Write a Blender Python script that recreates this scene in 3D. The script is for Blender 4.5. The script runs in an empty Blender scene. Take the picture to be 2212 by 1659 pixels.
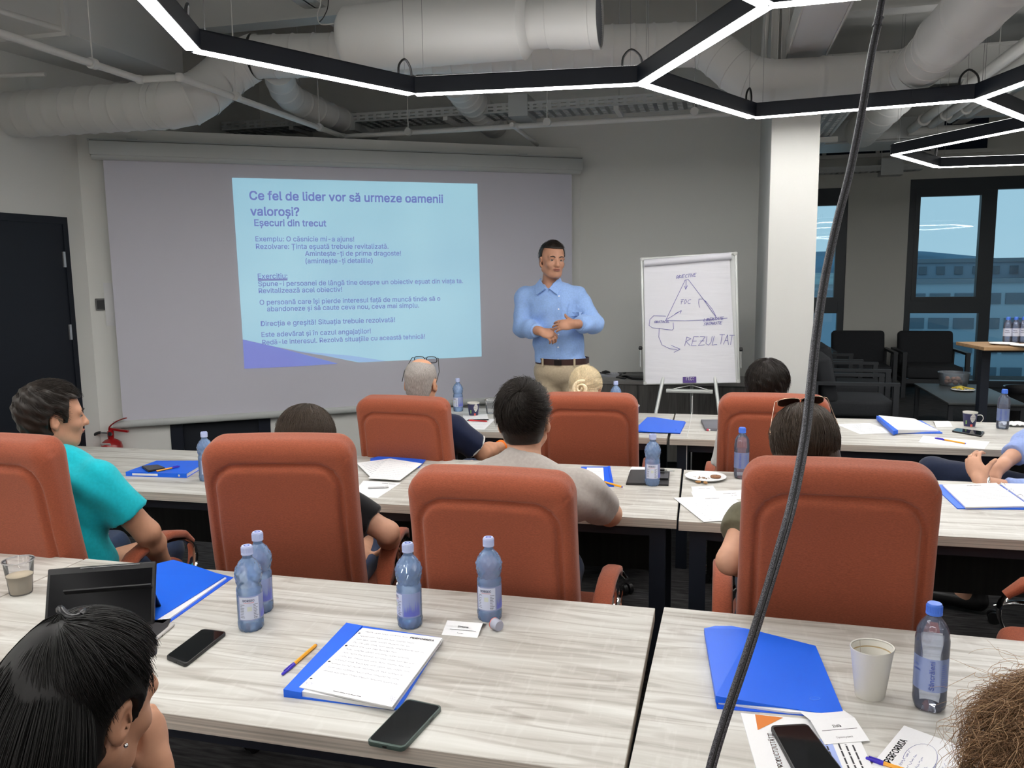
import bpy, bmesh, math, random
import numpy as np
from mathutils import Vector, Matrix
R = math.radians
rnd = random.Random(7)
sc = bpy.context.scene
COL = sc.collection

# ------------------------------------------------------------------ camera
H = 1.65
FPX = 1752.2
def _cam_axes():
    p, r, yw = R(7.652), R(-.7246), R(14.308)
    right = np.array([1, 0, 0.]); fwd = np.array([0, math.cos(p), -math.sin(p)]); up = np.array([0, math.sin(p), math.cos(p)])
    rr = math.cos(r) * right + math.sin(r) * up
    uu = -math.sin(r) * right + math.cos(r) * up
    c, s = math.cos(yw), math.sin(yw)
    W = np.array([[c, -s, 0], [s, c, 0], [0, 0, 1]])
    return W @ rr, W @ uu, W @ fwd
CR, CU, CF = _cam_axes()
cam_d = bpy.data.cameras.new('camera')
cam_d.sensor_width = 36.0
cam_d.lens = FPX / 2212 * 36
cam_d.clip_start = .05
cam_d.clip_end = 9000
cam = bpy.data.objects.new('camera', cam_d)
COL.objects.link(cam)
cam.matrix_world = Matrix(((CR[0], CU[0], -CF[0], 0), (CR[1], CU[1], -CF[1], 0), (CR[2], CU[2], -CF[2], H), (0, 0, 0, 1)))
sc.camera = cam

def ray(x, y):
    return CF + CR * (x - 1106) / FPX - CU * (y - 829.5) / FPX
def P(x, y, z=.75):          # the place on the level plane z that the photograph shows at x, y
    d = ray(x, y); t = (z - H) / d[2]
    return Vector((d[0] * t, d[1] * t, z))
def PY(x, y, Y):             # the same on the upright plane at depth Y
    d = ray(x, y); t = Y / d[1]
    return Vector((d[0] * t, Y, H + d[2] * t))

# ------------------------------------------------------------------ world, exposure, lamps of the room
sc.view_settings.view_transform = 'Standard'
sc.view_settings.look = 'None'
sc.view_settings.gamma = 1
sc.view_settings.use_curve_mapping = False
sc.view_settings.exposure = 0.0
sc.render.engine = 'CYCLES'
try:
    sc.cycles.use_denoising = True
    sc.cycles.max_bounces = 8
    sc.cycles.transparent_max_bounces = 16
    sc.cycles.sample_clamp_indirect = 4
    sc.cycles.caustics_reflective = False
    sc.cycles.caustics_refractive = False
except Exception:
    pass
w = bpy.data.worlds.new('dusk_sky'); sc.world = w; w.use_nodes = True
nt = w.node_tree; nt.nodes.clear()
tc = nt.nodes.new('ShaderNodeTexCoord'); sx = nt.nodes.new('ShaderNodeSeparateXYZ'); cr = nt.nodes.new('ShaderNodeValToRGB')
bg = nt.nodes.new('ShaderNodeBackground'); wo = nt.nodes.new('ShaderNodeOutputWorld')
nt.links.new(tc.outputs['Generated'], sx.inputs[0]); nt.links.new(sx.outputs['Z'], cr.inputs[0])
cr.color_ramp.elements[0].position = 0; cr.color_ramp.elements[0].color = (.42, .66, .80, 1)
cr.color_ramp.elements[1].position = .6; cr.color_ramp.elements[1].color = (.33, .60, .78, 1)
nt.links.new(cr.outputs[0], bg.inputs[0]); bg.inputs[1].default_value = 1.0
nt.links.new(bg.outputs[0], wo.inputs[0])
LIGHT_POWER = 41.0           # radiance of the luminous strips

# ------------------------------------------------------------------ materials
MATS = {}
def mat(name, col, rough=.5, metal=0, spec=.5, noise=None, bump=None, alpha=None, trans=0, ior=1.45, emit=None, sheen=0, coat=0, coords='Object'):
    if name in MATS: return MATS[name]
    m = bpy.data.materials.new(name); m.use_nodes = True; n = m.node_tree.nodes; l = m.node_tree.links
    b = n['Principled BSDF']
    b.inputs['Base Color'].default_value = (*col, 1); b.inputs['Roughness'].default_value = rough
    b.inputs['Metallic'].default_value = metal; b.inputs['Specular IOR Level'].default_value = spec
    b.inputs['IOR'].default_value = ior; b.inputs['Transmission Weight'].default_value = trans
    b.inputs['Sheen Weight'].default_value = sheen; b.inputs['Coat Weight'].default_value = coat
    if alpha is not None: b.inputs['Alpha'].default_value = alpha
    if emit: b.inputs['Emission Color'].default_value = (*emit[0], 1); b.inputs['Emission Strength'].default_value = emit[1]
    tcn = None
    if noise or bump:
        tcn = n.new('ShaderNodeTexCoord')
    if noise:                # (scale xyz, amount, detail)
        mp = n.new('ShaderNodeMapping'); mp.inputs['Scale'].default_value = noise[0]
        l.new(tcn.outputs[coords], mp.inputs[0])
        t = n.new('ShaderNodeTexNoise'); t.inputs['Scale'].default_value = 1; t.inputs['Detail'].default_value = noise[2]
        l.new(mp.outputs[0], t.inputs[0])
        r = n.new('ShaderNodeValToRGB'); a = noise[1]
        r.color_ramp.elements[0].position = .3; r.color_ramp.elements[1].position = .7
        r.color_ramp.elements[0].color = (*[max(0, c * (1 - a)) for c in col], 1)
        r.color_ramp.elements[1].color = (*[min(1, c * (1 + a)) for c in col], 1)
        l.new(t.outputs[0], r.inputs[0]); l.new(r.outputs[0], b.inputs['Base Color'])
    if bump:                 # (scale xyz, strength, distance)
        mp = n.new('ShaderNodeMapping'); mp.inputs['Scale'].default_value = bump[0]
        l.new(tcn.outputs[coords], mp.inputs[0])
        t = n.new('ShaderNodeTexNoise'); t.inputs['Scale'].default_value = 1; t.inputs['Detail'].default_value = 3
        l.new(mp.outputs[0], t.inputs[0])
        bp = n.new('ShaderNodeBump'); bp.inputs['Strength'].default_value = bump[1]; bp.inputs['Distance'].default_value = bump[2]
        l.new(t.outputs[0], bp.inputs['Height']); l.new(bp.outputs[0], b.inputs['Normal'])
    MATS[name] = m
    return m

def wood_mat(name, stops, sc_along=(1.1, 16, 16), rough=.45, rot=0, bumpd=.0004):
    m = bpy.data.materials.new(name); m.use_nodes = True; n = m.node_tree.nodes; l = m.node_tree.links
    b = n['Principled BSDF']; b.inputs['Roughness'].default_value = rough
    t = n.new('ShaderNodeTexCoord'); mp = n.new('ShaderNodeMapping'); mp.inputs['Scale'].default_value = sc_along; mp.inputs['Rotation'].default_value = (0, rot, 0)
    l.new(t.outputs['Object'], mp.inputs[0])
    n1 = n.new('ShaderNodeTexNoise'); n1.inputs['Scale'].default_value = .9; n1.inputs['Detail'].default_value = 8; n1.inputs['Roughness'].default_value = .62; n1.inputs['Distortion'].default_value = 1.1
    l.new(mp.outputs[0], n1.inputs[0])
    r1 = n.new('ShaderNodeValToRGB'); r1.color_ramp.elements[0].position = stops[0][0]; r1.color_ramp.elements[0].color = (*stops[0][1], 1)
    r1.color_ramp.elements[1].position = stops[-1][0]; r1.color_ramp.elements[1].color = (*stops[-1][1], 1)
    for s in stops[1:-1]:
        e = r1.color_ramp.elements.new(s[0]); e.color = (*s[1], 1)
    l.new(n1.outputs[0], r1.inputs[0])
    # growth rings: distorted fine bands
    mp2 = n.new('ShaderNodeMapping'); mp2.inputs['Scale'].default_value = tuple(c * q for c, q in zip(sc_along, (.9, .55, .55))); mp2.inputs['Rotation'].default_value = (0, rot, 0)
    l.new(t.outputs['Object'], mp2.inputs[0])
    n2 = n.new('ShaderNodeTexNoise'); n2.inputs['Scale'].default_value = .8; n2.inputs['Detail'].default_value = 2
    l.new(mp2.outputs[0], n2.inputs[0])
    mu = n.new('ShaderNodeMath'); mu.operation = 'MULTIPLY'; mu.inputs[1].default_value = 70; l.new(n2.outputs[0], mu.inputs[0])
    si = n.new('ShaderNodeMath'); si.operation = 'SINE'; l.new(mu.outputs[0], si.inputs[0])
    r2 = n.new('ShaderNodeValToRGB'); r2.color_ramp.elements[0].position = .55; r2.color_ramp.elements[0].color = (1, 1, 1, 1)
    r2.color_ramp.elements[1].position = 1; r2.color_ramp.elements[1].color = (.74, .71, .69, 1)
    l.new(si.outputs[0], r2.inputs[0])
    mx = n.new('ShaderNodeMix'); mx.data_type = 'RGBA'; mx.blend_type = 'MULTIPLY'; mx.inputs[0].default_value = .8
    l.new(r1.outputs[0], mx.inputs[6]); l.new(r2.outputs[0], mx.inputs[7])
    # saw-cut cross marks
    mp3 = n.new('ShaderNodeMapping'); mp3.inputs['Scale'].default_value = tuple(c * q for c, q in zip(sc_along, (60, .8, .8))); mp3.inputs['Rotation'].default_value = (0, rot, 0)
    l.new(t.outputs['Object'], mp3.inputs[0])
    n3 = n.new('ShaderNodeTexNoise'); n3.inputs['Scale'].default_value = 1; n3.inputs['Detail'].default_value = 2; l.new(mp3.outputs[0], n3.inputs[0])
    r3 = n.new('ShaderNodeValToRGB'); r3.color_ramp.elements[0].position = .58; r3.color_ramp.elements[0].color = (0, 0, 0, 1); r3.color_ramp.elements[1].position = .7; r3.color_ramp.elements[1].color = (.12, .12, .12, 1)
    l.new(n3.outputs[0], r3.inputs[0])
    mx2 = n.new('ShaderNodeMix'); mx2.data_type = 'RGBA'; mx2.inputs[7].default_value = (*[min(1, c * 1.12) for c in stops[-1][1]], 1)
    l.new(r3.outputs[0], mx2.inputs[0]); l.new(mx.outputs[2], mx2.inputs[6]); l.new(mx2.outputs[2], b.inputs['Base Color'])
    bp = n.new('ShaderNodeBump'); bp.inputs['Strength'].default_value = .25; bp.inputs['Distance'].default_value = bumpd
    l.new(n1.outputs[0], bp.inputs['Height']); l.new(bp.outputs[0], b.inputs['Normal'])
    MATS[name] = m
    return m

def film_mat(name, tint, gloss_rough=.08, body=.12, bodycol=(.8, .85, 1)):
    """thin clear plastic or glass: see-through tint + mirror gloss by angle, a little milky body"""
    m = bpy.data.materials.new(name); m.use_nodes = True; n = m.node_tree.nodes; l = m.node_tree.links
    n.clear(); o = n.new('ShaderNodeOutputMaterial')
    tr = n.new('ShaderNodeBsdfTransparent'); tr.inputs[0].default_value = (*tint, 1)
    df = n.new('ShaderNodeBsdfDiffuse'); df.inputs[0].default_value = (*bodycol, 1)
    gl = n.new('ShaderNodeBsdfGlossy'); gl.inputs['Roughness'].default_value = gloss_rough
    fr = n.new('ShaderNodeLayerWeight'); fr.inputs[0].default_value = .32
    m1 = n.new('ShaderNodeMixShader'); m1.inputs[0].default_value = body
    l.new(tr.outputs[0], m1.inputs[1]); l.new(df.outputs[0], m1.inputs[2])
    m2 = n.new('ShaderNodeMixShader'); l.new(fr.outputs['Fresnel'], m2.inputs[0]); l.new(m1.outputs[0], m2.inputs[1]); l.new(gl.outputs[0], m2.inputs[2])
    l.new(m2.outputs[0], o.inputs[0]); MATS[name] = m
    return m

TABLE = wood_mat('whitewashed_oak', [(.25, (.27, .245, .21)), (.40, (.43, .41, .37)), (.55, (.55, .54, .50)), (.75, (.68, .675, .64))])
EDGE = mat('laminate_edge', (.50, .45, .39), .5, noise=((1.5, 40, 240), .3, 3))
DARKWOOD = wood_mat('grey_ash', [(.25, (.09, .085, .08)), (.5, (.17, .16, .15)), (.75, (.24, .23, .215))], (16, 16, 1.1), .55)
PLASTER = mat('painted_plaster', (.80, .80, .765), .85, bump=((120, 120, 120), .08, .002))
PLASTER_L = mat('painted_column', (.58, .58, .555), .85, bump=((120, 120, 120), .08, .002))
SLAB = mat('painted_slab', (.74, .74, .72), .9, bump=((30, 30, 30), .15, .004))
DUCT = mat('duct_paint', (.72, .72, .70), .5, bump=((40, 40, 40), .08, .002))
PIPE = mat('pipe_paint', (.68, .68, .66), .45)
TRAY = mat('tray_paint', (.55, .57, .57), .45, metal=.2)
BLACKM = mat('black_steel', (.012, .016, .026), .45)
LAMP_B = mat('lamp_housing', (.010, .014, .024), .42)
GLOW = mat('lit_diffuser', (.9, .9, .9), .5, emit=((1, .98, .95), LIGHT_POWER))
GLOWUP = mat('added_uplight_glow', (.9, .9, .9), .5, emit=((1, .98, .96), LIGHT_POWER * .19))  # dim glow added on the bar tops to brighten ceiling and ducts
DOORM = mat('dark_door_laminate', (.006, .009, .016), .5)
DARKP = mat('dark_panel', (.018, .017, .016), .6, noise=((60, 60, 2), .25, 2))
ORANGE = mat('rust_velour', (.285, .071, .034), .85, spec=.2, sheen=.18, noise=((160, 160, 500), .16, 3), bump=((260, 260, 900), .35, .0012))
CHROME = mat('chrome', (.8, .8, .8), .08, metal=1)
BLACKP = mat('black_plastic', (.012, .012, .013), .4)
SCREENM = mat('screen_fabric', (.70, .69, .77), .8)
CASEM = mat('screen_case_paint', (.58, .60, .59), .4)
WHITEP = mat('white_paper', (.78, .78, .79), .7)
BLUEF = mat('blue_polypropylene', (.004, .12, .76), .38, bump=((300, 300, 300), .06, .0005))
BLUEF2 = mat('blue_polypropylene_back', (.008, .10, .70), .4)
GREYF = mat('charcoal_upholstery', (.022, .024, .028), .9, noise=((300, 300, 300), .3, 2))
GREYFRAME = mat('anthracite_metal', (.028, .031, .036), .5)
INK = mat('printed_ink', (.03, .03, .035), .7)
INKG = mat('grey_ink', (.20, .21, .27), .7)
INKB = mat('ballpoint_ink', (.12, .14, .38), .7)
MARKER = mat('violet_marker', (.16, .15, .42), .6)

# ------------------------------------------------------------------ mesh helpers
def link(name, me, m=None, parent=None, loc=None, rot=None):
    o = bpy.data.objects.new(name, me); COL.objects.link(o)
    if m is not None:
        for q in (m if isinstance(m, (list, tuple)) else [m]): me.materials.append(q)
    if parent is not None: o.parent = parent
    if loc is not None: o.location = loc
    if rot is not None: o.rotation_euler = rot
    return o
def obj(name, bm, m=None, parent=None, loc=None, rot=None, smooth=None):
    me = bpy.data.meshes.new(name); bmesh.ops.recalc_face_normals(bm, faces=bm.faces); bm.to_mesh(me); bm.free()
    if smooth is not None: shade(me, smooth)
    return link(name, me, m, parent, loc, rot)
def shade(me, ang=40):
    me.shade_smooth()
    if ang < 180:
        try: me.set_sharp_from_angle(angle=R(ang))
        except Exception: pass
def tag(o, label=None, cat=None, group=None, kind=None):
    if label: o['label'] = label
    if cat: o['category'] = cat
    if group: o['group'] = group
    if kind: o['kind'] = kind
    return o
def thing(name, label, cat, loc=(0, 0, 0), rz=0, group=None):
    o = bpy.data.objects.new(name, None); COL.objects.link(o); o.empty_display_size = .05
    o.location = loc; o.rotation_euler = (0, 0, rz)
    return tag(o, label, cat, group)
def BM(): return bmesh.new()
def box(bm, c, s, rot=None, bev=0, seg=2):
    g = bmesh.ops.create_cube(bm, size=1)['verts']
    M = Matrix.Translation(Vector(c)) @ (rot.to_4x4() if rot is not None else Matrix.Identity(4)) @ Matrix.Diagonal((*s, 1))
    if bev:
        for v in g: v.co = Vector((v.co.x * s[0], v.co.y * s[1], v.co.z * s[2]))
        es = list({e for v in g for e in v.link_edges})
        r = bmesh.ops.bevel(bm, geom=es, offset=bev, segments=seg, profile=.5, affect='EDGES')
        vs = set(r['verts']) | {v for v in g if v.is_valid}
        allv = set()
        stack = list(vs)
        while stack:
            v = stack.pop()
            if v in allv: continue
            allv.add(v); stack += [e.other_vert(v) for e in v.link_edges]
        M = Matrix.Translation(Vector(c)) @ (rot.to_4x4() if rot is not None else Matrix.Identity(4))
        for v in allv: v.co = M @ v.co
    else:
        for v in g: v.co = M @ v.co
    return bm
def boxb(c, s, rot=None, bev=0, seg=2): return box(BM(), c, s, rot, bev, seg)
def prism(bm, pts, z0, z1):
    lo = [bm.verts.new((p[0], p[1], z0)) for p in pts]; hi = [bm.verts.new((p[0], p[1], z1)) for p in pts]
    bm.faces.new(lo[::-1]); bm.faces.new(hi); n = len(pts)
    for i in range(n): bm.faces.new((lo[i], lo[(i + 1) % n], hi[(i + 1) % n], hi[i]))
    return bm
def lathe(bm, prof, seg=24, c=(0, 0, 0), ax='z', cap=True):
    rings = []
    for r, z in prof:
        ring = []
        for i in range(seg):
            a = 2 * math.pi * i / seg; x, y = r * math.cos(a), r * math.sin(a)
            p = (x, y, z) if ax == 'z' else ((z, x, y) if ax == 'x' else (x, z, y))
            ring.append(bm.verts.new((p[0] + c[0], p[1] + c[1], p[2] + c[2])))
        rings.append(ring)
    for a, b in zip(rings, rings[1:]):
        for i in range(seg): bm.faces.new((a[i], a[(i + 1) % seg], b[(i + 1) % seg], b[i]))
    if cap:
        if prof[0][0] > 1e-6: bm.faces.new(rings[0][::-1])
        if prof[-1][0] > 1e-6: bm.faces.new(rings[-1])
    return bm
def frame_at(t):
    t = Vector(t).normalized(); u = t.cross(Vector((0, 0, 1)))
    if u.length < 1e-3: u = t.cross(Vector((1, 0, 0)))
    u.normalize(); return t, u, t.cross(u).normalized()
def tube(bm, pts, r, seg=8, cap=True, flat=None):
    pts = [Vector(p) for p in pts]; n = len(pts); rs = r if isinstance(r, (list, tuple)) else [r] * n
    rings = []; pu = None
    for i, p in enumerate(pts):
        t = (pts[min(i + 1, n - 1)] - pts[max(i - 1, 0)])
        t.normalize()
        if pu is None: _, u, v = frame_at(t)
        else:
            u = pu - t * pu.dot(t)
            if u.length < 1e-5: _, u, v = frame_at(t)
            u.normalize(); v = t.cross(u).normalized()
        pu = u; k = 1.0
        if 0 < i < n - 1:
            a = (pts[i] - pts[i - 1]).normalized().dot((pts[i + 1] - pts[i]).normalized()); k = 1 / max(.5, math.sqrt(max(.1, (1 + a) / 2)))
            k = 1 + (k - 1) * .6
        ring = []
        for j in range(seg):
            an = 2 * math.pi * j / seg
            f1, f2 = (1, 1) if flat is None else flat
            ring.append(bm.verts.new(p + u * (math.cos(an) * rs[i] * f1) * k + v * (math.sin(an) * rs[i] * f2)))
        rings.append(ring)
    for a, b in zip(rings, rings[1:]):
        for j in range(seg): bm.faces.new((a[j], a[(j + 1) % seg], b[(j + 1) % seg], b[j]))
    if cap: bm.faces.new(rings[0][::-1]); bm.faces.new(rings[-1])
    return bm
def smooth_path(pts, n=6):
    pts = [Vector(p) for p in pts]; out = []
    for i in range(len(pts) - 1):
        p0, p1, p2, p3 = pts[max(i - 1, 0)], pts[i], pts[i + 1], pts[min(i + 2, len(pts) - 1)]
        for k in range(n):
            t = k / n
            out.append(.5 * ((2 * p1) + (p2 - p0) * t + (2 * p0 - 5 * p1 + 4 * p2 - p3) * t * t + (3 * p1 - p0 - 3 * p2 + p3) * t ** 3))
    out.append(pts[-1]); return out
def kids(o): return [c for c in bpy.data.objects if c.parent == o]
def copy_tree(o, loc=None, rz=None, label=None, parent=None, _kids=None):
    if _kids is None:
        _kids = {}
        for q in bpy.data.objects:
            if q.parent: _kids.setdefault(q.parent, []).append(q)
    c = o.copy(); COL.objects.link(c)
    if parent is not None: c.parent = parent
    for ch in _kids.get(o, []): copy_tree(ch, parent=c, _kids=_kids)
    if loc is not None: c.location = loc
    if rz is not None: c.rotation_euler = (0, 0, rz)
    if label: c['label'] = label
    return c

# ------------------------------------------------------------------ lettering
_TXT = {}
FONT = None
try:                         # Blender's own interface face; the built-in one serves where it is missing
    import os
    FONT = bpy.data.fonts.load(os.path.join(bpy.utils.system_resource('DATAFILES'), 'fonts', 'Inter.woff2'))
except Exception:
    FONT = None
def text_mesh(s, bold=0.0, shear=0):
    """outline letters of height ~1 in x, y; returns verts (n, 2), faces, width"""
    key = (s, bold, shear)
    if key in _TXT: return _TXT[key]
    cu = bpy.data.curves.new('t', 'FONT'); cu.body = s
    if FONT: cu.font = FONT
    cu.size = 1; cu.shear = shear; cu.resolution_u = 3
    o = bpy.data.objects.new('t', cu); COL.objects.link(o)
    dg = bpy.context.evaluated_depsgraph_get(); me = bpy.data.meshes.new_from_object(o.evaluated_get(dg))
    v = np.array([tuple(q.co)[:2] for q in me.vertices] or [(0, 0)]); f = [tuple(p.vertices) for p in me.polygons]
    bpy.data.objects.remove(o); bpy.data.curves.remove(cu); bpy.data.meshes.remove(me)
    x0, x1 = v[:, 0].min(), v[:, 0].max(); v = v - [x0, 0]
    if bold:                 # heavier strokes: the same letters struck again a hair to the side
        n0 = len(v); v = np.concatenate([v + [a, b] for a, b in ((0, 0), (bold, 0), (0, bold), (bold, bold))]); f = [tuple(i + k * n0 for i in q) for k in range(4) for q in f]; x1 += bold
    _TXT[key] = (v, f, x1 - x0); return _TXT[key]
def text_on(name, s, m, parent, origin, u, v, width=None, size=None, bold=0.0, shear=0, lift=.0004):
    """letters lying on the plane of unit axes u (along) and v (up); width in metres"""
    vs, f, w0 = text_mesh(s, bold, shear)
    k = size if size else 1.0
    kx = (width / w0) if width else k
    if not size: k = kx
    u = Vector(u).normalized(); v = Vector(v).normalized(); n = u.cross(v).normalized(); o = Vector(origin)
    me = bpy.data.meshes.new(name)
    me.from_pydata([tuple(o + u * (a * kx) + v * (b * k) + n * lift) for a, b in vs], [], f)
    return link(name, me, m, parent)
STROKES = {'A': [(0, 0, .45, 1), (.45, 1, .8, 0), (.2, .4, .65, .42)], 'B': [(0, 0, .05, 1), (.05, 1, .6, .8), (.6, .8, .05, .5), (.05, .5, .65, .25), (.65, .25, 0, 0)],
 'C': [(.7, .9, .2, .8), (.2, .8, .05, .4), (.05, .4, .3, .05), (.3, .05, .75, .1)], 'E': [(0, 0, .05, 1), (.05, 1, .65, 1), (.03, .5, .5, .52), (0, 0, .6, 0)],
 'F': [(.25, 0, .3, 1), (0, .95, .75, 1), (.05, .5, .55, .55)], 'G': [(.7, .9, .1, .7), (.1, .7, .2, .05), (.2, .05, .7, .2), (.7, .2, .45, .45)],
 'I': [(.1, 0, .15, 1)], 'L': [(.05, 1, 0, 0), (0, 0, .6, .05)], 'O': [(.3, 1, .02, .5), (.02, .5, .3, 0), (.3, 0, .65, .5), (.65, .5, .3, 1)],
 'R': [(0, 0, .05, 1), (.05, 1, .6, .78), (.6, .78, .05, .48), (.05, .48, .7, 0)], 'S': [(.65, .95, .1, .75), (.1, .75, .6, .35), (.6, .35, 0, .02)],
 'T': [(0, .97, .8, 1), (.4, 1, .35, 0)], 'U': [(0, 1, .05, .2), (.05, .2, .4, 0), (.4, 0, .65, .3), (.65, .3, .65, 1)], 'V': [(0, 1, .3, 0), (.3, 0, .7, 1)],
 'Z': [(0, 1, .65, .95), (.65, .95, 0, 0), (0, 0, .75, .05), (.1, .5, .6, .5)], 'P': [(0, 0, .05, 1), (.05, 1, .6, .8), (.6, .8, .05, .5)], 'M': [(0, 0, .1, 1), (.1, 1, .4, .3), (.4, .3, .7, 1), (.7, 1, .8, 0)],
 'N': [(0, 0, .05, 1), (.05, 1, .6, 0), (.6, 0, .65, 1)], ' ': []}
def seg_strip(bm, a, b, wd, n):
    a, b = Vector(a), Vector(b); d = (b - a)
    if d.length < 1e-6: return
    s = d.normalized().cross(n).normalized() * (wd / 2); e = d.normalized() * wd * .3
    bm.faces.new([bm.verts.new(q) for q in (a - s - e, b - s + e, b + s + e, a + s - e)])
def pen_word(bm, s, o, u, v, h, wd, n, adv=.85, slant=.25):
    x = 0
    for ch in s:
        for a in STROKES.get(ch, [(0, 0, .6, .6)]):
            p = [Vector(o) + u * ((x + a[i] + a[i + 1] * slant) * h) + v * (a[i + 1] * h) + n * .0005 for i in (0, 2)]
            seg_strip(bm, p[0], p[1], wd, n)
        x += (.35 if ch == 'I' else adv)
def scribble(bm, o, u, v, n, width, h, wd, rr):
    """a line of joined handwriting"""
    x = 0
    while x < width - h:
        wl = rr.uniform(2, 6) * h
        p = None; t = 0
        while t < wl and x + t < width:
            q = Vector(o) + u * (x + t) + v * (rr.uniform(-.1, .75) * h * (1.5 if rr.random() < .12 else 1)) + n * .0005
            if p is not None: seg_strip(bm, p, q, wd, n)
            p = q; t += h * rr.uniform(.18, .38)
        x += wl + h * rr.uniform(.5, .9)
def dash_line(bm, o, u, v, n, width, h, rr):
    x = 0
    while x < width:
        wl = min(rr.uniform(1.2, 5) * h, width - x)
        a = Vector(o) + u * x + n * .0004
        bm.faces.new([bm.verts.new(q) for q in (a, a + u * wl, a + u * wl + v * h * .55, a + v * h * .55)])
        x += wl + h * .5
UX, UY, UZ = Vector((1, 0, 0)), Vector((0, 1, 0)), Vector((0, 0, 1))

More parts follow.
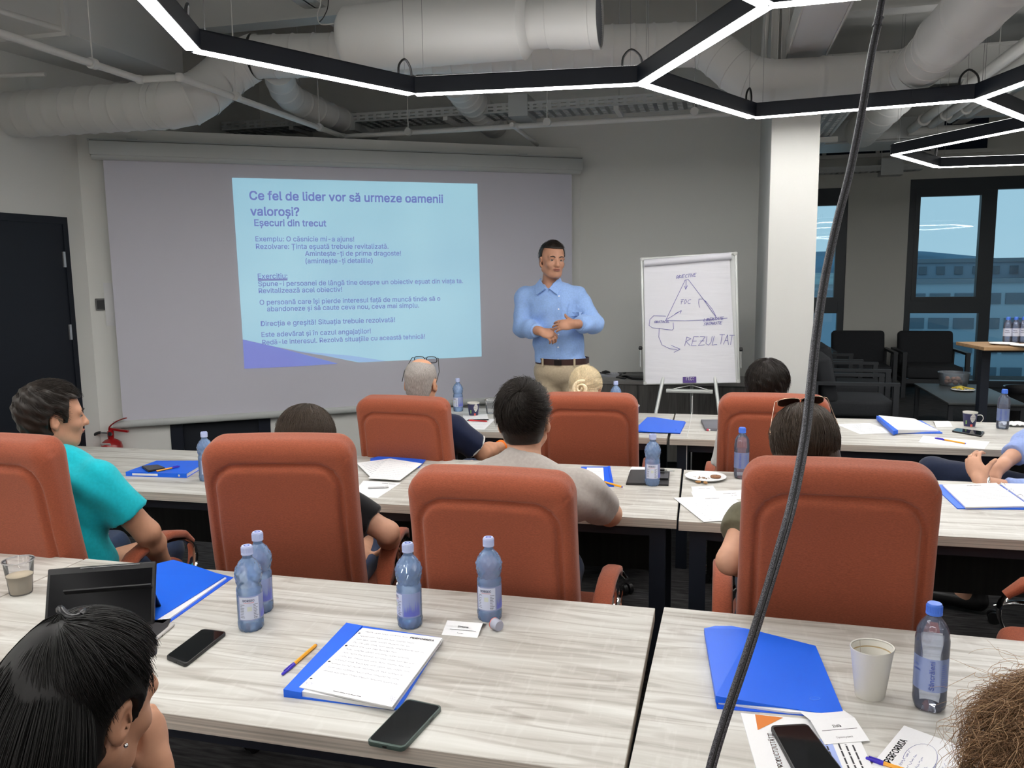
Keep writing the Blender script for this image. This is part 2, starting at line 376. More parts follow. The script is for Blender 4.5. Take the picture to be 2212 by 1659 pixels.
# ------------------------------------------------------------------ sculpting: distance fields turned into meshes
class Field:
    def __init__(s, xs, ys, zs):
        s.ax = [np.asarray(a, np.float32) for a in (xs, ys, zs)]
        s.V = np.full([len(a) for a in s.ax], .5, np.float32)
    def box(s, lo, hi):
        sl = []
        for a, l, h in zip(s.ax, lo, hi):
            i, j = np.searchsorted(a, l), np.searchsorted(a, h)
            sl.append(slice(max(0, i - 1), min(len(a), j + 1)))
        return tuple(sl)
    def pts(s, sl):
        return (s.ax[0][sl[0]][:, None, None], s.ax[1][sl[1]][None, :, None], s.ax[2][sl[2]][None, None, :])
    def add(s, fn, lo, hi, k=.02, mode='add'):
        m = k + .02
        sl = s.box([a - m for a in lo], [a + m for a in hi])
        if any(q.stop <= q.start for q in sl): return
        X, Y, Z = s.pts(sl); d = fn(X, Y, Z); v = s.V[sl]
        if mode == 'add':
            h = np.clip(.5 + .5 * (v - d) / k, 0, 1); s.V[sl] = v * (1 - h) + d * h - k * h * (1 - h)
        else:
            h = np.clip(.5 + .5 * (-d - v) / k, 0, 1); s.V[sl] = v * (1 - h) - d * h + k * h * (1 - h)
    def cone(s, a, b, ra, rb, k=.02, cut=None, mode='add'):
        a, b = np.array(a, np.float32), np.array(b, np.float32); ab = b - a; L = float(ab @ ab) + 1e-9
        r = max(ra, rb)
        def fn(X, Y, Z):
            t = np.clip(((X - a[0]) * ab[0] + (Y - a[1]) * ab[1] + (Z - a[2]) * ab[2]) / L, 0, 1)
            d = np.sqrt((X - a[0] - ab[0] * t) ** 2 + (Y - a[1] - ab[1] * t) ** 2 + (Z - a[2] - ab[2] * t) ** 2) - (ra + (rb - ra) * t)
            if cut is not None:
                c, n = cut; d = np.maximum(d, (X - c[0]) * n[0] + (Y - c[1]) * n[1] + (Z - c[2]) * n[2])
            return d
        s.add(fn, np.minimum(a, b) - r, np.maximum(a, b) + r, k, mode)
    def ell(s, c, r, M=None, k=.02, mode='add', cut=None):
        c = np.array(c, np.float32); M = np.eye(3) if M is None else np.array(M); R_ = max(r)
        def fn(X, Y, Z):
            x, y, z = X - c[0], Y - c[1], Z - c[2]
            u = [(x * M[0][i] + y * M[1][i] + z * M[2][i]) for i in range(3)]
            k0 = np.sqrt(sum((u[i] / r[i]) ** 2 for i in range(3))); k1 = np.sqrt(sum((u[i] / r[i] ** 2) ** 2 for i in range(3))) + 1e-9
            d = np.where(k0 < 1e-4, -min(r), k0 * (k0 - 1) / k1)
            if cut is not None:
                p, n = cut; d = np.maximum(d, (X - p[0]) * n[0] + (Y - p[1]) * n[1] + (Z - p[2]) * n[2])
            return d
        s.add(fn, c - R_, c + R_, k, mode)
    def warp(s, fn):
        sl = tuple(slice(0, n) for n in s.V.shape); X, Y, Z = s.pts(sl); s.V = (s.V + fn(X, Y, Z)).astype(np.float32)
    def cut(s, p, n):
        sl = tuple(slice(0, q) for q in s.V.shape); X, Y, Z = s.pts(sl)
        s.V = np.maximum(s.V, (X - p[0]) * n[0] + (Y - p[1]) * n[1] + (Z - p[2]) * n[2]).astype(np.float32)
    def mesh(s, name, smooth=1):
        V = s.V; S = V < 0
        S[0] = S[-1] = False; S[:, 0] = S[:, -1] = False; S[:, :, 0] = S[:, :, -1] = False
        V = np.where(S, np.minimum(V, -1e-6), np.maximum(V, 1e-6))
        c = S[:-1, :-1, :-1].astype(np.int8)
        tot = np.zeros(tuple(q - 1 for q in V.shape), np.int8)
        for i in (0, 1):
            for j in (0, 1):
                for k in (0, 1): tot += S[i:S.shape[0] - 1 + i, j:S.shape[1] - 1 + j, k:S.shape[2] - 1 + k]
        act = (tot > 0) & (tot < 8); idx = np.argwhere(act)
        if len(idx) == 0: return None
        I, J, K = idx.T; n = len(idx); acc = np.zeros((n, 3)); cnt = np.zeros(n)
        ax = s.ax
        corners = [(i, j, k) for i in (0, 1) for j in (0, 1) for k in (0, 1)]
        val = {q: V[I + q[0], J + q[1], K + q[2]] for q in corners}
        pos = {q: np.stack([ax[0][I + q[0]], ax[1][J + q[1]], ax[2][K + q[2]]], 1) for q in corners}
        for a in corners:
            for d in range(3):
                if a[d] == 0:
                    b = list(a); b[d] = 1; b = tuple(b); va, vb = val[a], val[b]; m = (va < 0) != (vb < 0)
                    t = (va[m] / (va[m] - vb[m]))[:, None]
                    acc[m] += pos[a][m] * (1 - t) + pos[b][m] * t; cnt[m] += 1
        vs = acc / cnt[:, None]
        num = np.full(act.shape, -1, np.int32); num[I, J, K] = np.arange(n)
        faces = []
        for d in range(3):
            A = [slice(None)] * 3; B = [slice(None)] * 3; A[d] = slice(0, -1); B[d] = slice(1, None)
            e1, e2 = (d + 1) % 3, (d + 2) % 3
            ch = S[tuple(A)] != S[tuple(B)]; q = np.argwhere(ch)
            q = q[(q[:, e1] > 0) & (q[:, e2] > 0)]
            flip = S[tuple(q.T)]
            def at(o1, o2):
                g = q.copy(); g[:, e1] -= o1; g[:, e2] -= o2; return num[tuple(g.T)]
            f = np.stack([at(1, 1), at(0, 1), at(0, 0), at(1, 0)], 1)
            f[~flip] = f[~flip][:, ::-1]; faces.append(f)
        F = np.concatenate(faces); F = F[(F >= 0).all(1)]
        me = bpy.data.meshes.new(name)
        me.vertices.add(n); me.vertices.foreach_set('co', vs.astype(np.float32).ravel())
        me.loops.add(len(F) * 4); me.loops.foreach_set('vertex_index', F.ravel().astype(np.int32))
        me.polygons.add(len(F)); me.polygons.foreach_set('loop_start', np.arange(0, len(F) * 4, 4, dtype=np.int32))
        me.update(calc_edges=True); me.validate(); me.shade_smooth()
        return me
def axis(a, b, h): return np.arange(a, b + h, h)
def axis_var(segs):          # [(from, to, step), ...] growing
    out = []
    for a, b, h in segs: out += list(np.arange(a, b, h))
    out.append(segs[-1][1]); return np.array(out)
def tubes_mesh(name, paths, rad, sides=3):
    """many fine strands as one mesh; paths (n, m, 3); rad float or per-point array (m,)"""
    Pn = np.asarray(paths, np.float32); n, m, _ = Pn.shape
    T = np.gradient(Pn, axis=1); T /= np.linalg.norm(T, axis=2, keepdims=True) + 1e-9
    ref = np.array([.3, .2, 1.0]); ref /= np.linalg.norm(ref)
    U = np.cross(T, ref); U /= np.linalg.norm(U, axis=2, keepdims=True) + 1e-9; W = np.cross(T, U)
    rr = np.broadcast_to(np.asarray(rad, np.float32), (m,))[None, :, None]
    rings = [Pn + (U * math.cos(2 * math.pi * j / sides) + W * math.sin(2 * math.pi * j / sides)) * rr for j in range(sides)]
    vs = np.stack(rings, 2).reshape(-1, 3)
    base = (np.arange(n)[:, None] * m + np.arange(m - 1)[None, :]).reshape(-1) * sides
    F = []
    for j in range(sides):
        j2 = (j + 1) % sides
        F.append(np.stack([base + j, base + j2, base + sides + j2, base + sides + j], 1))
    F = np.concatenate(F); me = bpy.data.meshes.new(name)
    me.vertices.add(len(vs)); me.vertices.foreach_set('co', vs.astype(np.float32).ravel())
    me.loops.add(len(F) * 4); me.loops.foreach_set('vertex_index', F.ravel().astype(np.int32))
    me.polygons.add(len(F)); me.polygons.foreach_set('loop_start', np.arange(0, len(F) * 4, 4, dtype=np.int32))
    me.update(calc_edges=True); me.shade_smooth()
    return me

# ================================================================== THE SETTING
def struct(name, bm, m, parent=None, smooth=None):
    o = obj(name, bm, m, parent, smooth=smooth)
    if parent is None: o['kind'] = 'structure'
    return o
ZC = 4.0
WX, WY = -4.54, 5.11          # corner of left wall and screen wall
JX, JY = -1.215, 7.3          # where the screen wall meets the front wall
FLOORM = mat('carpet_tiles', (.030, .029, .030), .95, noise=((9, 60, 1), .9, 6), bump=((400, 400, 400), .5, .003))
struct('floor', boxb((.5, 5, -.05), (16, 18, .1)), FLOORM)
struct('ceiling', boxb((.5, 5, ZC + .1), (16, 18, .2)), SLAB)
struct('wall_front', boxb((-4.2, JY + .075, ZC / 2), (9.02, .15, ZC)), PLASTER)
struct('wall_partition', boxb((.235, 10, ZC / 2), (.15, 5.2, ZC)), PLASTER)
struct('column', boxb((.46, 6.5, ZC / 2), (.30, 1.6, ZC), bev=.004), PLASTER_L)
struct('wall_rear', boxb((.5, -3.1, ZC / 2), (16, .2, ZC)), PLASTER)
struct('wall_right', boxb((6.6, 5, ZC / 2), (.2, 18, ZC)), PLASTER)
# left wall with its door opening
la = R(85); lu = Vector((-math.cos(la), -math.sin(la), 0)); ln = Vector((math.sin(la), -math.cos(la), 0))   # towards the camera / into the room
LW = Vector((WX, WY, 0))
def wall_seg(bm, O, u, n, a, b, z0, z1, t=.14):
    q = [O + u * a, O + u * b, O + u * b - n * t, O + u * a - n * t]
    return prism(bm, [(p.x, p.y) for p in q], z0, z1)
bm = BM(); wall_seg(bm, LW, lu, ln, -2.25, .15, 0, ZC); wall_seg(bm, LW, lu, ln, .15, 1.12, 2.10, ZC); wall_seg(bm, LW, lu, ln, 1.12, 8.2, 0, ZC)
struct('wall_left', bm, PLASTER)
bm = BM(); wall_seg(bm, LW + ln * .004, lu, ln, .15, 1.12, 0, 2.10, .10)
dr = struct('door_1', bm, DOORM)
bm = BM()
for a, b, z0, z1 in ((.15, .19, 0, 2.1), (1.08, 1.12, 0, 2.1), (.19, 1.08, 2.05, 2.1)): wall_seg(bm, LW + ln * .012, lu, ln, a, b, z0, z1, .02)
struct('door_frame', bm, DOORM, dr)
for z in (1.80, 1.28):
    bm = BM(); wall_seg(bm, LW + ln * .018, lu, ln, .195, .213, z - .055, z + .055, .012)
    struct('hinge', bm, mat('satin_steel', (.7, .7, .7), .35, metal=.9), dr)
bm = BM(); tube(bm, [LW + lu * 1.0 + ln * q[0] + Vector((0, 0, 1.02)) - lu * q[1] for q in ((.01, 0), (.06, 0), (.06, .12))], .009)
struct('door_handle', bm, CHROME, dr, smooth=40)
# screen wall (does not reach the ceiling), with the door behind the screen
su = Vector((JX - WX, JY - WY, 0)); SL = su.length; su.normalize(); sn = Vector((su.y, -su.x, 0))      # along, into the room
SW = Vector((WX, WY, 0))
bm = BM(); da, db = SL - 3.49, SL - 2.74
wall_seg(bm, SW, su, sn, 0, da, 0, 2.75); wall_seg(bm, SW, su, sn, db, SL + .05, 0, 2.75); wall_seg(bm, SW, su, sn, da, db, 2.1, 2.75)
struct('wall_screen', bm, PLASTER)
bm = BM(); wall_seg(bm, SW - sn * .03, su, sn, da, db, 0, 2.1, .06); d2 = struct('door_2', bm, DOORM)
bm = BM()
for a, b, z0, z1 in ((da, da + .09, 0, 2.1), (db - .09, db, 0, 2.1), (da + .09, db - .09, 2.01, 2.1)): wall_seg(bm, SW + sn * .008, su, sn, a, b, z0, z1, .04)
struct('door_frame', bm, mat('door_frame_black', (.009, .012, .022), .4), d2)
for nm_, O, u, n, a, b in (('baseboard_left', LW, lu, ln, 1.12, 8.1), ('baseboard_screen', SW, su, sn, db, SL), ('baseboard_screen_end', SW, su, sn, .02, da)):
    bm = BM(); wall_seg(bm, O + n * .012, u, n, a, b, 0, .07, .012); o = struct(nm_.replace('_end', ''), bm, DOORM)
# far wall with two floor-to-head windows
YW = 12.6
bm = BM()
def xz(bm, x0, x1, z0, z1, y0=YW, y1=YW + .3): return box(bm, ((x0 + x1) / 2, (y0 + y1) / 2, (z0 + z1) / 2), (x1 - x0, y1 - y0, z1 - z0))
xz(bm, .2, .75, 0, ZC); xz(bm, 1.76, 2.56, 0, ZC); xz(bm, 5.6, 6.7, 0, ZC); xz(bm, .75, 1.76, 2.82, ZC); xz(bm, 2.56, 5.6, 2.9, ZC)
struct('wall_far', bm, mat('far_plaster', (.70, .70, .66), .85))
FRM = mat('window_frame_anthracite', (.030, .040, .050), .4)
GLASS = film_mat('window_glass', (.92, .96, .97), .02, 0.0)
def window(name, x0, x1, ztop, mull, transoms):
    bm = BM(); w_ = .085
    xz(bm, x0, x0 + w_, 0, ztop, YW + .02, YW + .14); xz(bm, x1 - w_, x1, 0, ztop, YW + .02, YW + .14)
    xz(bm, x0 + w_, x1 - w_, ztop - .17, ztop, YW + .02, YW + .14); xz(bm, x0 + w_, x1 - w_, 0, .09, YW + .02, YW + .14)
    root = struct(name, bm, FRM)
    edges = [x0 + w_] + mull + [x1 - w_]
    for x in mull:
        bm = BM(); xz(bm, x - .07, x + .07, .09, ztop - .17, YW + .03, YW + .13); struct('mullion', bm, FRM, root)
    for i in range(len(edges) - 1):
        a = edges[i] + (.07 if i else 0); b = edges[i + 1] - (.07 if i < len(edges) - 2 else 0)
        if transoms[i]:
            bm = BM(); xz(bm, a, b, 1.04, 1.22, YW + .03, YW + .13); struct('transom', bm, FRM, root)
            bm = BM()
            for z0, z1 in ((1.22, ztop - .17),):
                xz(bm, a, a + .06, z0, z1, YW + .01, YW + .11); xz(bm, b - .06, b, z0, z1, YW + .01, YW + .11)
                xz(bm, a + .06, b - .06, z1 - .07, z1, YW + .01, YW + .11); xz(bm, a + .06, b - .06, z0, z0 + .05, YW + .01, YW + .11)
            struct('sash', bm, FRM, root)
            bm = BM(); xz(bm, a + .06, b - .06, 1.27, ztop - .24, YW + .06, YW + .075); struct('pane', bm, GLASS, root)
            bm = BM(); xz(bm, a, b, .09, 1.04, YW + .06, YW + .075); struct('pane', bm, GLASS, root)
        else:
            bm = BM(); xz(bm, a, b, .09, ztop - .17, YW + .06, YW + .075); struct('pane', bm, GLASS, root)
window('window_1', 2.56, 5.6, 2.9, [3.60, 4.75], [True, False, True])
window('window_2', .75, 1.76, 2.82, [], [True])
# steel beams and slab ribs of the ceiling
STEEL = mat('beam_paint', (.72, .72, .70), .5)
def ibeam(name, x0, x1, y, z, along='x', h=.3, fw=.16):
    bm = BM()
    L = x1 - x0; c = (x0 + x1) / 2
    for dz, s in ((.008, (L, fw, .016)), (h / 2, (L, .012, h)), (h, (L, fw, .016))):
        if along == 'x': box(bm, (c, y, z + dz), s)
        else: box(bm, (y, c, z + dz), (s[1], s[0], s[2]))
    o = struct(name, bm, STEEL); return o
ibeam('ceiling_beam', -4.9, .3, 5.42, 3.42); ibeam('ceiling_beam', .3, 6.5, 6.36, 3.42); ibeam('ceiling_beam', -4.9, 6.5, 8.8, 3.42)
ibeam('ceiling_beam', -4.9, 6.5, 10.9, 3.42, h=.3)
ibeam('ceiling_beam', -3, 8, -2.75, 3.5, 'y'); ibeam('ceiling_beam', 3.9, 12.5, 3.1, 3.6, 'y'); ibeam('ceiling_beam', -3, 7.3, -4.45, 3.3, 'y', h=.4)
for y in (3.4, 1.4, -.6): ibeam('ceiling_beam', -5.1, 6.5, y, 3.5)

# ================================================================== OUTSIDE
HAZE1 = mat('hazed_wood_hills', (.075, .175, .26), 1, noise=((.004, .004, .02), .35, 5))  # bluish haze of distance is mixed into the hill and field colours
HAZE2 = mat('hazed_fields', (.22, .32, .34), 1, noise=((.006, .01, .02), .3, 4))
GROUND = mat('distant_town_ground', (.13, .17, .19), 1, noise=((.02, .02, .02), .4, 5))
o = tag(obj('town_ground', boxb((300, 1900, -22), (5000, 3600, 1)), GROUND), kind='structure')
def hill(name, y, x0, x1, zf, m, label, depth=500):
    bm = BM(); n = 60; rows = []
    for j, (dy, k) in enumerate(((0, 0), (depth * .3, .55), (depth * .65, .9), (depth, 1), (depth * 1.4, .3))):
        rows.append([bm.verts.new((x0 + (x1 - x0) * i / n, y + dy, -25 + (zf(i / n) + 25) * k)) for i in range(n + 1)])
    for a, b in zip(rows, rows[1:]):
        for i in range(n): bm.faces.new((a[i], a[i + 1], b[i + 1], b[i]))
    return tag(obj(name, bm, m, smooth=180), label, 'hill')
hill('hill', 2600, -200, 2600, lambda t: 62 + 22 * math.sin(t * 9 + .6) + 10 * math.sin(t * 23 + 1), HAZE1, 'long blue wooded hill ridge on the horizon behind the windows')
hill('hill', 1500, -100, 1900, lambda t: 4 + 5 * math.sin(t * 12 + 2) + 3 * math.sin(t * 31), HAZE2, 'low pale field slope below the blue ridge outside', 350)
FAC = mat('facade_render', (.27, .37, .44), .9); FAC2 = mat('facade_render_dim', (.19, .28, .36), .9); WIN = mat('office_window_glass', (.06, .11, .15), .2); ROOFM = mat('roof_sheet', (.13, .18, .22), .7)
def block(name, label, x0, x1, y, zroof, floors, fh, bays, m, winh=1.5, depth=14, duty=.84, base=-21.5):
    t = thing(name, label, 'building', ((x0 + x1) / 2, y + depth / 2, base))
    cx = (x0 + x1) / 2; L = x1 - x0
    obj('facade', boxb((0, 0, (zroof - base) / 2), (L, depth, zroof - base)), m, t)
    obj('roof', boxb((0, 0, zroof - base + .25), (L + .6, depth + .6, .5)), ROOFM, t)
    wd = L / bays
    meshes = {}
    proto = None
    for f in range(floors):
        z = zroof - base - (1.2 if zroof - base > 5 else .45) - winh / 2 - f * fh
        if z < .2: break
        for b in range(bays):
            if proto is None:
                proto = obj('window', boxb((0, 0, 0), (wd * duty, .3, winh)), WIN, t); o = proto
            else:
                o = proto.copy(); COL.objects.link(o)
            o.location = (-L / 2 + wd * (b + .5), -depth / 2, z)
    return t
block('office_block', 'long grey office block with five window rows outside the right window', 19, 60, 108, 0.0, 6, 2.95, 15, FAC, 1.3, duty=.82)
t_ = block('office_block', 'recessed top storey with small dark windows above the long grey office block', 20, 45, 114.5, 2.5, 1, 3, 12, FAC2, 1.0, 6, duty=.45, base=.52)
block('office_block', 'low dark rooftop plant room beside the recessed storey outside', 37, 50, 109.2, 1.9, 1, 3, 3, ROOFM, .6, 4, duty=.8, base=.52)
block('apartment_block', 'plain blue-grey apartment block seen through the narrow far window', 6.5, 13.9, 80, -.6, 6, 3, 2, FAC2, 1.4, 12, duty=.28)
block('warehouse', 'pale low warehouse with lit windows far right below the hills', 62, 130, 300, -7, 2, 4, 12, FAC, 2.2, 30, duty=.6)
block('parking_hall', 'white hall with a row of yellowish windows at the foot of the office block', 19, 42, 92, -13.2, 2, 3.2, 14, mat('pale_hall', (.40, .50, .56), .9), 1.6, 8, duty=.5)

# ================================================================== CEILING SERVICES
def spiral_duct(bm, pts, r, seg=32, pitch=.13, rib=.0065):
    """round duct with raised lock seams every pitch metres"""
    pts = [Vector(p) for p in pts]
    dense = []; rad = []
    acc = 0
    for a, b in zip(pts, pts[1:]):
        L = (b - a).length; n = max(1, int(L / .0125))
        for i in range(n):
            s = acc + L * i / n; dense.append(a.lerp(b, i / n)); rad.append(r + (rib if (s % pitch) < .014 else 0))
        acc += L
    dense.append(pts[-1]); rad.append(r)
    return tube(bm, dense, rad, seg)
def duct(name, label, pts, r, segs=5, parts=(), pitch=.13, m=DUCT, cat='duct', smoothn=None):
    t = thing(name, label, cat, pts[0])
    O = Vector(pts[0]); q = [Vector(p) - O for p in pts]
    if smoothn: q = smooth_path(q, smoothn)
    obj('duct_tube', spiral_duct(BM(), q, r, pitch=pitch), m, t, smooth=50)
    return t, O
def collar(t, O, p, d, r, w=.05):
    d = Vector(d).normalized(); p = Vector(p) - O
    return obj('collar', tube(BM(), [p - d * w / 2, p + d * w / 2], r, 32), DUCT, t, smooth=50)
L0, L1, L2, L3 = P(0, 250, 2.75), P(368, 226, 2.75), P(478, 135, 3.03), P(600, 119, 3.1)
L0.x -= .15
t, O = duct('spiral_duct', 'white spiral duct running from the left wall to the elbow above the screen', [L0, L1], .145, pitch=.12)
collar(t, O, L1 - Vector((.09, 0, 0)), (1, 0, 0), .151)
# segmented elbow between the two runs
def elbow(label, pts, r, tin=(1, 0, 0), tout=(1, 0, 0)):
    t = thing('duct_elbow', label, 'duct', pts[0]); O = Vector(pts[0]); q = [Vector(p) - O for p in pts]
    n = len(q); rings = []; pu = None
    for i, p in enumerate(q):
        t0 = (q[i] - q[i - 1]).normalized() if i else (q[1] - q[0]).normalized(); t1 = (q[i + 1] - q[i]).normalized() if i < n - 1 else t0
        if i == 0: t0 = t1 = Vector(tin).normalized()
        if i == n - 1: t0 = t1 = Vector(tout).normalized()
        tm = (t0 + t1).normalized(); u = (pu - tm * pu.dot(tm)).normalized() if pu is not None else frame_at(tm)[1]; pu = u; v = tm.cross(u).normalized()
        rings.append((p, u, v, tm, 1 / max(.7, t0.dot(tm))))
    def ring_pts(i, rr, off): p, u, v, tm, k = rings[i]; return [p + tm * off + (u * math.cos(a_) + v * math.sin(a_)) * rr * (1 + (k - 1) * .5) for a_ in [2 * math.pi * j / 32 for j in range(32)]]
    for i in range(n - 1):
        bm = BM(); R_ = [[bm.verts.new(p) for p in ring_pts(*a_)] for a_ in ((i, r + .004, -.008), (i, r + .004, .006), (i, r, .008), (i + 1, r, .004))]
        for A_, B_ in zip(R_, R_[1:]):
            for j in range(32): bm.faces.new((A_[j], A_[(j + 1) % 32], B_[(j + 1) % 32], B_[j]))
        obj('elbow_segment', bm, DUCT, t, smooth=50)
    return t
def bez(a, b, c, d, n):
    return [a * (1 - t) ** 3 + b * 3 * t * (1 - t) ** 2 + c * 3 * t * t * (1 - t) + d * t ** 3 for t in [i / n for i in range(n + 1)]]
elbow('segmented white duct elbow rising towards the silencer above the screen', bez(L1, L1 + Vector((.30, 0, 0)), L3 - Vector((.45, 0, .06)), L3 - Vector((.15, .01, 0)), 6), .148)
M1 = P(1500, 97, 3.1)
t, O = duct('spiral_duct', 'long white spiral duct behind the silencer and the hexagon light', [L3 - Vector((.16, 0, 0)), M1], .135, pitch=.13)
R1, R2 = PY(1662, 177, 5.5), PY(1930, 163, 5.5)
elbow('segmented white duct elbow stepping down just left of the column', bez(M1, M1 + Vector((.16, 0, 0)), R1 - Vector((.22, 0, 0)), R1, 5), .135)
t, O = duct('round_duct', 'smooth white round duct passing over the column', [R1, R2], .13, pitch=.30)
R3, R4 = P(2040, 85, 2.82), P(2190, -70, 2.82)
elbow('segmented white duct elbow right of the hanging cable', bez(R2, R2 + Vector((.15, 0, 0)), R3 + Vector((0, .15, 0)), R3, 5), .132, tout=(R4 - R3))
t, O = duct('round_duct', 'wide white round duct rising to the top right corner', [R3, R3 + (R4 - R3) * 1.3], .138, pitch=.5)
# side branch below the main run
b0, b1, b2, b3 = P(600, 150, 3.05), P(622, 205, 3.0), P(690, 240, 2.98), P(800, 285, 2.95)
t, O = duct('branch_duct', 'small white branch duct curving down behind the left light bar', [b0, b1, b2, b3], .10, pitch=.2, smoothn=5)
t, O = duct('branch_duct', 'white branch duct going back behind the middle light bar to the wall', [P(985, 175, 3.1), P(1015, 215, 3.05), P(1060, 262, 3.0), P(1090, 285, 3.0)], .12, pitch=.12, smoothn=5)
# silencer with flared grille end
s0, s1 = P(757, 86, 3.0), P(1140, 60, 3.0); s1.y = s0.y; rS = .178
t = thing('duct_silencer', 'fat white duct silencer with flared perforated end hanging above the slide', 'silencer', s0)
Ls = s1.x - s0.x
obj('silencer_body', lathe(BM(), [(.10, -.03), (rS - .03, -.03), (rS, .0), (rS, .02)] + [(rS + (.002 if (i % 2) else 0), .02 + (Ls - .04) * i / 18) for i in range(1, 18)] + [(rS, Ls - .02), (rS + .006, Ls - .01), (rS, Ls), (rS * .8, Ls + .03)], 40, ax='x'), DUCT, t, smooth=50)
obj('neck', lathe(BM(), [(rS * .74, Ls), (rS * .74, Ls + .13), (rS * .78, Ls + .135), (rS * .78, Ls + .15)], 40, ax='x'), DUCT, t, smooth=50)
obj('flare', lathe(BM(), [(rS * .78, Ls + .15), (rS * .80, Ls + .20), (rS * .86, Ls + .26), (rS * .86, Ls + .36), (rS * .90, Ls + .365), (rS * .90, Ls + .41), (rS * .84, Ls + .41)], 40, ax='x', cap=False), DUCT, t, smooth=50)
GRILM = mat('mesh_grey', (.22, .23, .25), .6)
bm = BM(); lathe(bm, [(0.001, Ls + .392), (rS * .85, Ls + .392)], 40, ax='x', cap=False); g = obj('grille', bm, mat('grille_dark', (.09, .095, .11), .7), t)
bm = BM()
for i in range(-13, 14):
    a = i * rS * .85 / 13.5; c = math.sqrt(max(0, (rS * .85) ** 2 - a * a))
    box(bm, (Ls + .397, a, 0), (.004, .0035, 2 * c)); box(bm, (Ls + .399, 0, a), (.004, 2 * c, .0035))
obj('grille_wires', bm, GRILM, g)['kind'] = 'stuff'
for x in (.25, Ls - .3):
    obj('hanger_rod', tube(BM(), [(x, 0, rS), (x, 0, ZC - 3.0)], .004, 6), PIPE, t)
# box duct top left
t = thing('rectangular_duct', 'large boxy white air duct in the top left corner', 'duct', (-3.9, 2, 3.15))
for y0, y1 in ((-3.6, -.9), (-.9, .75), (.75, 2.36), (2.36, 3.52)):
    obj('duct_section', boxb((-.36, (y0 + y1) / 2, .27), (.72, y1 - y0 - .012, .54), bev=.006), DUCT, t, smooth=40)
for y in (-.9, .75, 2.36):
    obj('flange', boxb((-.36, y, .27), (.77, .035, .59)), DUCT, t)
# white trunking strip above the column
t = thing('ceiling_trunking', 'flat white rectangular trunking running away above the column', 'trunking', (.50, 4.05, 2.975))
obj('trunking_cover', boxb((0, 0, .06), (.225, 3.2, .10), bev=.006), mat('trunking_white', (.74, .74, .75), .4), t, smooth=40)
obj('trunking_side', boxb((-.118, 0, .07), (.010, 3.2, .13)), PIPE, t); obj('trunking_side', boxb((.118, 0, .07), (.010, 3.2, .13)), PIPE, t)
# sprinkler pipe
def pipe(name, label, pts, r=.021, clips=(), m=PIPE, cat='pipe'):
    O = Vector(pts[0]); t = thing(name, label, cat, O); q = [Vector(p) - O for p in pts]
    obj('pipe_run', tube(BM(), q, r, 12), m, t, smooth=50)
    for p in q[1:-1]:
        obj('elbow_fitting', lathe(BM(), [(.001, -r * 1.3), (r * 1.0, -r * 1.05), (r * 1.35, 0), (r * 1.0, r * 1.05), (.001, r * 1.3)], 12, c=p), m, t, smooth=60)
    for c in clips:
        c = Vector(c) - O
        g = obj('pipe_clip', tube(BM(), [c - Vector((0, .016, 0)), c + Vector((0, .016, 0))], r * 1.5, 12), m, t, smooth=50)
        obj('hanger_rod', tube(BM(), [c + Vector((0, 0, r)), (c.x, c.y, ZC - O.z)], .004, 6), m, t)
    return t
SP = [P(-60, 58, 2.8), P(300, 172, 2.8), P(390, 165, 2.8), P(740, 295, 2.8), P(1110, 268, 2.8), P(1640, 232, 2.8)]
SP[0].x = SP[1].x = -3.28; SP[2].x = SP[3].x = -3.03; SP[2].y = SP[1].y + .02; SP[4].y = SP[5].y = SP[3].y
SP[5].x = .29
pipe('sprinkler_pipe', 'thin white sprinkler pipe stepping across above the screen', SP, .02, [P(200, 137, 2.8), P(510, 208, 2.8), P(690, 275, 2.8), P(882, 285, 2.8), P(1182, 264, 2.8), P(1500, 241, 2.8)])
pipe('sprinkler_pipe', 'short white sprinkler branch reaching over the end of the screen case', [P(1105, 269, 2.8), Vector((-1.6, 7.29, 2.8))], .017, [P(1163, 316, 2.8)])
pipe('sprinkler_pipe', 'upper white sprinkler pipe under the boxy air duct', [P(-40, 12, 3.08), P(128, 62, 3.08)], .016)
pipe('sprinkler_pipe', 'lowest white sprinkler branch at the far left edge', [P(-40, 165, 2.95), P(98, 160, 2.95)], .014)
# perforated cable tray: sides and bottom are sheets between punched slots
def cable_tray(name, label, x0, x1, y, z, wd=.30, h=.075, slots=True, axis='x'):
    t = thing(name, label, 'cable tray', ((x0 + x1) / 2, y, z) if axis == 'x' else (y, (x0 + x1) / 2, z))
    if axis == 'y': t.rotation_euler = (0, 0, R(90))
    L = x1 - x0; pitch = .075; n = int(L / pitch)
    for s, nm_ in ((-1, 'side_rail'), (1, 'side_rail')):
        bm = BM(); yy = s * wd / 2
        for z0, z1 in ((0, h * .22), (h * .36, h * .58), (h * .72, h)): box(bm, (0, yy, (z0 + z1) / 2), (L, .003, z1 - z0))
        for i in range(n):
            for zz in (h * .29, h * .65): box(bm, (-L / 2 + pitch * (i + .5), yy, zz), (pitch * .42, .003, h * .14))
        obj(nm_, bm, TRAY, t)['kind'] = 'stuff'
    bm = BM(); rows = 5
    for r_ in range(rows + 1): box(bm, (0, -wd / 2 + wd * r_ / rows, 0), (L, wd / rows * .55, .003))
    for i in range(n):
        box(bm, (-L / 2 + pitch * (i + .5), 0, 0), (pitch * .45, wd, .003))
    obj('tray_bottom', bm, TRAY, t)['kind'] = 'stuff'
    return t
t = cable_tray('cable_tray', 'pale perforated cable tray running above the sprinkler pipe', -4.3, .29, 6.72, 2.95)
obj('tray_joint', boxb((.41, 0, .05), (.16, .33, .17)), TRAY, t); obj('tray_joint', boxb((-1.1, 0, -.03), (.18, .33, .07)), TRAY, t)
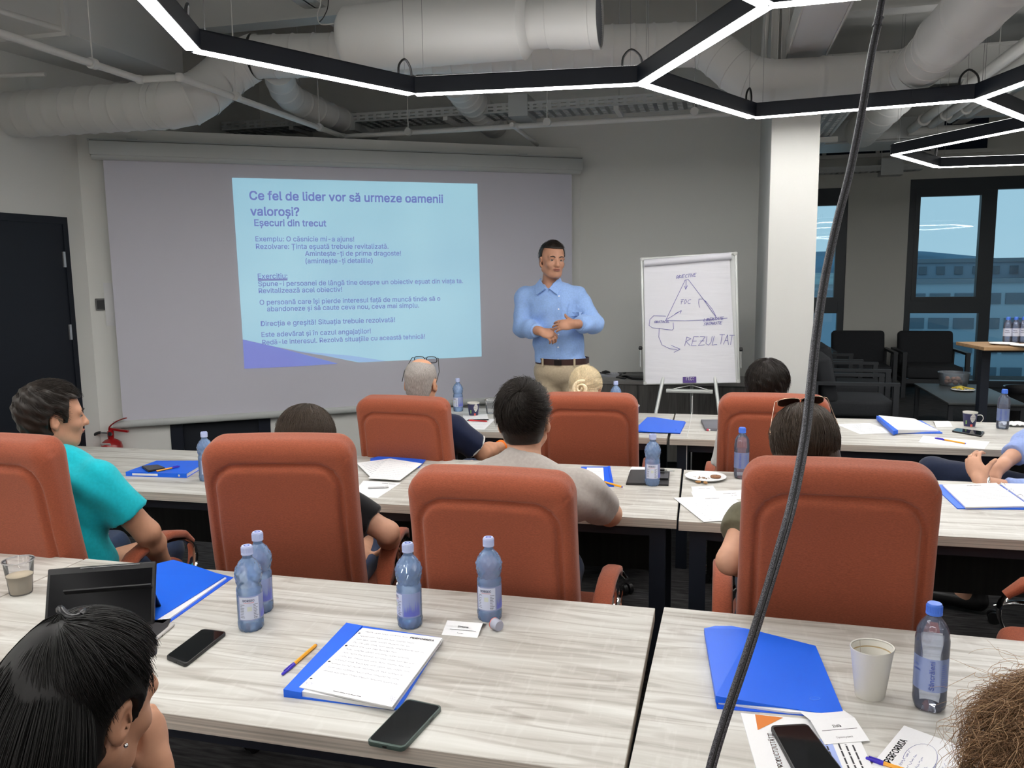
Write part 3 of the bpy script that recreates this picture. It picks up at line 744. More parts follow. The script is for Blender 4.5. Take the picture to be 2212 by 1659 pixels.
for x in (-1.6, -.2, 1.2):
    obj('hanger_rod', tube(BM(), [(x, 0, 0), (x, 0, ZC - 2.95)], .005, 6), PIPE, t)
    obj('support_bar', boxb((x, 0, -.02), (.04, .36, .03)), PIPE, t)
t = cable_tray('cable_tray', 'perforated cable tray going back right of the column', 5.9, 11.4, .86, 2.98, wd=.34, axis='y')
for y in (-1.5, 0.2, 1.9): obj('support_bar', boxb((y, 0, -.035), (.05, .50, .05)), PIPE, t)
t = cable_tray('cable_tray', 'perforated cable tray low across the far wall', .6, 2.6, 12.2, 2.98, wd=.2)
obj('tray_joint', boxb((.62, 0, .05), (.28, .24, .22)), TRAY, t)
for x in (-.6, .5): obj('hanger_rod', tube(BM(), [(x, 0, 0), (x, 0, ZC - 2.98)], .006, 6), PIPE, t)
# fan-coil casing, round duct end, clerestory, pipes at the right
t = thing('fan_coil_unit', 'pale boxed fan coil unit under the dark high windows', 'fan coil', (1.75, 10.6, 3.12))
obj('casing', boxb((0, 0, .12), (1.3, .7, .24), bev=.008), TRAY, t, smooth=40); obj('drain_pan', boxb((0, 0, -.015), (1.36, .74, .02)), TRAY, t)
t = thing('clerestory_window', 'row of dark high windows under the slab beyond the column', 'window', (2.1, 12.52, 3.2))
for i in range(4):
    obj('pane', boxb((-1.05 + i * .7, 0, .28), (.64, .02, .42)), mat('night_pane', (.008, .012, .03), .15), t)
obj('frame', box(box(boxb((0, 0, .52), (2.9, .05, .05)), (0, 0, .04), (2.9, .05, .05)), (-1.42, 0, .28), (.05, .05, .5)), PIPE, t)
for i in range(3): obj('mullion', boxb((-.7 + i * .7, 0, .28), (.05, .05, .44)), PIPE, t)
q0, q1 = P(1862, 283, 3.15), P(1925, 215, 3.15)
t, O = duct('round_duct', 'capped white round duct end right of the column', [q0, q0 + (q1 - q0) * 1.4], .17, pitch=.45)
obj('end_cap', lathe(BM(), [(.001, -.04), (.12, -.03), (.17, 0), (.17, .02)], 32, ax='y'), DUCT, t, smooth=60)
for i, (xx, yy) in enumerate(((1968, 279), (2012, 270), (2052, 259), (2092, 248))):
    a = P(xx, yy, 3.2 + i * .02); pipe('heating_pipe', 'white heating pipe, %s of four running back below the ceiling' % ('leftmost', 'second', 'third', 'rightmost')[i],
         [a, Vector((a.x, a.y - 5.5, a.z))], .045 - .004 * i, [Vector((a.x, a.y - .6, a.z)), Vector((a.x, a.y - 2.2, a.z))])
a = P(1962, 285, 3.18); pipe('header_pipe', 'white header pipe joining the heating pipes at their ends', [a, Vector((a.x + 1.2, a.y, a.z)), Vector((a.x + 2.2, a.y + .2, a.z))], .05)
pipe('vertical_pipe', 'white upright pipe dropping to the slab above the column top', [PY(1657, 20, 5.66), PY(1643, 222, 5.66)], .02)
for i, x in enumerate((1672, 1694)):
    a = PY(x, 135, 5.66); t = thing('strut_channel', ('left', 'right')[i] + ' white slotted strut channel upright above the column', 'strut', a)
    obj('channel_web', boxb((0, 0, (ZC - a.z) / 2), (.04, .012, ZC - a.z)), PIPE, t)
    obj('channel_lip', boxb((-.02, -.015, (ZC - a.z) / 2), (.006, .03, ZC - a.z)), PIPE, t); obj('channel_lip', boxb((.02, -.015, (ZC - a.z) / 2), (.006, .03, ZC - a.z)), PIPE, t)
c = PY(700, 0, 4.9)
wj = thing('loose_wires', 'bundle of loose pale wires dangling below the beam above the slide', 'wires', c)
obj('wire', tube(BM(), smooth_path([(0, 0, .3), (-.02, 0, 0), (-.05, 0, -.08), (-.03, 0, -.14), (.06, 0, -.145)], 5), .004, 6), PIPE, wj)
obj('wire', tube(BM(), smooth_path([(.03, 0, .3), (.03, 0, 0), (.0, 0, -.09), (-.04, 0, -.13)], 5), .003, 6), BLACKP, wj)
obj('junction_box', boxb((0, 0, .02), (.09, .05, .03)), PIPE, wj)
c = PY(2030, 60, 6.4); t = thing('pipe_sensor', 'small dark spotlight sensor clipped below the wide duct', 'sensor', PY(2035, 82, 6.3))
obj('sensor_head', lathe(BM(), [(.012, -.03), (.03, -.02), (.03, .03), (.01, .05)], 12), BLACKP, t); obj('stem', tube(BM(), [(0, 0, .03), (.05, 0, .12), (.1, 0, .1)], .006, 6), PIPE, t)

# ================================================================== HEXAGON LIGHTS
ZL = 2.58
nodes = {k: P(x, y, ZL) for k, (x, y) in dict(a=(418, 111), b=(893, 206), c=(1386, 183), e=(1626, 256), f=(2112, 217), i=(1931, 335), j=(2025, 362)).items()}
def ext(p, x, y, L): q = P(x, y, ZL); return p + (q - p).normalized() * L
nodes['z'] = ext(nodes['a'], 315, 0, 1.17); nodes['d'] = ext(nodes['c'], 1690, -5, 1.2)
nodes['g'] = ext(nodes['f'], 2212, 181, 1.2); nodes['h'] = ext(nodes['f'], 2212, 280, 1.22)
nodes['h'] = P(2250, 272, ZL); nodes['k'] = ext(nodes['j'], 2212, 356, 1.2)
nodes['y'] = nodes['z'] + (nodes['c'] - nodes['d']).normalized() * 0 + Vector((.62, -1.02, 0)); nodes['x'] = nodes['d'] + Vector((-.58, -1.04, 0))
nodes['l'] = nodes['k'] + Vector((.6, -1.0, 0)); nodes['m'] = nodes['g'] + Vector((-.6, -1.0, 0)); nodes['n'] = nodes['d'] + Vector((1.2, -.05, 0))
bars = [('z', 'a', 'black linear light with bright underside at the top left corner'), ('a', 'b', 'black light bar sloping down left of centre above the slide'),
        ('b', 'c', 'middle black light bar running level above the presenter'), ('c', 'd', 'broad bright light bar rising steeply to the top edge'),
        ('c', 'e', 'short black light bar falling to the column top'), ('e', 'f', 'long black light bar crossing in front of the column and behind the cable'),
        ('f', 'g', 'black light bar leaving at the right edge above the others'), ('f', 'h', 'bright light bar running down to the right edge'),
        ('i', 'h', 'far black light bar over the right window, sloping up right'), ('i', 'j', 'shortest far light bar at the acute left corner of the second hexagon'),
        ('j', 'k', 'lowest far light bar level above the right window')]
def light_bar(A, B, label, wires=True, up=True, group='hexagon lights of black bars hung from the ceiling'):
    O = (A + B) / 2; d = (B - A); L = d.length - .012; ang = math.atan2(d.y, d.x)
    t = thing('pendant_light', label, 'light', O, ang, group if wires else 'light bars hung beyond the edges of the picture')
    bm = BM(); w2 = .034; hh = .085
    box(bm, (0, 0, hh - .003), (L, w2 * 2, .006)); box(bm, (0, w2 - .002, hh / 2 + .001), (L, .004, hh - .004)); box(bm, (0, -w2 + .002, hh / 2 + .001), (L, .004, hh - .004))
    for s in (-1, 1): box(bm, (s * (L / 2 - .002), 0, hh / 2), (.004, w2 * 2 - .01, hh - .01))
    obj('housing', bm, LAMP_B, t)
    obj('diffuser', boxb((0, 0, .003), (L - .012, w2 * 2 - .010, .006), bev=.002, seg=1), GLOW, t)
    if up: obj('added_top_glow', boxb((0, 0, hh + .001), (L - .03, w2 * 2 - .024, .004)), GLOWUP, t)  # added glowing strip that throws light upwards
    if wires:
        for s in (-1, 1): obj('suspension_wire', tube(BM(), [(s * (L / 2 - .05), 0, hh), (s * (L / 2 - .05), 0, ZC - ZL)], .0012, 5), mat('steel_wire', (.25, .25, .26), .4, metal=.7), t)
        obj('power_loop', tube(BM(), smooth_path([(L / 2 - .09, 0, hh - .01), (L / 2 - .085, 0, hh + .05), (L / 2 - .045, 0, hh + .085), (L / 2 + .0, .01, hh + .05), (L / 2 + .01, .015, hh - .01)], 4), .006, 8), BLACKP, t, smooth=60)
    return t
for a, b, lb in bars: light_bar(nodes[a], nodes[b], lb, up=(a + b) not in ('ef', 'fg', 'fh', 'ce'))
for i, (a, b) in enumerate((('z', 'y'), ('y', 'x'), ('x', 'd'), ('d', 'n'), ('n', 'm'), ('m', 'g'), ('k', 'l'), ('l', 'h'))):
    o = light_bar(nodes[a], nodes[b], 'black light bar of the hexagons added outside the picture above the viewer', False)
def hexring(cx, cy, s=1.18, r0=3):
    pts = [Vector((cx + s * math.cos(R(60 * k + r0)), cy + s * math.sin(R(60 * k + r0)), ZL)) for k in range(6)]
    for k in range(6): light_bar(pts[k], pts[(k + 1) % 6], 'black light bar of the hexagons added outside the picture above the viewer', False)
hexring(-.4, -1.2); hexring(3.6, .9); hexring(-3.55, .8); hexring(-2.6, -.9 - 1.7, 1.18); hexring(4.2, 5.2)  # unseen further rings, added to light the room

# ================================================================== TABLES
def table(label, x0, x1, y0, y1, rz=0, pivot=None, group='whitewashed wood desks in three rows'):
    c = Vector(((x0 + x1) / 2, (y0 + y1) / 2, 0)); L = x1 - x0; D = y1 - y0
    t = thing('desk', label, 'desk', c, rz, group)
    bm = boxb((0, 0, .732), (L, D, .036), bev=.0012, seg=1)
    for f in bm.faces:
        if abs(f.normal.z) < .5: f.material_index = 1
    obj('tabletop', bm, [TABLE, EDGE], t)
    for sx in (-1, 1):
        for sy in (-1, 1):
            obj('leg', boxb((sx * (L / 2 - .07), sy * (D / 2 - .06), .357), (.06, .06, .714)), BLACKM, t)
        obj('side_rail', boxb((sx * (L / 2 - .07), 0, .69), (.05, D - .18, .04)), BLACKM, t)
    obj('modesty_panel', boxb((0, D / 2 - .12, .50), (L - .22, .018, .40)), DARKP, t)
    obj('cross_rail', boxb((0, -D / 2 + .06, .69), (L - .2, .04, .04)), BLACKM, t)
    return t
def P2(x, y, z=.75): q = P(x, y, z); return q.x, q.y
table('desk in the front row under the tablet, the binder and the dark phone', -1.985, -.150, 1.362, 2.127)
table('desk in the front row under the white paper cup and the closed blue folder', -.135, 1.66, 1.352, 2.122, R(-1.2))
table('desk at the left edge of the front row under the plastic coffee cup', -3.8, -1.99, 1.36, 2.12)
table('desk in the middle row on which the man in the grey shirt leans', -1.93, -.142, 2.93, 3.735, R(1.2))
table('desk in the middle row with the cookie plate and loose papers', -.133, 1.75, 2.95, 3.75, R(1.0))
table('desk in the middle row beside the man in the turquoise shirt', -3.75, -1.94, 2.88, 3.66, R(1.2))
table('desk in the back row left of the vertical white cord', -2.02, -.262, 4.45, 5.25)
table('desk in the back row with the handled cup and open binder', -.25, 1.95, 4.46, 5.27, R(.6))

# ================================================================== CONFERENCE CHAIRS
def backrest_mesh():
    W2, Z0, Z1, TH = .252, .44, 1.13, .115
    F = Field(axis(-.29, .29, .0065), axis(-.16, .12, .0065), axis(.38, 1.18, .0065))
    sl = tuple(slice(0, n) for n in F.V.shape); X, Y, Z = F.pts(sl)
    zc, hz = (Z0 + Z1) / 2, (Z1 - Z0) / 2
    yb = Y + .018 * np.cos((Z - .75) * 4) + .25 * X * X          # gentle curve
    t = (Z - Z0) / (Z1 - Z0)
    wide = W2 * (1 - .035 * t)
    def rr(x, z, a, b, r):
        qx, qz = np.abs(x) - (a - r), np.abs(z) - (b - r)
        return np.minimum(np.maximum(qx, qz), 0) + np.sqrt(np.maximum(qx, 0) ** 2 + np.maximum(qz, 0) ** 2) - r
    d2 = rr(X, Z - zc, wide, hz, .062); th = TH / 2 + .012 * np.clip((Z - .95) / .2, 0, 1)
    qy = np.abs(yb) - (th - .045); q2 = d2 + .045
    d = np.minimum(np.maximum(q2, qy), 0) + np.sqrt(np.maximum(q2, 0) ** 2 + np.maximum(qy, 0) ** 2) - .045
    # rear inner panel, a touch proud, bounded by a sewn groove
    zp = 1.058; pin = rr(X, Z - (zp + .40) / 2, wide - .042, (zp - .40) / 2 + .0, .075)
    front = yb + th - .0
    proud = np.clip(-pin / .02, 0, 1) * .010 * (yb < -.01)
    d = d - proud
    groove = np.sqrt(pin ** 2 + (d * .9) ** 2) - .0095
    d = np.where(yb < 0, np.maximum(d, -groove), d)
    # corner seams of the head roll
    for s in (-1, 1):
        ln_ = ((X * s - (.155)) * .70 - (Z - 1.015) * .71) ; seam = np.sqrt(ln_ ** 2 + (d * 1.0) ** 2) - .0035
        on = (pin > .005) & (Z > .99) & (yb < .0) & (X * s > .12)
        d = np.where(on, np.maximum(d, -seam), d)
    F.V[:] = d
    return F.mesh('backrest')
def seat_mesh():
    F = Field(axis(-.30, .30, .012), axis(-.30, .34, .012), axis(.36, .56, .016))
    sl = tuple(slice(0, n) for n in F.V.shape); X, Y, Z = F.pts(sl)
    q = [np.abs(X) - .20, np.abs(Y - .02) - .21, np.abs(Z - .462 + .03 * np.clip(Y - .12, 0, 1) * 4 * 0) - .012]
    d = np.sqrt(sum(np.maximum(a, 0) ** 2 for a in q)) + np.minimum(np.maximum(np.maximum(q[0], q[1]), q[2]), 0) - .048
    F.V[:] = d; return F.mesh('seat')
_BACK, _SEAT = backrest_mesh(), seat_mesh()
_BACK.materials.append(ORANGE); _SEAT.materials.append(ORANGE)
def arm_pad(s):
    bm = BM(); prof = [(-.20, .555), (-.17, .600), (-.10, .645), (0, .665), (.10, .662), (.18, .640), (.235, .595)]
    rings = []
    for i, (y, z) in enumerate(prof):
        a = prof[max(i - 1, 0)]; b = prof[min(i + 1, len(prof) - 1)]; d = Vector((0, b[0] - a[0], b[1] - a[1])).normalized(); nn = Vector((0, -d.z, d.y))
        w_, h_ = (.031, .015) if 0 < i < len(prof) - 1 else (.022, .010)
        c = Vector((s * .285, y, z)); ring = []
        for k in range(12):
            an = 2 * math.pi * k / 12; cx = math.copysign(abs(math.cos(an)) ** .6, math.cos(an)) * w_; cz = math.copysign(abs(math.sin(an)) ** .6, math.sin(an)) * h_
            ring.append(bm.verts.new(c + Vector((cx, 0, 0)) + nn * cz))
        rings.append(ring)
    for a, b in zip(rings, rings[1:]):
        for k in range(12): bm.faces.new((a[k], a[(k + 1) % 12], b[(k + 1) % 12], b[k]))
    bm.faces.new(rings[0][::-1]); bm.faces.new(rings[-1]); return bm
def make_chair(label):
    t = thing('conference_chair', label, 'chair', (0, 0, 0), 0, 'rust orange conference chairs at the desks')
    b = link('backrest', _BACK, None, t); b.rotation_euler = (R(11), 0, 0); b.location = (0, -.14, .005)
    link('seat', _SEAT, None, t)
    for s in (-1, 1):
        p = obj('armrest', arm_pad(s), ORANGE, t, smooth=70)
        bm = BM(); path = [(s * .285, -.20, .535), (s * .285, -.1, .625), (s * .285, .02, .645), (s * .285, .17, .622), (s * .285, .245, .57), (s * .285, .235, .49), (s * .27, .16, .43), (s * .22, .08, .405), (s * .12, .03, .40)]
        obj('chrome_bracket', tube(bm, smooth_path(path, 4), .012, 8, flat=(1.9, .45)), CHROME, p, smooth=60)
        bm = BM(); obj('chrome_strut', tube(bm, smooth_path([(s * .285, -.2, .54), (s * .28, -.22, .47), (s * .25, -.2, .42), (s * .14, -.1, .40)], 4), .011, 8, flat=(1.9, .45)), CHROME, p, smooth=60)
    obj('seat_plate', boxb((0, .0, .395), (.30, .30, .025), bev=.006), BLACKP, t)
    obj('gas_column', lathe(BM(), [(.03, .10), (.03, .22), (.018, .23), (.018, .385)], 16), BLACKP, t, smooth=40)
    base = obj('hub', lathe(BM(), [(.045, .07), (.05, .08), (.045, .13), (.03, .14)], 20), CHROME, t, smooth=40)
    for k in range(5):
        a = R(72 * k + 18); d = Vector((math.cos(a), math.sin(a), 0))
        leg = obj('base_leg', tube(BM(), [d * .03 + UZ * .11, d * .16 + UZ * .118, d * .25 + UZ * .108, d * .325 + UZ * .085], [.022, .020, .017, .013], 10, flat=(1.1, .7)), CHROME, t, smooth=60)
        c = d * .32; e = Vector((-d.y, d.x, 0))
        bm = BM()
        for q in (-1, 1): tube(bm, [c + e * .006 * q + UZ * .028, c + e * .026 * q + UZ * .028], .028, 16)
        obj('caster', bm, BLACKP, leg, smooth=40)
    return t
_chairs = [
 ('rust chair at the left edge in front of the man in turquoise', (-2.30, 2.20), 1.14, 2),
 ('rust chair tilted left, holding the brown-haired woman in black', (-1.375, 2.375), 1.14, 12),
 ('rust chair in the middle holding the dark-haired man in grey', (-.62, 2.265), 1.09, 0),
 ('rust chair behind the hanging cable, holding the woman with sunglasses', (.315, 2.315), 1.145, 0),
 ('rust chair in the back row under the bald man', (-1.50, 3.80), 1.05, -3),
 ('rust chair in the back row under the blonde bun', (-.62, 4.03), 1.055, 3),
 ('rust chair in the back row just left of the cable, under the short dark hair', (.255, 3.93), 1.085, -2)]
chair0 = None
for lb, (x, y), ztop, rz in _chairs:
    if chair0 is None: chair0 = make_chair(lb); c = chair0
    else: c = copy_tree(chair0, label=lb)
    k = (ztop + .013) / 1.12; c.scale = (1, 1, k)
    a = R(rz); off = .275          # the top of the reclined back lies behind the seat centre
    c.location = (x - math.sin(a) * off, y + math.cos(a) * off, 0); c.rotation_euler = (0, 0, a)
CH = {}
c = copy_tree(chair0, label='rust chair turned aside at the right edge, only its chrome foot and seat showing'); c.scale = (1, 1, 1); c.location = (1.16, 2.56, 0); c.rotation_euler = (0, 0, R(90))
c = copy_tree(chair0, label='rust chair pulled out at the right edge under the man with clasped hands'); c.scale = (1, 1, 1); c.location = (1.60, 4.02, 0); c.rotation_euler = (0, 0, R(80))
c = copy_tree(chair0, label='rust chair below the front desk under the woman with black ponytail'); c.scale = (1, 1, .98); c.location = (-.98, .80, 0); c.rotation_euler = (0, 0, R(8))
c = copy_tree(chair0, label='rust chair below the front desk at the lower right corner'); c.scale = (1, 1, .98); c.location = (.40, .72, 0); c.rotation_euler = (0, 0, R(0))

# ================================================================== SCREEN WALL
def on_screen(along, z, off): return SW + su * along + sn * off + Vector((0, 0, z))
ang_s = math.atan2(su.y, su.x)
a0, a1 = SL - 3.81, SL - .11
t = thing('projection_screen', 'large roll-down projection screen with blue slide on the angled wall', 'screen', SW + su * ((a0 + a1) / 2) + sn * .07 + Vector((0, 0, .5)), ang_s)
# local axes of the screen: x along the wall, -y into the room, z up (z = 0 at 0.5 m)
Lh = (a1 - a0) / 2
obj('fabric', boxb((0, 0, (.56 + 2.55) / 2 - .5), (Lh * 2, .002, 2.55 - .56)), SCREENM, t)
bm = BM(); tube(bm, [(-Lh - .07, 0, .065), (Lh + .03, 0, .065)], .022, 12, flat=(.8, 1.3)); obj('bottom_bar', bm, CASEM, t, smooth=40)
cs = obj('case', boxb((0, -.005, 2.095), (Lh * 2 + .16, .11, .10), bev=.008), CASEM, t, smooth=40)
obj('case_lip', tube(BM(), [(-Lh - .07, -.015, 2.045), (Lh + .07, -.015, 2.045)], .032, 14), CASEM, cs, smooth=40)
obj('mounting_rail', boxb((0, .01, 2.155), (Lh * 2 + .18, .09, .014)), CASEM, cs)
obj('shadow_gap', boxb((0, -.045, 2.146), (Lh * 2 + .15, .02, .006)), mat('gap_dark', (.15, .16, .15), .7), cs)
for x in (-Lh + .2, Lh - .45): obj('bracket', boxb((x, .02, 2.168), (.07, .06, .012)), TRAY, cs)
# the slide: projected light put in as glowing colour, no projector
def sl_pt(x, y):             # photograph position -> (along, up) on the fabric
    O = t.location; d = ray(x, y); n = np.array([sn.x, sn.y, 0]); o = np.array([O.x, O.y, 0]) + n * .004
    k = (o @ n) / (d @ n); p = d * k + np.array([0, 0, H]); q = p - np.array([O.x, O.y, O.z])
    return float(q[0] * su.x + q[1] * su.y), float(q[2])
def slide_mat(name, c1, c2=None, s=.80):
    m = bpy.data.materials.new(name); m.use_nodes = True; b = m.node_tree.nodes['Principled BSDF']; n = m.node_tree.nodes; l = m.node_tree.links
    b.inputs['Base Color'].default_value = (.35, .35, .38, 1); b.inputs['Roughness'].default_value = .8; b.inputs['Specular IOR Level'].default_value = .1
    b.inputs['Emission Color'].default_value = (*c1, 1); b.inputs['Emission Strength'].default_value = s
    if c2:
        tcn = n.new('ShaderNodeTexCoord'); sp = n.new('ShaderNodeTexNoise'); sp.inputs['Scale'].default_value = 1.3; sp.inputs['Detail'].default_value = 1
        l.new(tcn.outputs['Object'], sp.inputs[0]); r = n.new('ShaderNodeValToRGB'); r.color_ramp.elements[0].position = .35; r.color_ramp.elements[1].position = .65
        r.color_ramp.elements[0].color = (*c1, 1); r.color_ramp.elements[1].color = (*c2, 1); l.new(sp.outputs[0], r.inputs[0]); l.new(r.outputs[0], b.inputs['Emission Color'])
    return m
SLBG = slide_mat('slide_light_blue', (.26, .54, .68), (.32, .62, .74)); SLTXT = slide_mat('slide_violet_letters', (.10, .14, .42)); SLBLUE = slide_mat('slide_blue_wedge', (.10, .15, .74), (.08, .24, .85), .6); SLPALE = slide_mat('slide_pale_wedge', (.20, .40, .70))
def flat_poly(name, pts, m, parent, off):
    bm = BM(); f = bm.faces.new([bm.verts.new((p[0], off, p[1])) for p in pts]); bmesh.ops.triangulate(bm, faces=[f]); return obj(name, bm, m, parent)
slide = flat_poly('slide', [sl_pt(*q) for q in ((501, 384), (1031, 397), (1040.5, 770), (775, 783), (700, 768), (600, 750), (524.5, 733))], SLBG, t, -.004)
flat_poly('blue_wedge', [sl_pt(*q) for q in ((524.5, 733.5), (600, 750.5), (730, 785.5), (640, 791.5), (528, 796.5))], SLBLUE, slide, -.005)
flat_poly('pale_wedge', [sl_pt(*q) for q in ((628, 757), (760, 768.5), (835, 780), (778, 782.5), (700, 768))], SLPALE, slide, -.005)
def sline(s, x0, y0, x1, y1, bold=.0, cap_h=None):
    """a line of the slide: baseline from (x0, y0) to (x1, y1) in the photograph"""
    A, B = sl_pt(x0, y0), sl_pt(x1, y1); wd = math.hypot(B[0] - A[0], 0)
    o = text_on('slide_text', s, SLTXT, slide, (A[0], -.006, (A[1] + B[1]) / 2), (1, 0, 0), (0, 0, 1), width=wd, size=cap_h, bold=bold, lift=.0005)
    return o
TL = [("Ce fel de lider vor să urmeze oamenii", 539, 433, 957, 438, .034), ("valoroși?", 541, 466, 647, 467, .034), ("Eșecuri din trecut", 549.5, 489, 705, 489, .034),
 ("Exemplu: O căsnicie mi-a ajuns!", 552, 522, 765, 521, .016), ("Rezolvare: Ținta eșuată trebuie revitalizată.", 553, 538, 839, 537, .016), ("Amintește-ți de prima dragoste!", 659, 553, 866, 552, .016), ("(amintește-ți detaliile)", 660, 569, 805, 568, .016),
 ("Exercițiu:", 557, 602, 621, 601.5, .016), ("Spune-i persoanei de lângă tine despre un obiectiv eșuat din viața ta.", 558, 618, 1000, 612, .016), ("Revitalizează acel obiectiv!", 559, 633, 739, 630.5, .016),
 ("O persoană care își pierde interesul față de muncă tinde să o", 561, 658, 951, 650, .016), ("abandoneze și să caute ceva nou, ceva mai simplu.", 577, 672, 905, 665, .016),
 ("Direcția e greșită! Situația trebuie rezolvată!", 563.5, 704, 853, 696, .016), ("Este adevărat și în cazul angajaților!", 565, 728, 801, 720, .016), ("Redă-le interesul. Rezolvă situațiile cu această tehnică!", 566.5, 743, 918, 733, .016)]
for a in TL: sline(*a)
A, B = sl_pt(557, 604.5), sl_pt(621, 604); obj('underline', boxb(((A[0] + B[0]) / 2, -.006, A[1]), (B[0] - A[0], .001, .016)), SLTXT, slide)
# switch, paper strip behind the screen, extinguisher
p = on_screen(SL - 3.90, 1.47, 0); t = thing('wall_thermostat', 'small square black control panel on the wall left of the screen', 'thermostat', p, ang_s)
obj('surround', boxb((0, -.006, 0), (.088, .012, .088), bev=.004), mat('dark_steel', (.10, .10, .10), .35, metal=.6), t); obj('glass_face', boxb((0, -.0135, 0), (.066, .004, .066), bev=.001), mat('gloss_black', (.006, .007, .012), .12), t)
p = on_screen(SL - 3.83, 1.47, .016); t = thing('wall_notice', 'white paper strip half hidden behind the left edge of the screen', 'notice', p, ang_s)
obj('sheet', boxb((0, 0, 0), (.10, .003, .32)), WHITEP, t)
RED = mat('extinguisher_red', (.36, .008, .010), .28, coat=.5)
p = P(241, 960, .42); t = thing('fire_extinguisher', 'red fire extinguisher on the floor below the screen corner', 'extinguisher', (p.x, p.y, 0), R(10))
obj('cylinder', lathe(BM(), [(.001, 0), (.07, 0), (.078, .012), (.078, .40), (.070, .435), (.045, .455), (.022, .465), (.022, .485)], 28), RED, t, smooth=50)
obj('label_band', lathe(BM(), [(.0786, .15), (.0786, .33)], 28, cap=False), mat('ext_label', (.62, .60, .55), .5), t, smooth=60)
obj('top_label', boxb((.0, -.071, .435), (.07, .004, .02), Matrix.Rotation(R(30), 3, 'X')), WHITEP, t)
obj('valve', lathe(BM(), [(.018, .47), (.024, .48), (.024, .52), (.014, .53)], 16), RED, t, smooth=40)
obj('nozzle_joint', tube(BM(), [(-.075, 0, .51), (.0, 0, .51)], .011, 12), CHROME, t, smooth=60)
obj('gauge', tube(BM(), [(.01, -.03, .505), (.01, -.022, .505)], .016, 16), CHROME, t)
obj('lever', box(BM(), (.07, 0, .530), (.14, .02, .016), Matrix.Rotation(R(8), 3, 'Y')), RED, t)
obj('carry_handle', tube(BM(), smooth_path([(-.01, 0, .53), (.0, 0, .56), (.05, 0, .595), (.10, 0, .615), (.13, 0, .622)], 4), .010, 8, flat=(1.2, .5)), RED, t, smooth=60)
obj('hose', tube(BM(), smooth_path([(-.07, 0, .51), (-.10, 0, .508), (-.145, 0, .48), (-.17, 0, .41), (-.17, 0, .30), (-.14, -.02, .2), (-.09, -.03, .15)], 5), .011, 10), BLACKP, t, smooth=60)

# ================================================================== SIDEBOARD AND FLIPCHART
t = thing('sideboard', 'grey wood sideboard along the wall behind the flipchart', 'cabinet', (-.42, 7.06, 0))
obj('worktop', boxb((.0, 0, .735), (1.40, .46, .03), bev=.0015, seg=1), mat('sideboard_top', (.33, .315, .30), .5, noise=((3, 40, 40), .15, 4)), t)
obj('carcass', boxb((.0, .01, .39), (1.36, .42, .66)), DARKWOOD, t); obj('plinth', boxb((0, .02, .03), (1.32, .38, .06)), BLACKP, t)
for i in range(3): obj('door', boxb((-.453 + i * .453, -.21, .39), (.444, .018, .65), bev=.001, seg=1), DARKWOOD, t)
fc = thing('flipchart', 'white flipchart easel with triangle diagram drawn in violet marker', 'flipchart', (0, 0, 0))
YF = 5.95
def PF(x, y, lean=.0):       # a point of the leaning board plane
    q = PY(x, y, YF); z = q.z; return PY(x, y, YF + (z - .85) * .10)
c_ = [PF(1386, 560), PF(1590, 542), PF(1601, 829), PF(1388, 829)]
Oc = (c_[2] + c_[3]) / 2; fc.location = (Oc.x, Oc.y, 0)
ux = ((c_[1] - c_[0]) + (c_[2] - c_[3])).normalized(); vz = ((c_[0] - c_[3]) + (c_[1] - c_[2])).normalized(); ny = ux.cross(vz).normalized()
ux = vz.cross(ny).normalized(); ux = -ux if ux.x < 0 else ux; ny = ux.cross(vz).normalized()    # towards the viewer
ctr = (c_[0] + c_[1] + c_[2] + c_[3]) / 4; BW = ((c_[1] - c_[0]).length + (c_[2] - c_[3]).length) / 2; BH = ((c_[0] - c_[3]).length + (c_[1] - c_[2]).length) / 2
Mb = Matrix((ux, ny * -1, vz)).transposed()          # board local: x right, y away, z up
fb = bpy.data.objects.new('board', bpy.data.meshes.new('board'))
def fplane(x, y):            # photograph -> board local x, z
    d = Vector(ray(x, y)); O = ctr + ny * .02; k = ((O - Vector((0, 0, H))) @ ny) / (d @ ny) if False else ((O - Vector((0, 0, H))).dot(ny)) / d.dot(ny)
    p = Vector((0, 0, H)) + d * k - ctr; return p.dot(ux), p.dot(vz)
ALU = mat('anodised_frame', (.60, .62, .60), .35, metal=.3)
def fobj(name, bm, m, parent, smooth=None):
    for v in bm.verts: v.co = (ctr - fc.location) + ux * v.co.x - ny * v.co.y + vz * v.co.z
    return obj(name, bm, m, parent, smooth=smooth)
board = fobj('whiteboard', boxb((0, .004, 0), (BW - .02, .012, BH - .02)), mat('whiteboard_enamel', (.66, .68, .67), .15), fc)
for s in (-1, 1):
    fobj('board_frame', boxb((s * (BW / 2 - .008), 0, 0), (.018, .024, BH - .03), bev=.005), ALU, fc, 40)
    fobj('board_frame', boxb((0, 0, s * (BH / 2 - .008)), (BW - .03, .024, .018), bev=.005), ALU, fc, 40)
for sx in (-1, 1):
    for sz in (-1, 1): fobj('corner_cap', boxb((sx * (BW / 2 - .012), 0, sz * (BH / 2 - .012)), (.030, .028, .030), bev=.009), mat('corner_plastic', (.55, .56, .54), .4), fc, 40)
pa = [fplane(*q) for q in ((1391, 574), (1576, 556), (1590, 826), (1394, 829))]
bm = BM(); f = [bm.verts.new((p[0], -.012 - (.004 if i < 2 else 0), p[1])) for i, p in enumerate(pa)]; b_ = [bm.verts.new((p[0], -.006, p[1])) for p in pa]
bm.faces.new(f); bm.faces.new(b_[::-1])
for i in range(4): bm.faces.new((f[i], f[(i + 1) % 4], b_[(i + 1) % 4], b_[i]))
pad = fobj('paper_pad', bm, mat('flip_paper', (.80, .80, .84), .8, bump=((2, 2, 14), .35, .02)), fc)
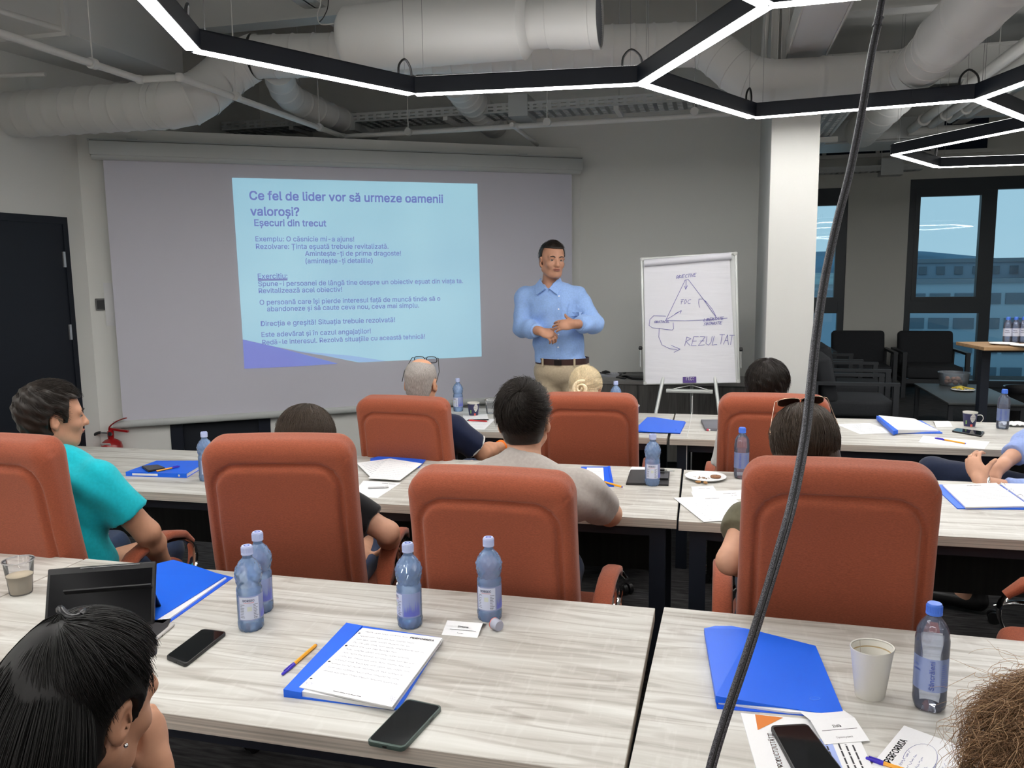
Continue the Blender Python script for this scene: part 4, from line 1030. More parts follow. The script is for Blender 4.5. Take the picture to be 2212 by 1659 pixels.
a, b = fplane(1392, 565), fplane(1580, 549)
fobj('clamp_bar', box(tube(BM(), [(a[0], -.022, a[1] - .012), (b[0], -.022, b[1] - .012)], .026, 14), ((a[0] + b[0]) / 2, -.02, a[1]), (.001, .001, .001)), mat('turned_sheets', (.74, .74, .79), .6), fc, 60)
bm = BM(); UXb, VZb, NB = Vector((1, 0, 0)), Vector((0, 0, 1)), Vector((0, -1, 0))
def fp3(x, y): q = fplane(x, y); return Vector((q[0], -.0185, q[1]))
def stroke(pts, wd=.0034):
    q = [fp3(*p) for p in pts]
    for a, b in zip(q, q[1:]): seg_strip(bm, a, b, wd, NB)
stroke([(1480, 605), (1438, 692)]); stroke([(1438, 692), (1480, 693), (1540, 690), (1571, 687)]); stroke([(1480, 605), (1487, 604), (1519, 646), (1548, 687)]); stroke([(1524, 650), (1538, 667), (1546, 682)])
stroke([(1482, 606), (1482, 624)]); stroke([(1479, 618), (1481, 625), (1485, 617)]); stroke([(1440, 690), (1471, 671)]); stroke([(1459, 677), (1472, 671), (1469, 677)])
stroke([(1511, 664), (1509, 654), (1510, 646), (1519, 646), (1526, 653)])
stroke([(1438, 683), (1412, 682), (1404, 690), (1402, 703), (1409, 708), (1452, 713), (1455, 710), (1454, 697)])
stroke([(1424, 709), (1423, 728), (1430, 745), (1446, 753), (1462, 755)]); stroke([(1450, 746), (1469, 754), (1456, 761)])
def pw(s, x0, y0, x1, y1, hpx, wd=.003, adv=.85):
    a, b = fp3(x0, y0), fp3(x1, y1); u = (b - a).normalized(); h = (fp3(x0, y0 - hpx) - a).length
    n = sum(.35 if c == 'I' else adv for c in s); hh = (b - a).length / n
    x = 0
    for ch in s:
        for st in STROKES.get(ch, []):
            p = [a + u * ((x + st[i] + st[i + 1] * .25) * hh) + VZb * (st[i + 1] * h) for i in (0, 2)]; seg_strip(bm, p[0], p[1], wd, NB)
        x += (.35 if ch == 'I' else adv)
pw('OBIECTIVE', 1460, 602, 1504, 597, 7, .003); pw('FOC', 1469, 657, 1492, 656, 10); pw('OBSTACOL', 1413, 698, 1447, 697, 5, .0028)
pw('LIBERTATE', 1520, 694, 1563, 690, 6, .0028); pw('SINTMASTIE', 1520, 703, 1560, 700, 6, .0028); pw('REZUL', 1479, 747, 1553, 745, 19, .0032); pw('TAT', 1552, 743, 1584, 745, 21, .0032, adv=.8)
fobj('marker_drawing', bm, MARKER, pad)
a, b, c, d = fplane(1475, 814), fplane(1504, 814), fplane(1504, 827), fplane(1475, 827)
bm = BM(); box(bm, ((a[0] + b[0]) / 2, -.020, (a[1] + d[1]) / 2), (b[0] - a[0], .002, a[1] - d[1])); rt = fobj('logo_tag', bm, mat('violet_tag', (.11, .06, .27), .5), pad)
o = text_on('tag_text', 'rtc:', mat('tag_white', (.8, .8, .85), .5), rt, (ctr - fc.location) + ux * (a[0] + .022) + ny * .0215 + vz * (d[1] + .017), ux, vz, width=(b[0] - a[0]) * .6, bold=.02)
# easel legs
for x0, x1, nm_ in ((1436, 1418, 'front_leg'), (1541, 1552, 'front_leg')):
    a = PF(x0, 826); e = PY(x1, 905, YF - .12); dd = (e - a); k = (a.z) / -dd.z
    obj(nm_, tube(BM(), [a + Vector((0, .03, .10)) - fc.location, a + dd * k + Vector((0, .03, 0)) - fc.location], .013, 10), ALU, fc, smooth=60)
a = PF(1493, 826); obj('rear_leg', tube(BM(), [a + Vector((0, .05, .1)) - fc.location, Vector((a.x, a.y + .62, 0)) - fc.location], .012, 10), ALU, fc, smooth=60)
a, b = PY(1439, 844, YF - .02), PY(1540, 846, YF - .02); obj('pen_tray', boxb((a + b) / 2 - fc.location, ((b - a).length, .05, .024), bev=.004), ALU, fc, smooth=40)
m_ = PY(1493, 832, YF + .02)
for q in (a, b): obj('brace', tube(BM(), [q + Vector((0, .02, 0)) - fc.location, m_ - fc.location], .003, 6), ALU, fc)
for x, y0, y1 in ((1383.5, 752, 792), (1600.5, 755, 795)):
    a, b = PF(x, y0), PF(x, y1); g = obj('arm_hook', tube(BM(), [a - fc.location, b - fc.location], .0035, 6), ALU, fc)
    obj('knob', lathe(BM(), [(.004, -.014), (.014, -.01), (.014, .01), (.004, .014)], 12, c=a - fc.location, ax='x'), BLACKP, fc)
# things on the sideboard
def slab_thing(name, label, cat, pts, z, h, m, bev=.002, group=None, part='body'):
    """a flat thing whose outline the pixel corners give on level z"""
    w_ = [P(x, y, z + h) for x, y in pts]; c = sum(w_, Vector()) / len(w_)
    t = thing(name, label, cat, (c.x, c.y, z), 0, group)
    u = (w_[1] - w_[0]); a = math.atan2(u.y, u.x); t.rotation_euler = (0, 0, a); Ri = Matrix.Rotation(-a, 3, 'Z')
    loc = [Ri @ Vector((p.x - c.x, p.y - c.y, 0)) for p in w_]
    bm = prism(BM(), loc, 0, h)
    if bev: bmesh.ops.recalc_face_normals(bm, faces=bm.faces); bmesh.ops.bevel(bm, geom=bm.edges[:], offset=bev, segments=2, profile=.5, affect='EDGES')
    obj(part, bm, m, t, smooth=40); return t, loc
kx = P(1318, 812, .75)
t, _ = slab_thing('keyboard', 'pale slim keyboard on the sideboard behind the blonde bun', 'keyboard', [(1293, 812), (1336, 812), (1340, 803), (1300, 803)], .75, .012, mat('key_grey', (.45, .46, .50), .5))
bm = BM()
for r_ in range(4):
    for k in range(14): box(bm, (-.11 + k * .017, -.035 + r_ * .02, .0145), (.013, .015, .005))
obj('keys', bm, mat('key_white', (.6, .61, .65), .5), t)['kind'] = 'stuff'
a = P(1307, 806, .77); t = thing('computer_mouse', 'black computer mouse behind the keyboard on the sideboard', 'mouse', (a.x, a.y + .05, .75)); obj('shell', lathe(BM(), [(.001, 0), (.04, 0), (.045, .012), (.035, .03), (.001, .04)], 20), BLACKP, t, smooth=70); obj('wheel', boxb((0, -.02, .035), (.006, .016, .012)), GREYFRAME, t)
t, _ = slab_thing('laptop', 'closed black laptop on the sideboard left of the flipchart', 'laptop', [(1365, 815), (1400, 816), (1400, 803), (1334, 804)], .75, .022, BLACKP)
obj('lid_edge', boxb((0, 0, .0225), (.25, .16, .001)), mat('lid_black', (.02, .02, .022), .3), t)
t, _ = slab_thing('phone', 'small dark phone lying beside the mouse on the sideboard', 'phone', [(1330, 814), (1350, 817), (1356, 812), (1337, 809)], .75, .01, BLACKP)
a = P(1310, 795, .76); t = thing('power_cable', 'thin black cable looping over the sideboard towards the flipchart', 'cable', (a.x, 7.1, .75))
obj('cable_run', tube(BM(), smooth_path([(0, .05, .03), (.08, .06, .012), (.18, .0, .006), (.24, .06, .03), (.20, .1, .012), (.32, .08, .02), (.42, .02, .01)], 5), .005, 8), BLACKP, t, smooth=60)
a = P(1612, 812, .75); t = thing('crumpled_bag', 'pale crumpled paper bag on the sideboard right of the flipchart', 'bag', (.06, 7.0, .75))
bm = BM(); bmesh.ops.create_icosphere(bm, subdivisions=3, radius=.09)
rb = random.Random(3)
for v in bm.verts: v.co = Vector((v.co.x * 1.3, v.co.y * .8, max(-.045, v.co.z * .6))) * (1 + rb.uniform(-.12, .1)) + Vector((0, 0, .045))
obj('paper', bm, mat('bag_paper', (.5, .5, .5), .7), t)
t = thing('small_box', 'small brown cardboard box behind the flipchart', 'box', (-.02, 7.18, .75)); obj('carton', boxb((0, 0, .05), (.10, .08, .10), bev=.002), mat('carton', (.22, .09, .05), .8), t); obj('tape', boxb((0, 0, .1005), (.10, .02, .001)), mat('tape', (.4, .3, .2), .4), t)
bm = BM(); a = P(1494.5, 893, .75)
t = thing('white_cord', 'thin vertical white cord hanging over the back desk seam below the flipchart', 'cord', (a.x, a.y, 0)); obj('cord_line', tube(bm, [(0, .035, .86), (0, .03, .752), (0, -.81, .752), (0, -.82, .74), (0, -.82, .35)], .0022, 6), PIPE, t); obj('plug', boxb((0, -.82, .34), (.02, .02, .04)), PIPE, t)

# ================================================================== LOUNGE BY THE WINDOWS
def lounge_chair(label, loc, rz, sc_=1):
    t = thing('lounge_armchair', label, 'armchair', loc, rz, 'low charcoal armchairs of the lounge corner')
    W_, D_ = .74, .78
    for s in (-1, 1):
        fr = obj('arm_frame', box(box(box(boxb((s * W_ / 2, -D_ / 2 + .03, .29), (.05, .05, .58)), (s * W_ / 2, D_ / 2 - .03, .29), (.05, .05, .58)), (s * W_ / 2, 0, .58), (.055, D_, .03)), (s * W_ / 2, 0, .22), (.04, D_ - .08, .05)), GREYFRAME, t)
    obj('seat_frame', box(boxb((0, D_ / 2 - .04, .22), (W_ - .05, .04, .06)), (0, -D_ / 2 + .04, .22), (W_ - .05, .04, .06)), GREYFRAME, t)
    obj('back_frame', boxb((0, -D_ / 2 + .02, .42), (W_ - .05, .03, .34)), GREYFRAME, t)
    obj('seat_cushion', boxb((0, .03, .33), (W_ - .07, D_ - .10, .16), bev=.035, seg=3), GREYF, t, smooth=50)
    bm = boxb((0, 0, 0), (W_ - .06, .15, .46), bev=.045, seg=3)
    obj('back_cushion', bm, GREYF, t, loc=(0, -D_ / 2 + .14, .60), rot=(R(-12) * -1, 0, 0), smooth=50)
    return t
g0 = P(1983, 718, .80)
l0 = lounge_chair('charcoal armchair facing us left of the glass coffee table, second from the cable', (0, 0, 0), R(180))
l0['label'] = 'charcoal lounge armchair facing us with its back to the right window'
l0.location = (2.72, 11.75, 0)
copy_tree(l0, (1.87, 11.75, 0), R(180), 'charcoal lounge armchair facing us in front of the wall between the windows')
copy_tree(l0, (1.28, 8.60, 0), R(-90), 'nearest charcoal lounge armchair in side view, loose back cushion beside the column')
copy_tree(l0, (1.42, 9.75, 0), R(-90), 'middle charcoal lounge armchair in side view between the nearest one and the windows')
copy_tree(l0, (1.30, 10.75, 0), R(-90), 'farthest charcoal lounge armchair in side view, its arm before the window chair')
t = thing('coffee_table', 'low dark coffee table carrying the plastic food box and banana plate', 'table', (2.42, 8.92, 0))
obj('tabletop', boxb((0, 0, .41), (.66, 1.40, .02), bev=.003), mat('stone_top', (.055, .06, .062), .45), t, smooth=40)
for sx in (-1, 1):
    for sy in (-1, 1): obj('leg', boxb((sx * .30, sy * .66, .2), (.04, .04, .40)), GREYFRAME, t)
obj('rail', box(box(boxb((0, -.66, .38), (.56, .03, .04)), (0, .66, .38), (.56, .03, .04)), (.30, 0, .38), (.03, 1.28, .04)), GREYFRAME, t)
CLEARP = film_mat('clear_plastic', (.98, .985, .99), .12, .10, (.85, .88, .95))
a = P(2059, 832, .42); t = thing('food_container', 'round clear plastic box of brown eggs on the coffee table', 'container', (a.x, a.y, .42))
obj('tub', lathe(BM(), [(.001, .001), (.125, .001), (.135, .01), (.15, .13), (.156, .132), (.156, .14), (.148, .14), (.13, .015), (.001, .006)], 36), film_mat('frosted_plastic', (.90, .93, .95), .25, .18, (.6, .66, .75)), t, smooth=50)
rb = random.Random(5)
eggm = mat('egg_shell', (.46, .22, .14), .5)
for i in range(11):
    an = i * 2.4; r_ = .08 * math.sqrt((i % 7) / 7) + .01
    e = thing('egg', 'brown egg in the clear plastic food box', 'egg', (a.x + r_ * math.cos(an) * 1.1, a.y + r_ * math.sin(an) * 1.1, .42 + .035 + (.035 if i > 6 else 0)), 0, 'brown eggs in the food box')
    bm = BM(); bmesh.ops.create_uvsphere(bm, u_segments=14, v_segments=10, radius=.024)
    for v in bm.verts: v.co.z *= 1.0; v.co.x *= 1.25
    obj('shell', bm, eggm, e, rot=(0, 0, rb.uniform(0, 3)), smooth=180)
a = P(2080, 843, .425); t = thing('paper_plate', 'white plate with banana peel on the coffee table', 'plate', (a.x, a.y, .42)); obj('dish', lathe(BM(), [(.001, .016), (.08, .016), (.11, .016), (.112, .014), (.085, .001), (.001, .001)], 32), WHITEP, t, smooth=60); obj('rim', lathe(BM(), [(.108, .0145), (.1115, .0165), (.113, .0145)], 32, cap=False), WHITEP, t)
b = thing('banana_peel', 'yellow banana peel on the white plate', 'banana peel', (a.x, a.y, .43))
for k, pth in enumerate(([(-.06, 0, .01), (-.02, .01, .035), (.03, 0, .02), (.10, .01, .012)], [(-.02, .01, .035), (-.03, -.03, .03), (-.01, -.06, .01)], [(-.02, .01, .035), (-.07, .03, .02), (-.09, .02, .016)])):
    obj('peel_strip', tube(BM(), smooth_path(pth, 4), .014, 8, flat=(1.2, .5)), mat('banana_yellow', (.62, .48, .06), .5, noise=((40, 40, 40), .35, 3)), b, smooth=70)
g = P(2112, 747, 1.0)
t = thing('bar_table', 'high wooden-topped table at the right edge carrying bottled water', 'table', (g.x + .52, g.y + .22, 0), R(8))
obj('tabletop', boxb((0, 0, .985), (1.1, .55, .03), bev=.003), mat('oak_top', (.36, .22, .11), .5, noise=((3, 30, 30), .2, 4)), t)
for x in (-.42, .38): obj('leg', boxb((x, 0, .49), (.07, .07, .96)), BLACKM, t)
obj('foot', boxb((-.42, 0, .015), (.08, .5, .03)), BLACKM, t); obj('foot', boxb((.38, 0, .015), (.08, .5, .03)), BLACKM, t)
obj('rail', boxb((-.02, 0, .95), (.74, .04, .04)), BLACKM, t)
for k, (x, y) in enumerate(((2166, 743), (2212, 747))):
    a = P(x, y, 1.003); p_ = thing('paper_plate', ('white paper plate on the high table under the left bottles', 'white paper plate on the high table nearest the right edge')[k], 'plate', (a.x, a.y - .03, 1.0), 0)
    obj('dish', lathe(BM(), [(.001, .016), (.08, .016), (.11, .014), (.112, .012), (.085, .001), (.001, .001)], 28), WHITEP, p_, smooth=60); obj('rim', lathe(BM(), [(.108, .0125), (.1115, .0145), (.113, .0125)], 28, cap=False), WHITEP, p_)
a = P(2190, 880, .30); t = thing('waste_bin', 'black waste bin with bag behind the coffee table at the right', 'bin', (3.15, 9.55, 0))
obj('bin_body', lathe(BM(), [(.001, 0), (.15, 0), (.19, .40), (.195, .40), (.195, .41), (.183, .41), (.145, .02), (.001, .02)], 28), BLACKP, t, smooth=50); obj('bin_bag', lathe(BM(), [(.196, .36), (.20, .385), (.196, .415), (.18, .41)], 28, cap=False), mat('bag_black', (.01, .01, .012), .3), t, smooth=60)
t = thing('rollup_banner', 'narrow white and red banner edge showing right of the column', 'banner', (.715, 7.9, 0), R(70))
obj('print', boxb((0, 0, .74), (.62, .006, 1.36)), WHITEP, t); obj('red_field', boxb((0, -.004, 1.13), (.60, .002, .12)), mat('banner_red', (.65, .06, .04), .6), t); obj('foot_case', boxb((0, 0, .03), (.66, .16, .06), bev=.01), ALU, t)

# ================================================================== PEOPLE
def PD(x, y, d): r = ray(x, y); return np.array([r[0] * d, r[1] * d, H + r[2] * d])
def skin(name, c): return mat(name, c, .5, spec=.35, noise=((14, 14, 14), .10, 3), bump=((220, 220, 220), .12, .001))
SK1 = skin('skin_tan', (.52, .27, .17)); SK2 = skin('skin_light', (.60, .33, .22)); SK3 = skin('skin_presenter', (.46, .235, .15)); SK4 = skin('skin_bald', (.60, .31, .19))
def hairm(name, c, rough=.42): return mat(name, c, rough, spec=.35, noise=((420, 420, 60), .30, 2))
HB = hairm('hair_black', (.005, .0045, .0045), .5); HD = hairm('hair_dark_brown', (.018, .013, .010)); HM = hairm('hair_brown', (.055, .038, .026)); HL = hairm('hair_blonde', (.78, .64, .42)); HG = hairm('hair_grey_stubble', (.33, .30, .28), .8); HC = hairm('hair_curly_fair', (.20, .11, .055))
def cloth(name, c, k=.9): return mat(name, c, k, spec=.2, sheen=.15, noise=((90, 90, 90), .07, 3), bump=((500, 500, 500), .15, .0006))
TURQ = cloth('turquoise_jersey', (.010, .46, .54)); GREYT = cloth('grey_jersey', (.40, .365, .335)); BLACKT = cloth('black_jersey', (.012, .012, .014)); NAVY = cloth('navy_jersey', (.008, .013, .04)); SHIRT = cloth('light_blue_poplin', (.27, .42, .74), .75)
SHIRT2 = cloth('blue_violet_poplin', (.27, .36, .66), .75); CHINO = cloth('beige_chino', (.44, .36, .255)); NAVYP = cloth('navy_trousers', (.012, .018, .042)); DENIM = cloth('dark_denim', (.02, .035, .08)); GREYK = cloth('grey_knit', (.10, .10, .11)); WHITET = cloth('white_jersey', (.6, .6, .58)); KHAKI = cloth('olive_jersey', (.12, .11, .07))
LEATHER = mat('brown_leather', (.035, .012, .010), .4)

def Rz(a): c, s = math.cos(a), math.sin(a); return np.array([[c, -s, 0], [s, c, 0], [0, 0, 1]])
def Rx(a): c, s = math.cos(a), math.sin(a); return np.array([[1, 0, 0], [0, c, -s], [0, s, c]])
def Ry(a): c, s = math.cos(a), math.sin(a); return np.array([[c, 0, s], [0, 1, 0], [-s, 0, c]])
def head_prims(F, hc, M, s=1.0, detail=False):
    L = lambda *p: hc + M @ (np.array(p) * s)
    def e(p, r, k=.015, Q=None, mode='add'): F.ell(L(*p), [q * s for q in r], M if Q is None else M @ Q, k, mode)
    def c(a, b, ra, rb, k=.01, mode='add'): F.cone(L(*a), L(*b), ra * s, rb * s, k, mode=mode)
    e((0, -.015, .030), (.076, .096, .088), .02)
    e((0, .025, -.030), (.060, .068, .086), .03)
    e((0, .045, -.078), (.040, .040, .034), .025)
    e((0, .070, -.100), (.020, .018, .016), .02)
    c((-.052, -.005, -.062), (-.028, .055, -.092), .022, .018, .02); c((.052, -.005, -.062), (.028, .055, -.092), .022, .018, .02)
    e((-.038, .062, -.030), (.022, .020, .018), .02); e((.038, .062, -.030), (.022, .020, .018), .02)
    c((-.042, .070, .022), (.042, .070, .022), .013, .013, .015)
    e((-.031, .096, .004), (.016, .016, .011), .012, mode='sub'); e((.031, .096, .004), (.016, .016, .011), .012, mode='sub')
    c((0, .086, .010), (0, .108, -.028), .008, .0125, .010)
    e((-.012, .094, -.032), (.009, .011, .008), .006); e((.012, .094, -.032), (.009, .011, .008), .006)
    e((0, .085, -.058), (.026, .012, .010), .012)
    if detail:
        c((-.022, .102, -.0565), (.022, .102, -.0565), .0026, .0026, .004, 'sub')
        e((0, .094, -.070), (.018, .006, .004), .008, mode='sub')
    for q in (-1, 1):
        Q = Rz(-q * .35) @ Rx(-.15)
        e((q * .081, -.016, -.012), (.009, .019, .032), .006, Q)
        e((q * .087, -.010, -.008), (.006, .010, .018), .005, Q, 'sub')
        e((q * .078, -.010, -.038), (.008, .010, .011), .006)
def finger(F, base, d, curl_n, L, r, bends, k=.004):
    """one finger: base point, direction, axis to bend about, total length"""
    p = np.array(base, float); d = np.array(d, float); d /= np.linalg.norm(d); n = np.array(curl_n, float); n /= np.linalg.norm(n)
    segs = (L * .45, L * .30, L * .25); rr = (r, r * .92, r * .84, r * .74)
    for i, (l, b) in enumerate(zip(segs, bends)):
        d = d * math.cos(b) + np.cross(n, d) * math.sin(b)
        q = p + d * l; F.cone(p, q, rr[i], rr[i + 1], k); p = q
    return p
def hand(F, w, d, nrm, side, s=1.0, bends=(.5, .6, .4), spread=.05, thumb=(.5, .5)):
    """hand with palm and five fingers: w wrist, d direction, nrm = back-of-hand normal, side +1: thumb towards cross(d, nrm)"""
    d = np.array(d, float); d /= np.linalg.norm(d); n = np.array(nrm, float); n -= d * (n @ d); n /= np.linalg.norm(n); t = np.cross(d, n) * side
    M = np.stack([t, d, n], 1)
    F.cone(w - d * .02, w + d * .02, .026 * s, .027 * s, .015)
    F.ell(w + d * .055 * s, (.041 * s, .055 * s, .017 * s), M, .012)
    F.ell(w + d * .035 * s + t * .022 * s - n * .008 * s, (.018 * s, .034 * s, .016 * s), M, .012)
    cn = -np.cross(n, d) * 1.0
    for i, (o, l, r) in enumerate(((.030, .074, .0093), (.010, .083, .0097), (-.010, .077, .0093), (-.028, .060, .0083))):
        b = w + d * (.088 - abs(i - 1) * .004) * s + t * o * s
        dd = d + t * spread * (1.5 - i)
        finger(F, b, dd, np.cross(d, -n), l * s, r * s, bends, .004)
    tb = w + d * .028 * s + t * .034 * s - n * .006 * s
    dd = d * .75 + t * .65 - n * .25
    finger(F, tb, dd, -n * side * 1.0 if True else n, .068 * s, .0112 * s, (0, thumb[0] * .5, thumb[1] * .5), .006)

def to_local(p, loc, rz):
    q = np.array(p, float) - np.array(loc, float); return Rz(-rz) @ q
def grid_for(pts, pad, hz, fine_z=None, hx=.008):
    lo = np.min(pts, 0) - pad; hi = np.max(pts, 0) + pad
    zs = axis(lo[2], hi[2], hz) if fine_z is None else np.array(list(np.arange(lo[2], fine_z[0], hz)) + list(np.arange(fine_z[0], hi[2] + .01, fine_z[1])))
    return lo, hi, zs
def person(label, head, rz=0.0, head_rot=(0, 0, 0), seat=.50, sk=SK1, shirt=BLACKT, pants=NAVYP, sleeve=.5, hip=None, armR=None, armL=None, bulk=1.0, sw=.185, hs=1.0, res=.0075, hand_res=None,
           legs=True, shoes=True, collar=False, fem=False, handR=None, handL=None, detail=False, stand=False, leg_pts=None, group=None, shd=.062, fold=.004, ptop=0.0):
    head = np.array(head, float)
    fwd = Rz(rz) @ np.array([0, 1, 0.])
    if hip is None: hip = np.array([head[0], head[1], 0]) - fwd * .02; hip[2] = seat + .10
    loc = np.array([hip[0], hip[1], 0.0])
    t = thing('person', label, 'person', tuple(loc), rz, group)
    T = lambda p: to_local(p, loc, rz)
    hc = T(head); hp = T(hip)
    M = Rz(head_rot[0]) @ Rx(head_rot[1]) @ Ry(head_rot[2])
    nb = hc + M @ np.array([0, -.030, -.12]) * hs + np.array([0, -.012, -.055])
    sh = [nb + np.array([q * sw, -.005, -shd]) for q in (-1, 1)]
    arms = []
    for q, A in ((0, armL), (1, armR)):
        if A is None:
            s_ = -1 if q == 0 else 1
            el = sh[q] + np.array([s_ * .05, .06, -.27]); wr = el + np.array([-s_ * .06, .22, .02])
        else: el, wr = T(A[0]), T(A[1])
        arms.append((sh[q], el, wr))
    up = nb - hp; chest = hp + up * .68 + np.array([0, -.0, 0]); belly = hp + up * .30
    knees = []
    if leg_pts is not None: knees = [[T(p) for p in L_] for L_ in leg_pts]
    else:
        for s_ in (-1, 1):
            knees.append([hp + np.array([s_ * .09, .02, -.02]), np.array([hp[0] + s_ * .12, hp[1] + .45, seat + .04]), np.array([hp[0] + s_ * .12, hp[1] + .42, .09]), np.array([hp[0] + s_ * .13, hp[1] + .60, .05])])
    def torso(F, g, sleeve_=False):
        b = bulk
        F.ell(hp + np.array([0, 0, 0]), (.165 * b + g, .125 * b + g, .115 + g), None, .05)
        F.ell(belly, (.150 * b + g, .120 * b + g, .17 + g), None, .06)
        F.ell(chest, (.160 * b + g, .112 * b + g, .20 + g), None, .06)
        for q in (0, 1):
            s_ = -1 if q == 0 else 1
            F.cone(nb + np.array([s_ * .03, 0, -.03]), arms[q][0] + np.array([-s_ * .03, 0, .0]), .050 + g, .056 + g, .04)
            F.cone(chest + np.array([s_ * .06, 0, .07]), arms[q][0] + np.array([-s_ * .02, 0, -.02]), .08 + g, .062 + g, .04)
    # --- body: one continuous skin surface
    allp = [hc + .13, hc - .15, hp - .2, hp + .2] + [p for a in arms for p in a] + ([p for k in knees for p in k] if legs else [])
    for a in arms: allp.append(a[2] + (a[2] - a[1]) / (np.linalg.norm(a[2] - a[1]) + 1e-6) * .20)
    allp = np.array(allp); lo, hi = allp.min(0) - .10, allp.max(0) + .10; lo[2] = max(lo[2], -.02)
    zf = min(a[2][2] for a in arms) - .1; zf = max(lo[2], min(zf, hc[2] - .3))
    zs = np.array(list(np.arange(lo[2], zf, .014)) + list(np.arange(zf, hi[2], res)))
    F = Field(axis(lo[0], hi[0], res), axis(lo[1], hi[1], res), zs)
    torso(F, 0)
    F.cone(hc + M @ np.array([0, -.022, -.045]) * hs, nb + np.array([0, .0, -.03]), (.053 if not fem else .046) * hs, (.060 if not fem else .052), .03)
    r0 = .88 if fem else 1.0
    hands = (handL, handR)
    for q, (a, b, c) in enumerate(arms):
        F.cone(a, b, .052 * r0, .043 * r0, .02); F.cone(b, b + (c - b) * .35, .042 * r0, .044 * r0, .02); F.cone(b + (c - b) * .35, c, .044 * r0, .028 * r0, .02)
        hh = hands[q] or {}
        d = hh.get('d', None); d = (c - b) if d is None else Rz(-rz) @ np.array(d, float)
        nn = hh.get('n', (0, 0, 1)); nn = Rz(-rz) @ np.array(nn, float)
        hand(F, c, d, nn, hh.get('side', (1 if q == 0 else -1)), hh.get('s', .92 if fem else 1.0), hh.get('bends', (.35, .45, .35)), hh.get('spread', .05), hh.get('thumb', (.5, .5)))
    for (a, b, c, e) in knees:
        F.cone(a, b, .080, .056, .03); F.cone(b, c, .054, .036, .02); F.cone(c + np.array([0, 0, -.03]), e, .036, .030, .02)
    head_prims(F, hc, M, hs, detail)
    me = F.mesh('body'); me.materials.append(sk); link('body', me, None, t)
    # --- shirt
    g = .013; rs = max(res, .0075)
    F = Field(axis(lo[0], hi[0], rs), axis(lo[1], hi[1], rs), axis(hp[2] - .16, nb[2] + .12, rs))
    torso(F, g)
    for q, (a, b, c) in enumerate(arms):
        if sleeve <= 1:
            e = a + (b - a) * (sleeve + .15); n = (b - a) / np.linalg.norm(b - a); cp = a + (b - a) * sleeve
            F.cone(a, e, .060 * r0 + g, .058 * r0 + g, .03, cut=(cp, n))
        else:
            n = (c - b) / np.linalg.norm(c - b); cp = b + (c - b) * (sleeve - 1)
            F.cone(a, b, .060 + g, .052 + g, .03); F.cone(b, b + (c - b) * .5, .052 + g, .048 + g * .9, .02); F.cone(b + (c - b) * .5, b + (c - b) * (sleeve - 1 + .1), .048 + g * .9, .036 + g * .7, .02, cut=(cp, n))
    F.cone(nb + np.array([0, -.01, -.05]), nb + np.array([0, -.004, .022]), .085, .062, .03, cut=(nb + np.array([0, 0, .020]), np.array([0, .25, .97])))
    F.cone(nb + np.array([0, .004, -.02]), nb + np.array([0, .02, .12]), .050 if not fem else .045, .058, .008, mode='sub')
    ph = rnd.uniform(0, 6)
    F.warp(lambda X, Y, Z: fold * (np.sin(X * 38 + Z * 24 + ph) * np.sin(Z * 31 - X * 17 + Y * 20 + ph * 2) + .6 * np.sin(Z * 60 + X * 45 + Y * 30)))
    if stand:
        F.cone(nb + np.array([0, .055, .045]), nb + np.array([0, .125, -.045]), .036, .006, .008, mode='sub')
    F.cut(np.array([0, 0, hp[2] + (.048 if stand else -.05)]), np.array([0, 0, -1.0]))
    me = F.mesh('shirt'); me.materials.append(shirt); link('shirt', me, None, t)
    # --- trousers and shoes
    if legs:
        g = .012
        kp = np.array([p for k in knees for p in k] + [hp - .2, hp + .2]); l2, h2 = kp.min(0) - .13, kp.max(0) + .13
        F = Field(axis(l2[0], h2[0], .010), axis(l2[1], h2[1], .010), axis(max(-.01, l2[2]), max(hp[2] + .10, h2[2]), .010))
        F.ell(hp - np.array([0, 0, .0]), (.165 * bulk + g, .125 * bulk + g, .115 + g), None, .05)
        for (a, b, c, e) in knees:
            F.cone(a, b, .085 + g, .062 + g, .035); F.cone(b, c + (b - c) * .12, .062 + g, .055, .03)
        F.warp(lambda X, Y, Z: .003 * np.sin(X * 30 + Z * 42) * np.sin(Y * 36 + Z * 22))
        F.cut(np.array([0, 0, hp[2] + ptop + (.0 if not stand else .055)]), np.array([0, 0, 1.0]))
        me = F.mesh('trousers'); me.materials.append(pants); link('trousers', me, None, t)
        if shoes:
            for (a, b, c, e) in knees:
                d = e - c; d[2] = 0; d /= np.linalg.norm(d) + 1e-6
                if c[2] > .2: d = (e - c) / np.linalg.norm(e - c)
                s0 = np.array([c[0], c[1], .05 if c[2] < .2 else c[2] - .03]) - d * .05; s1 = s0 + d * .24
                F = Field(axis(min(s0[0], s1[0]) - .08, max(s0[0], s1[0]) + .08, .008), axis(min(s0[1], s1[1]) - .08, max(s0[1], s1[1]) + .08, .008), axis(min(s0[2], s1[2]) - .06, max(s0[2], s1[2]) + .10, .008))
                F.cone(s0, s1, .042, .036, .02); F.cone(s0 + np.array([0, 0, .02]), s0 + np.array([0, 0, .06]), .042, .038, .02); F.cut(np.array([0, 0, .004]), np.array([0, 0, -1.]))
                me = F.mesh('shoe'); me.materials.append(BLACKP); link('shoe', me, None, t)
    t['_'] = 0; del t['_']
    return t, dict(hc=hc, M=M, nb=nb, hs=hs, T=T, hp=hp, arms=arms, sh=sh)

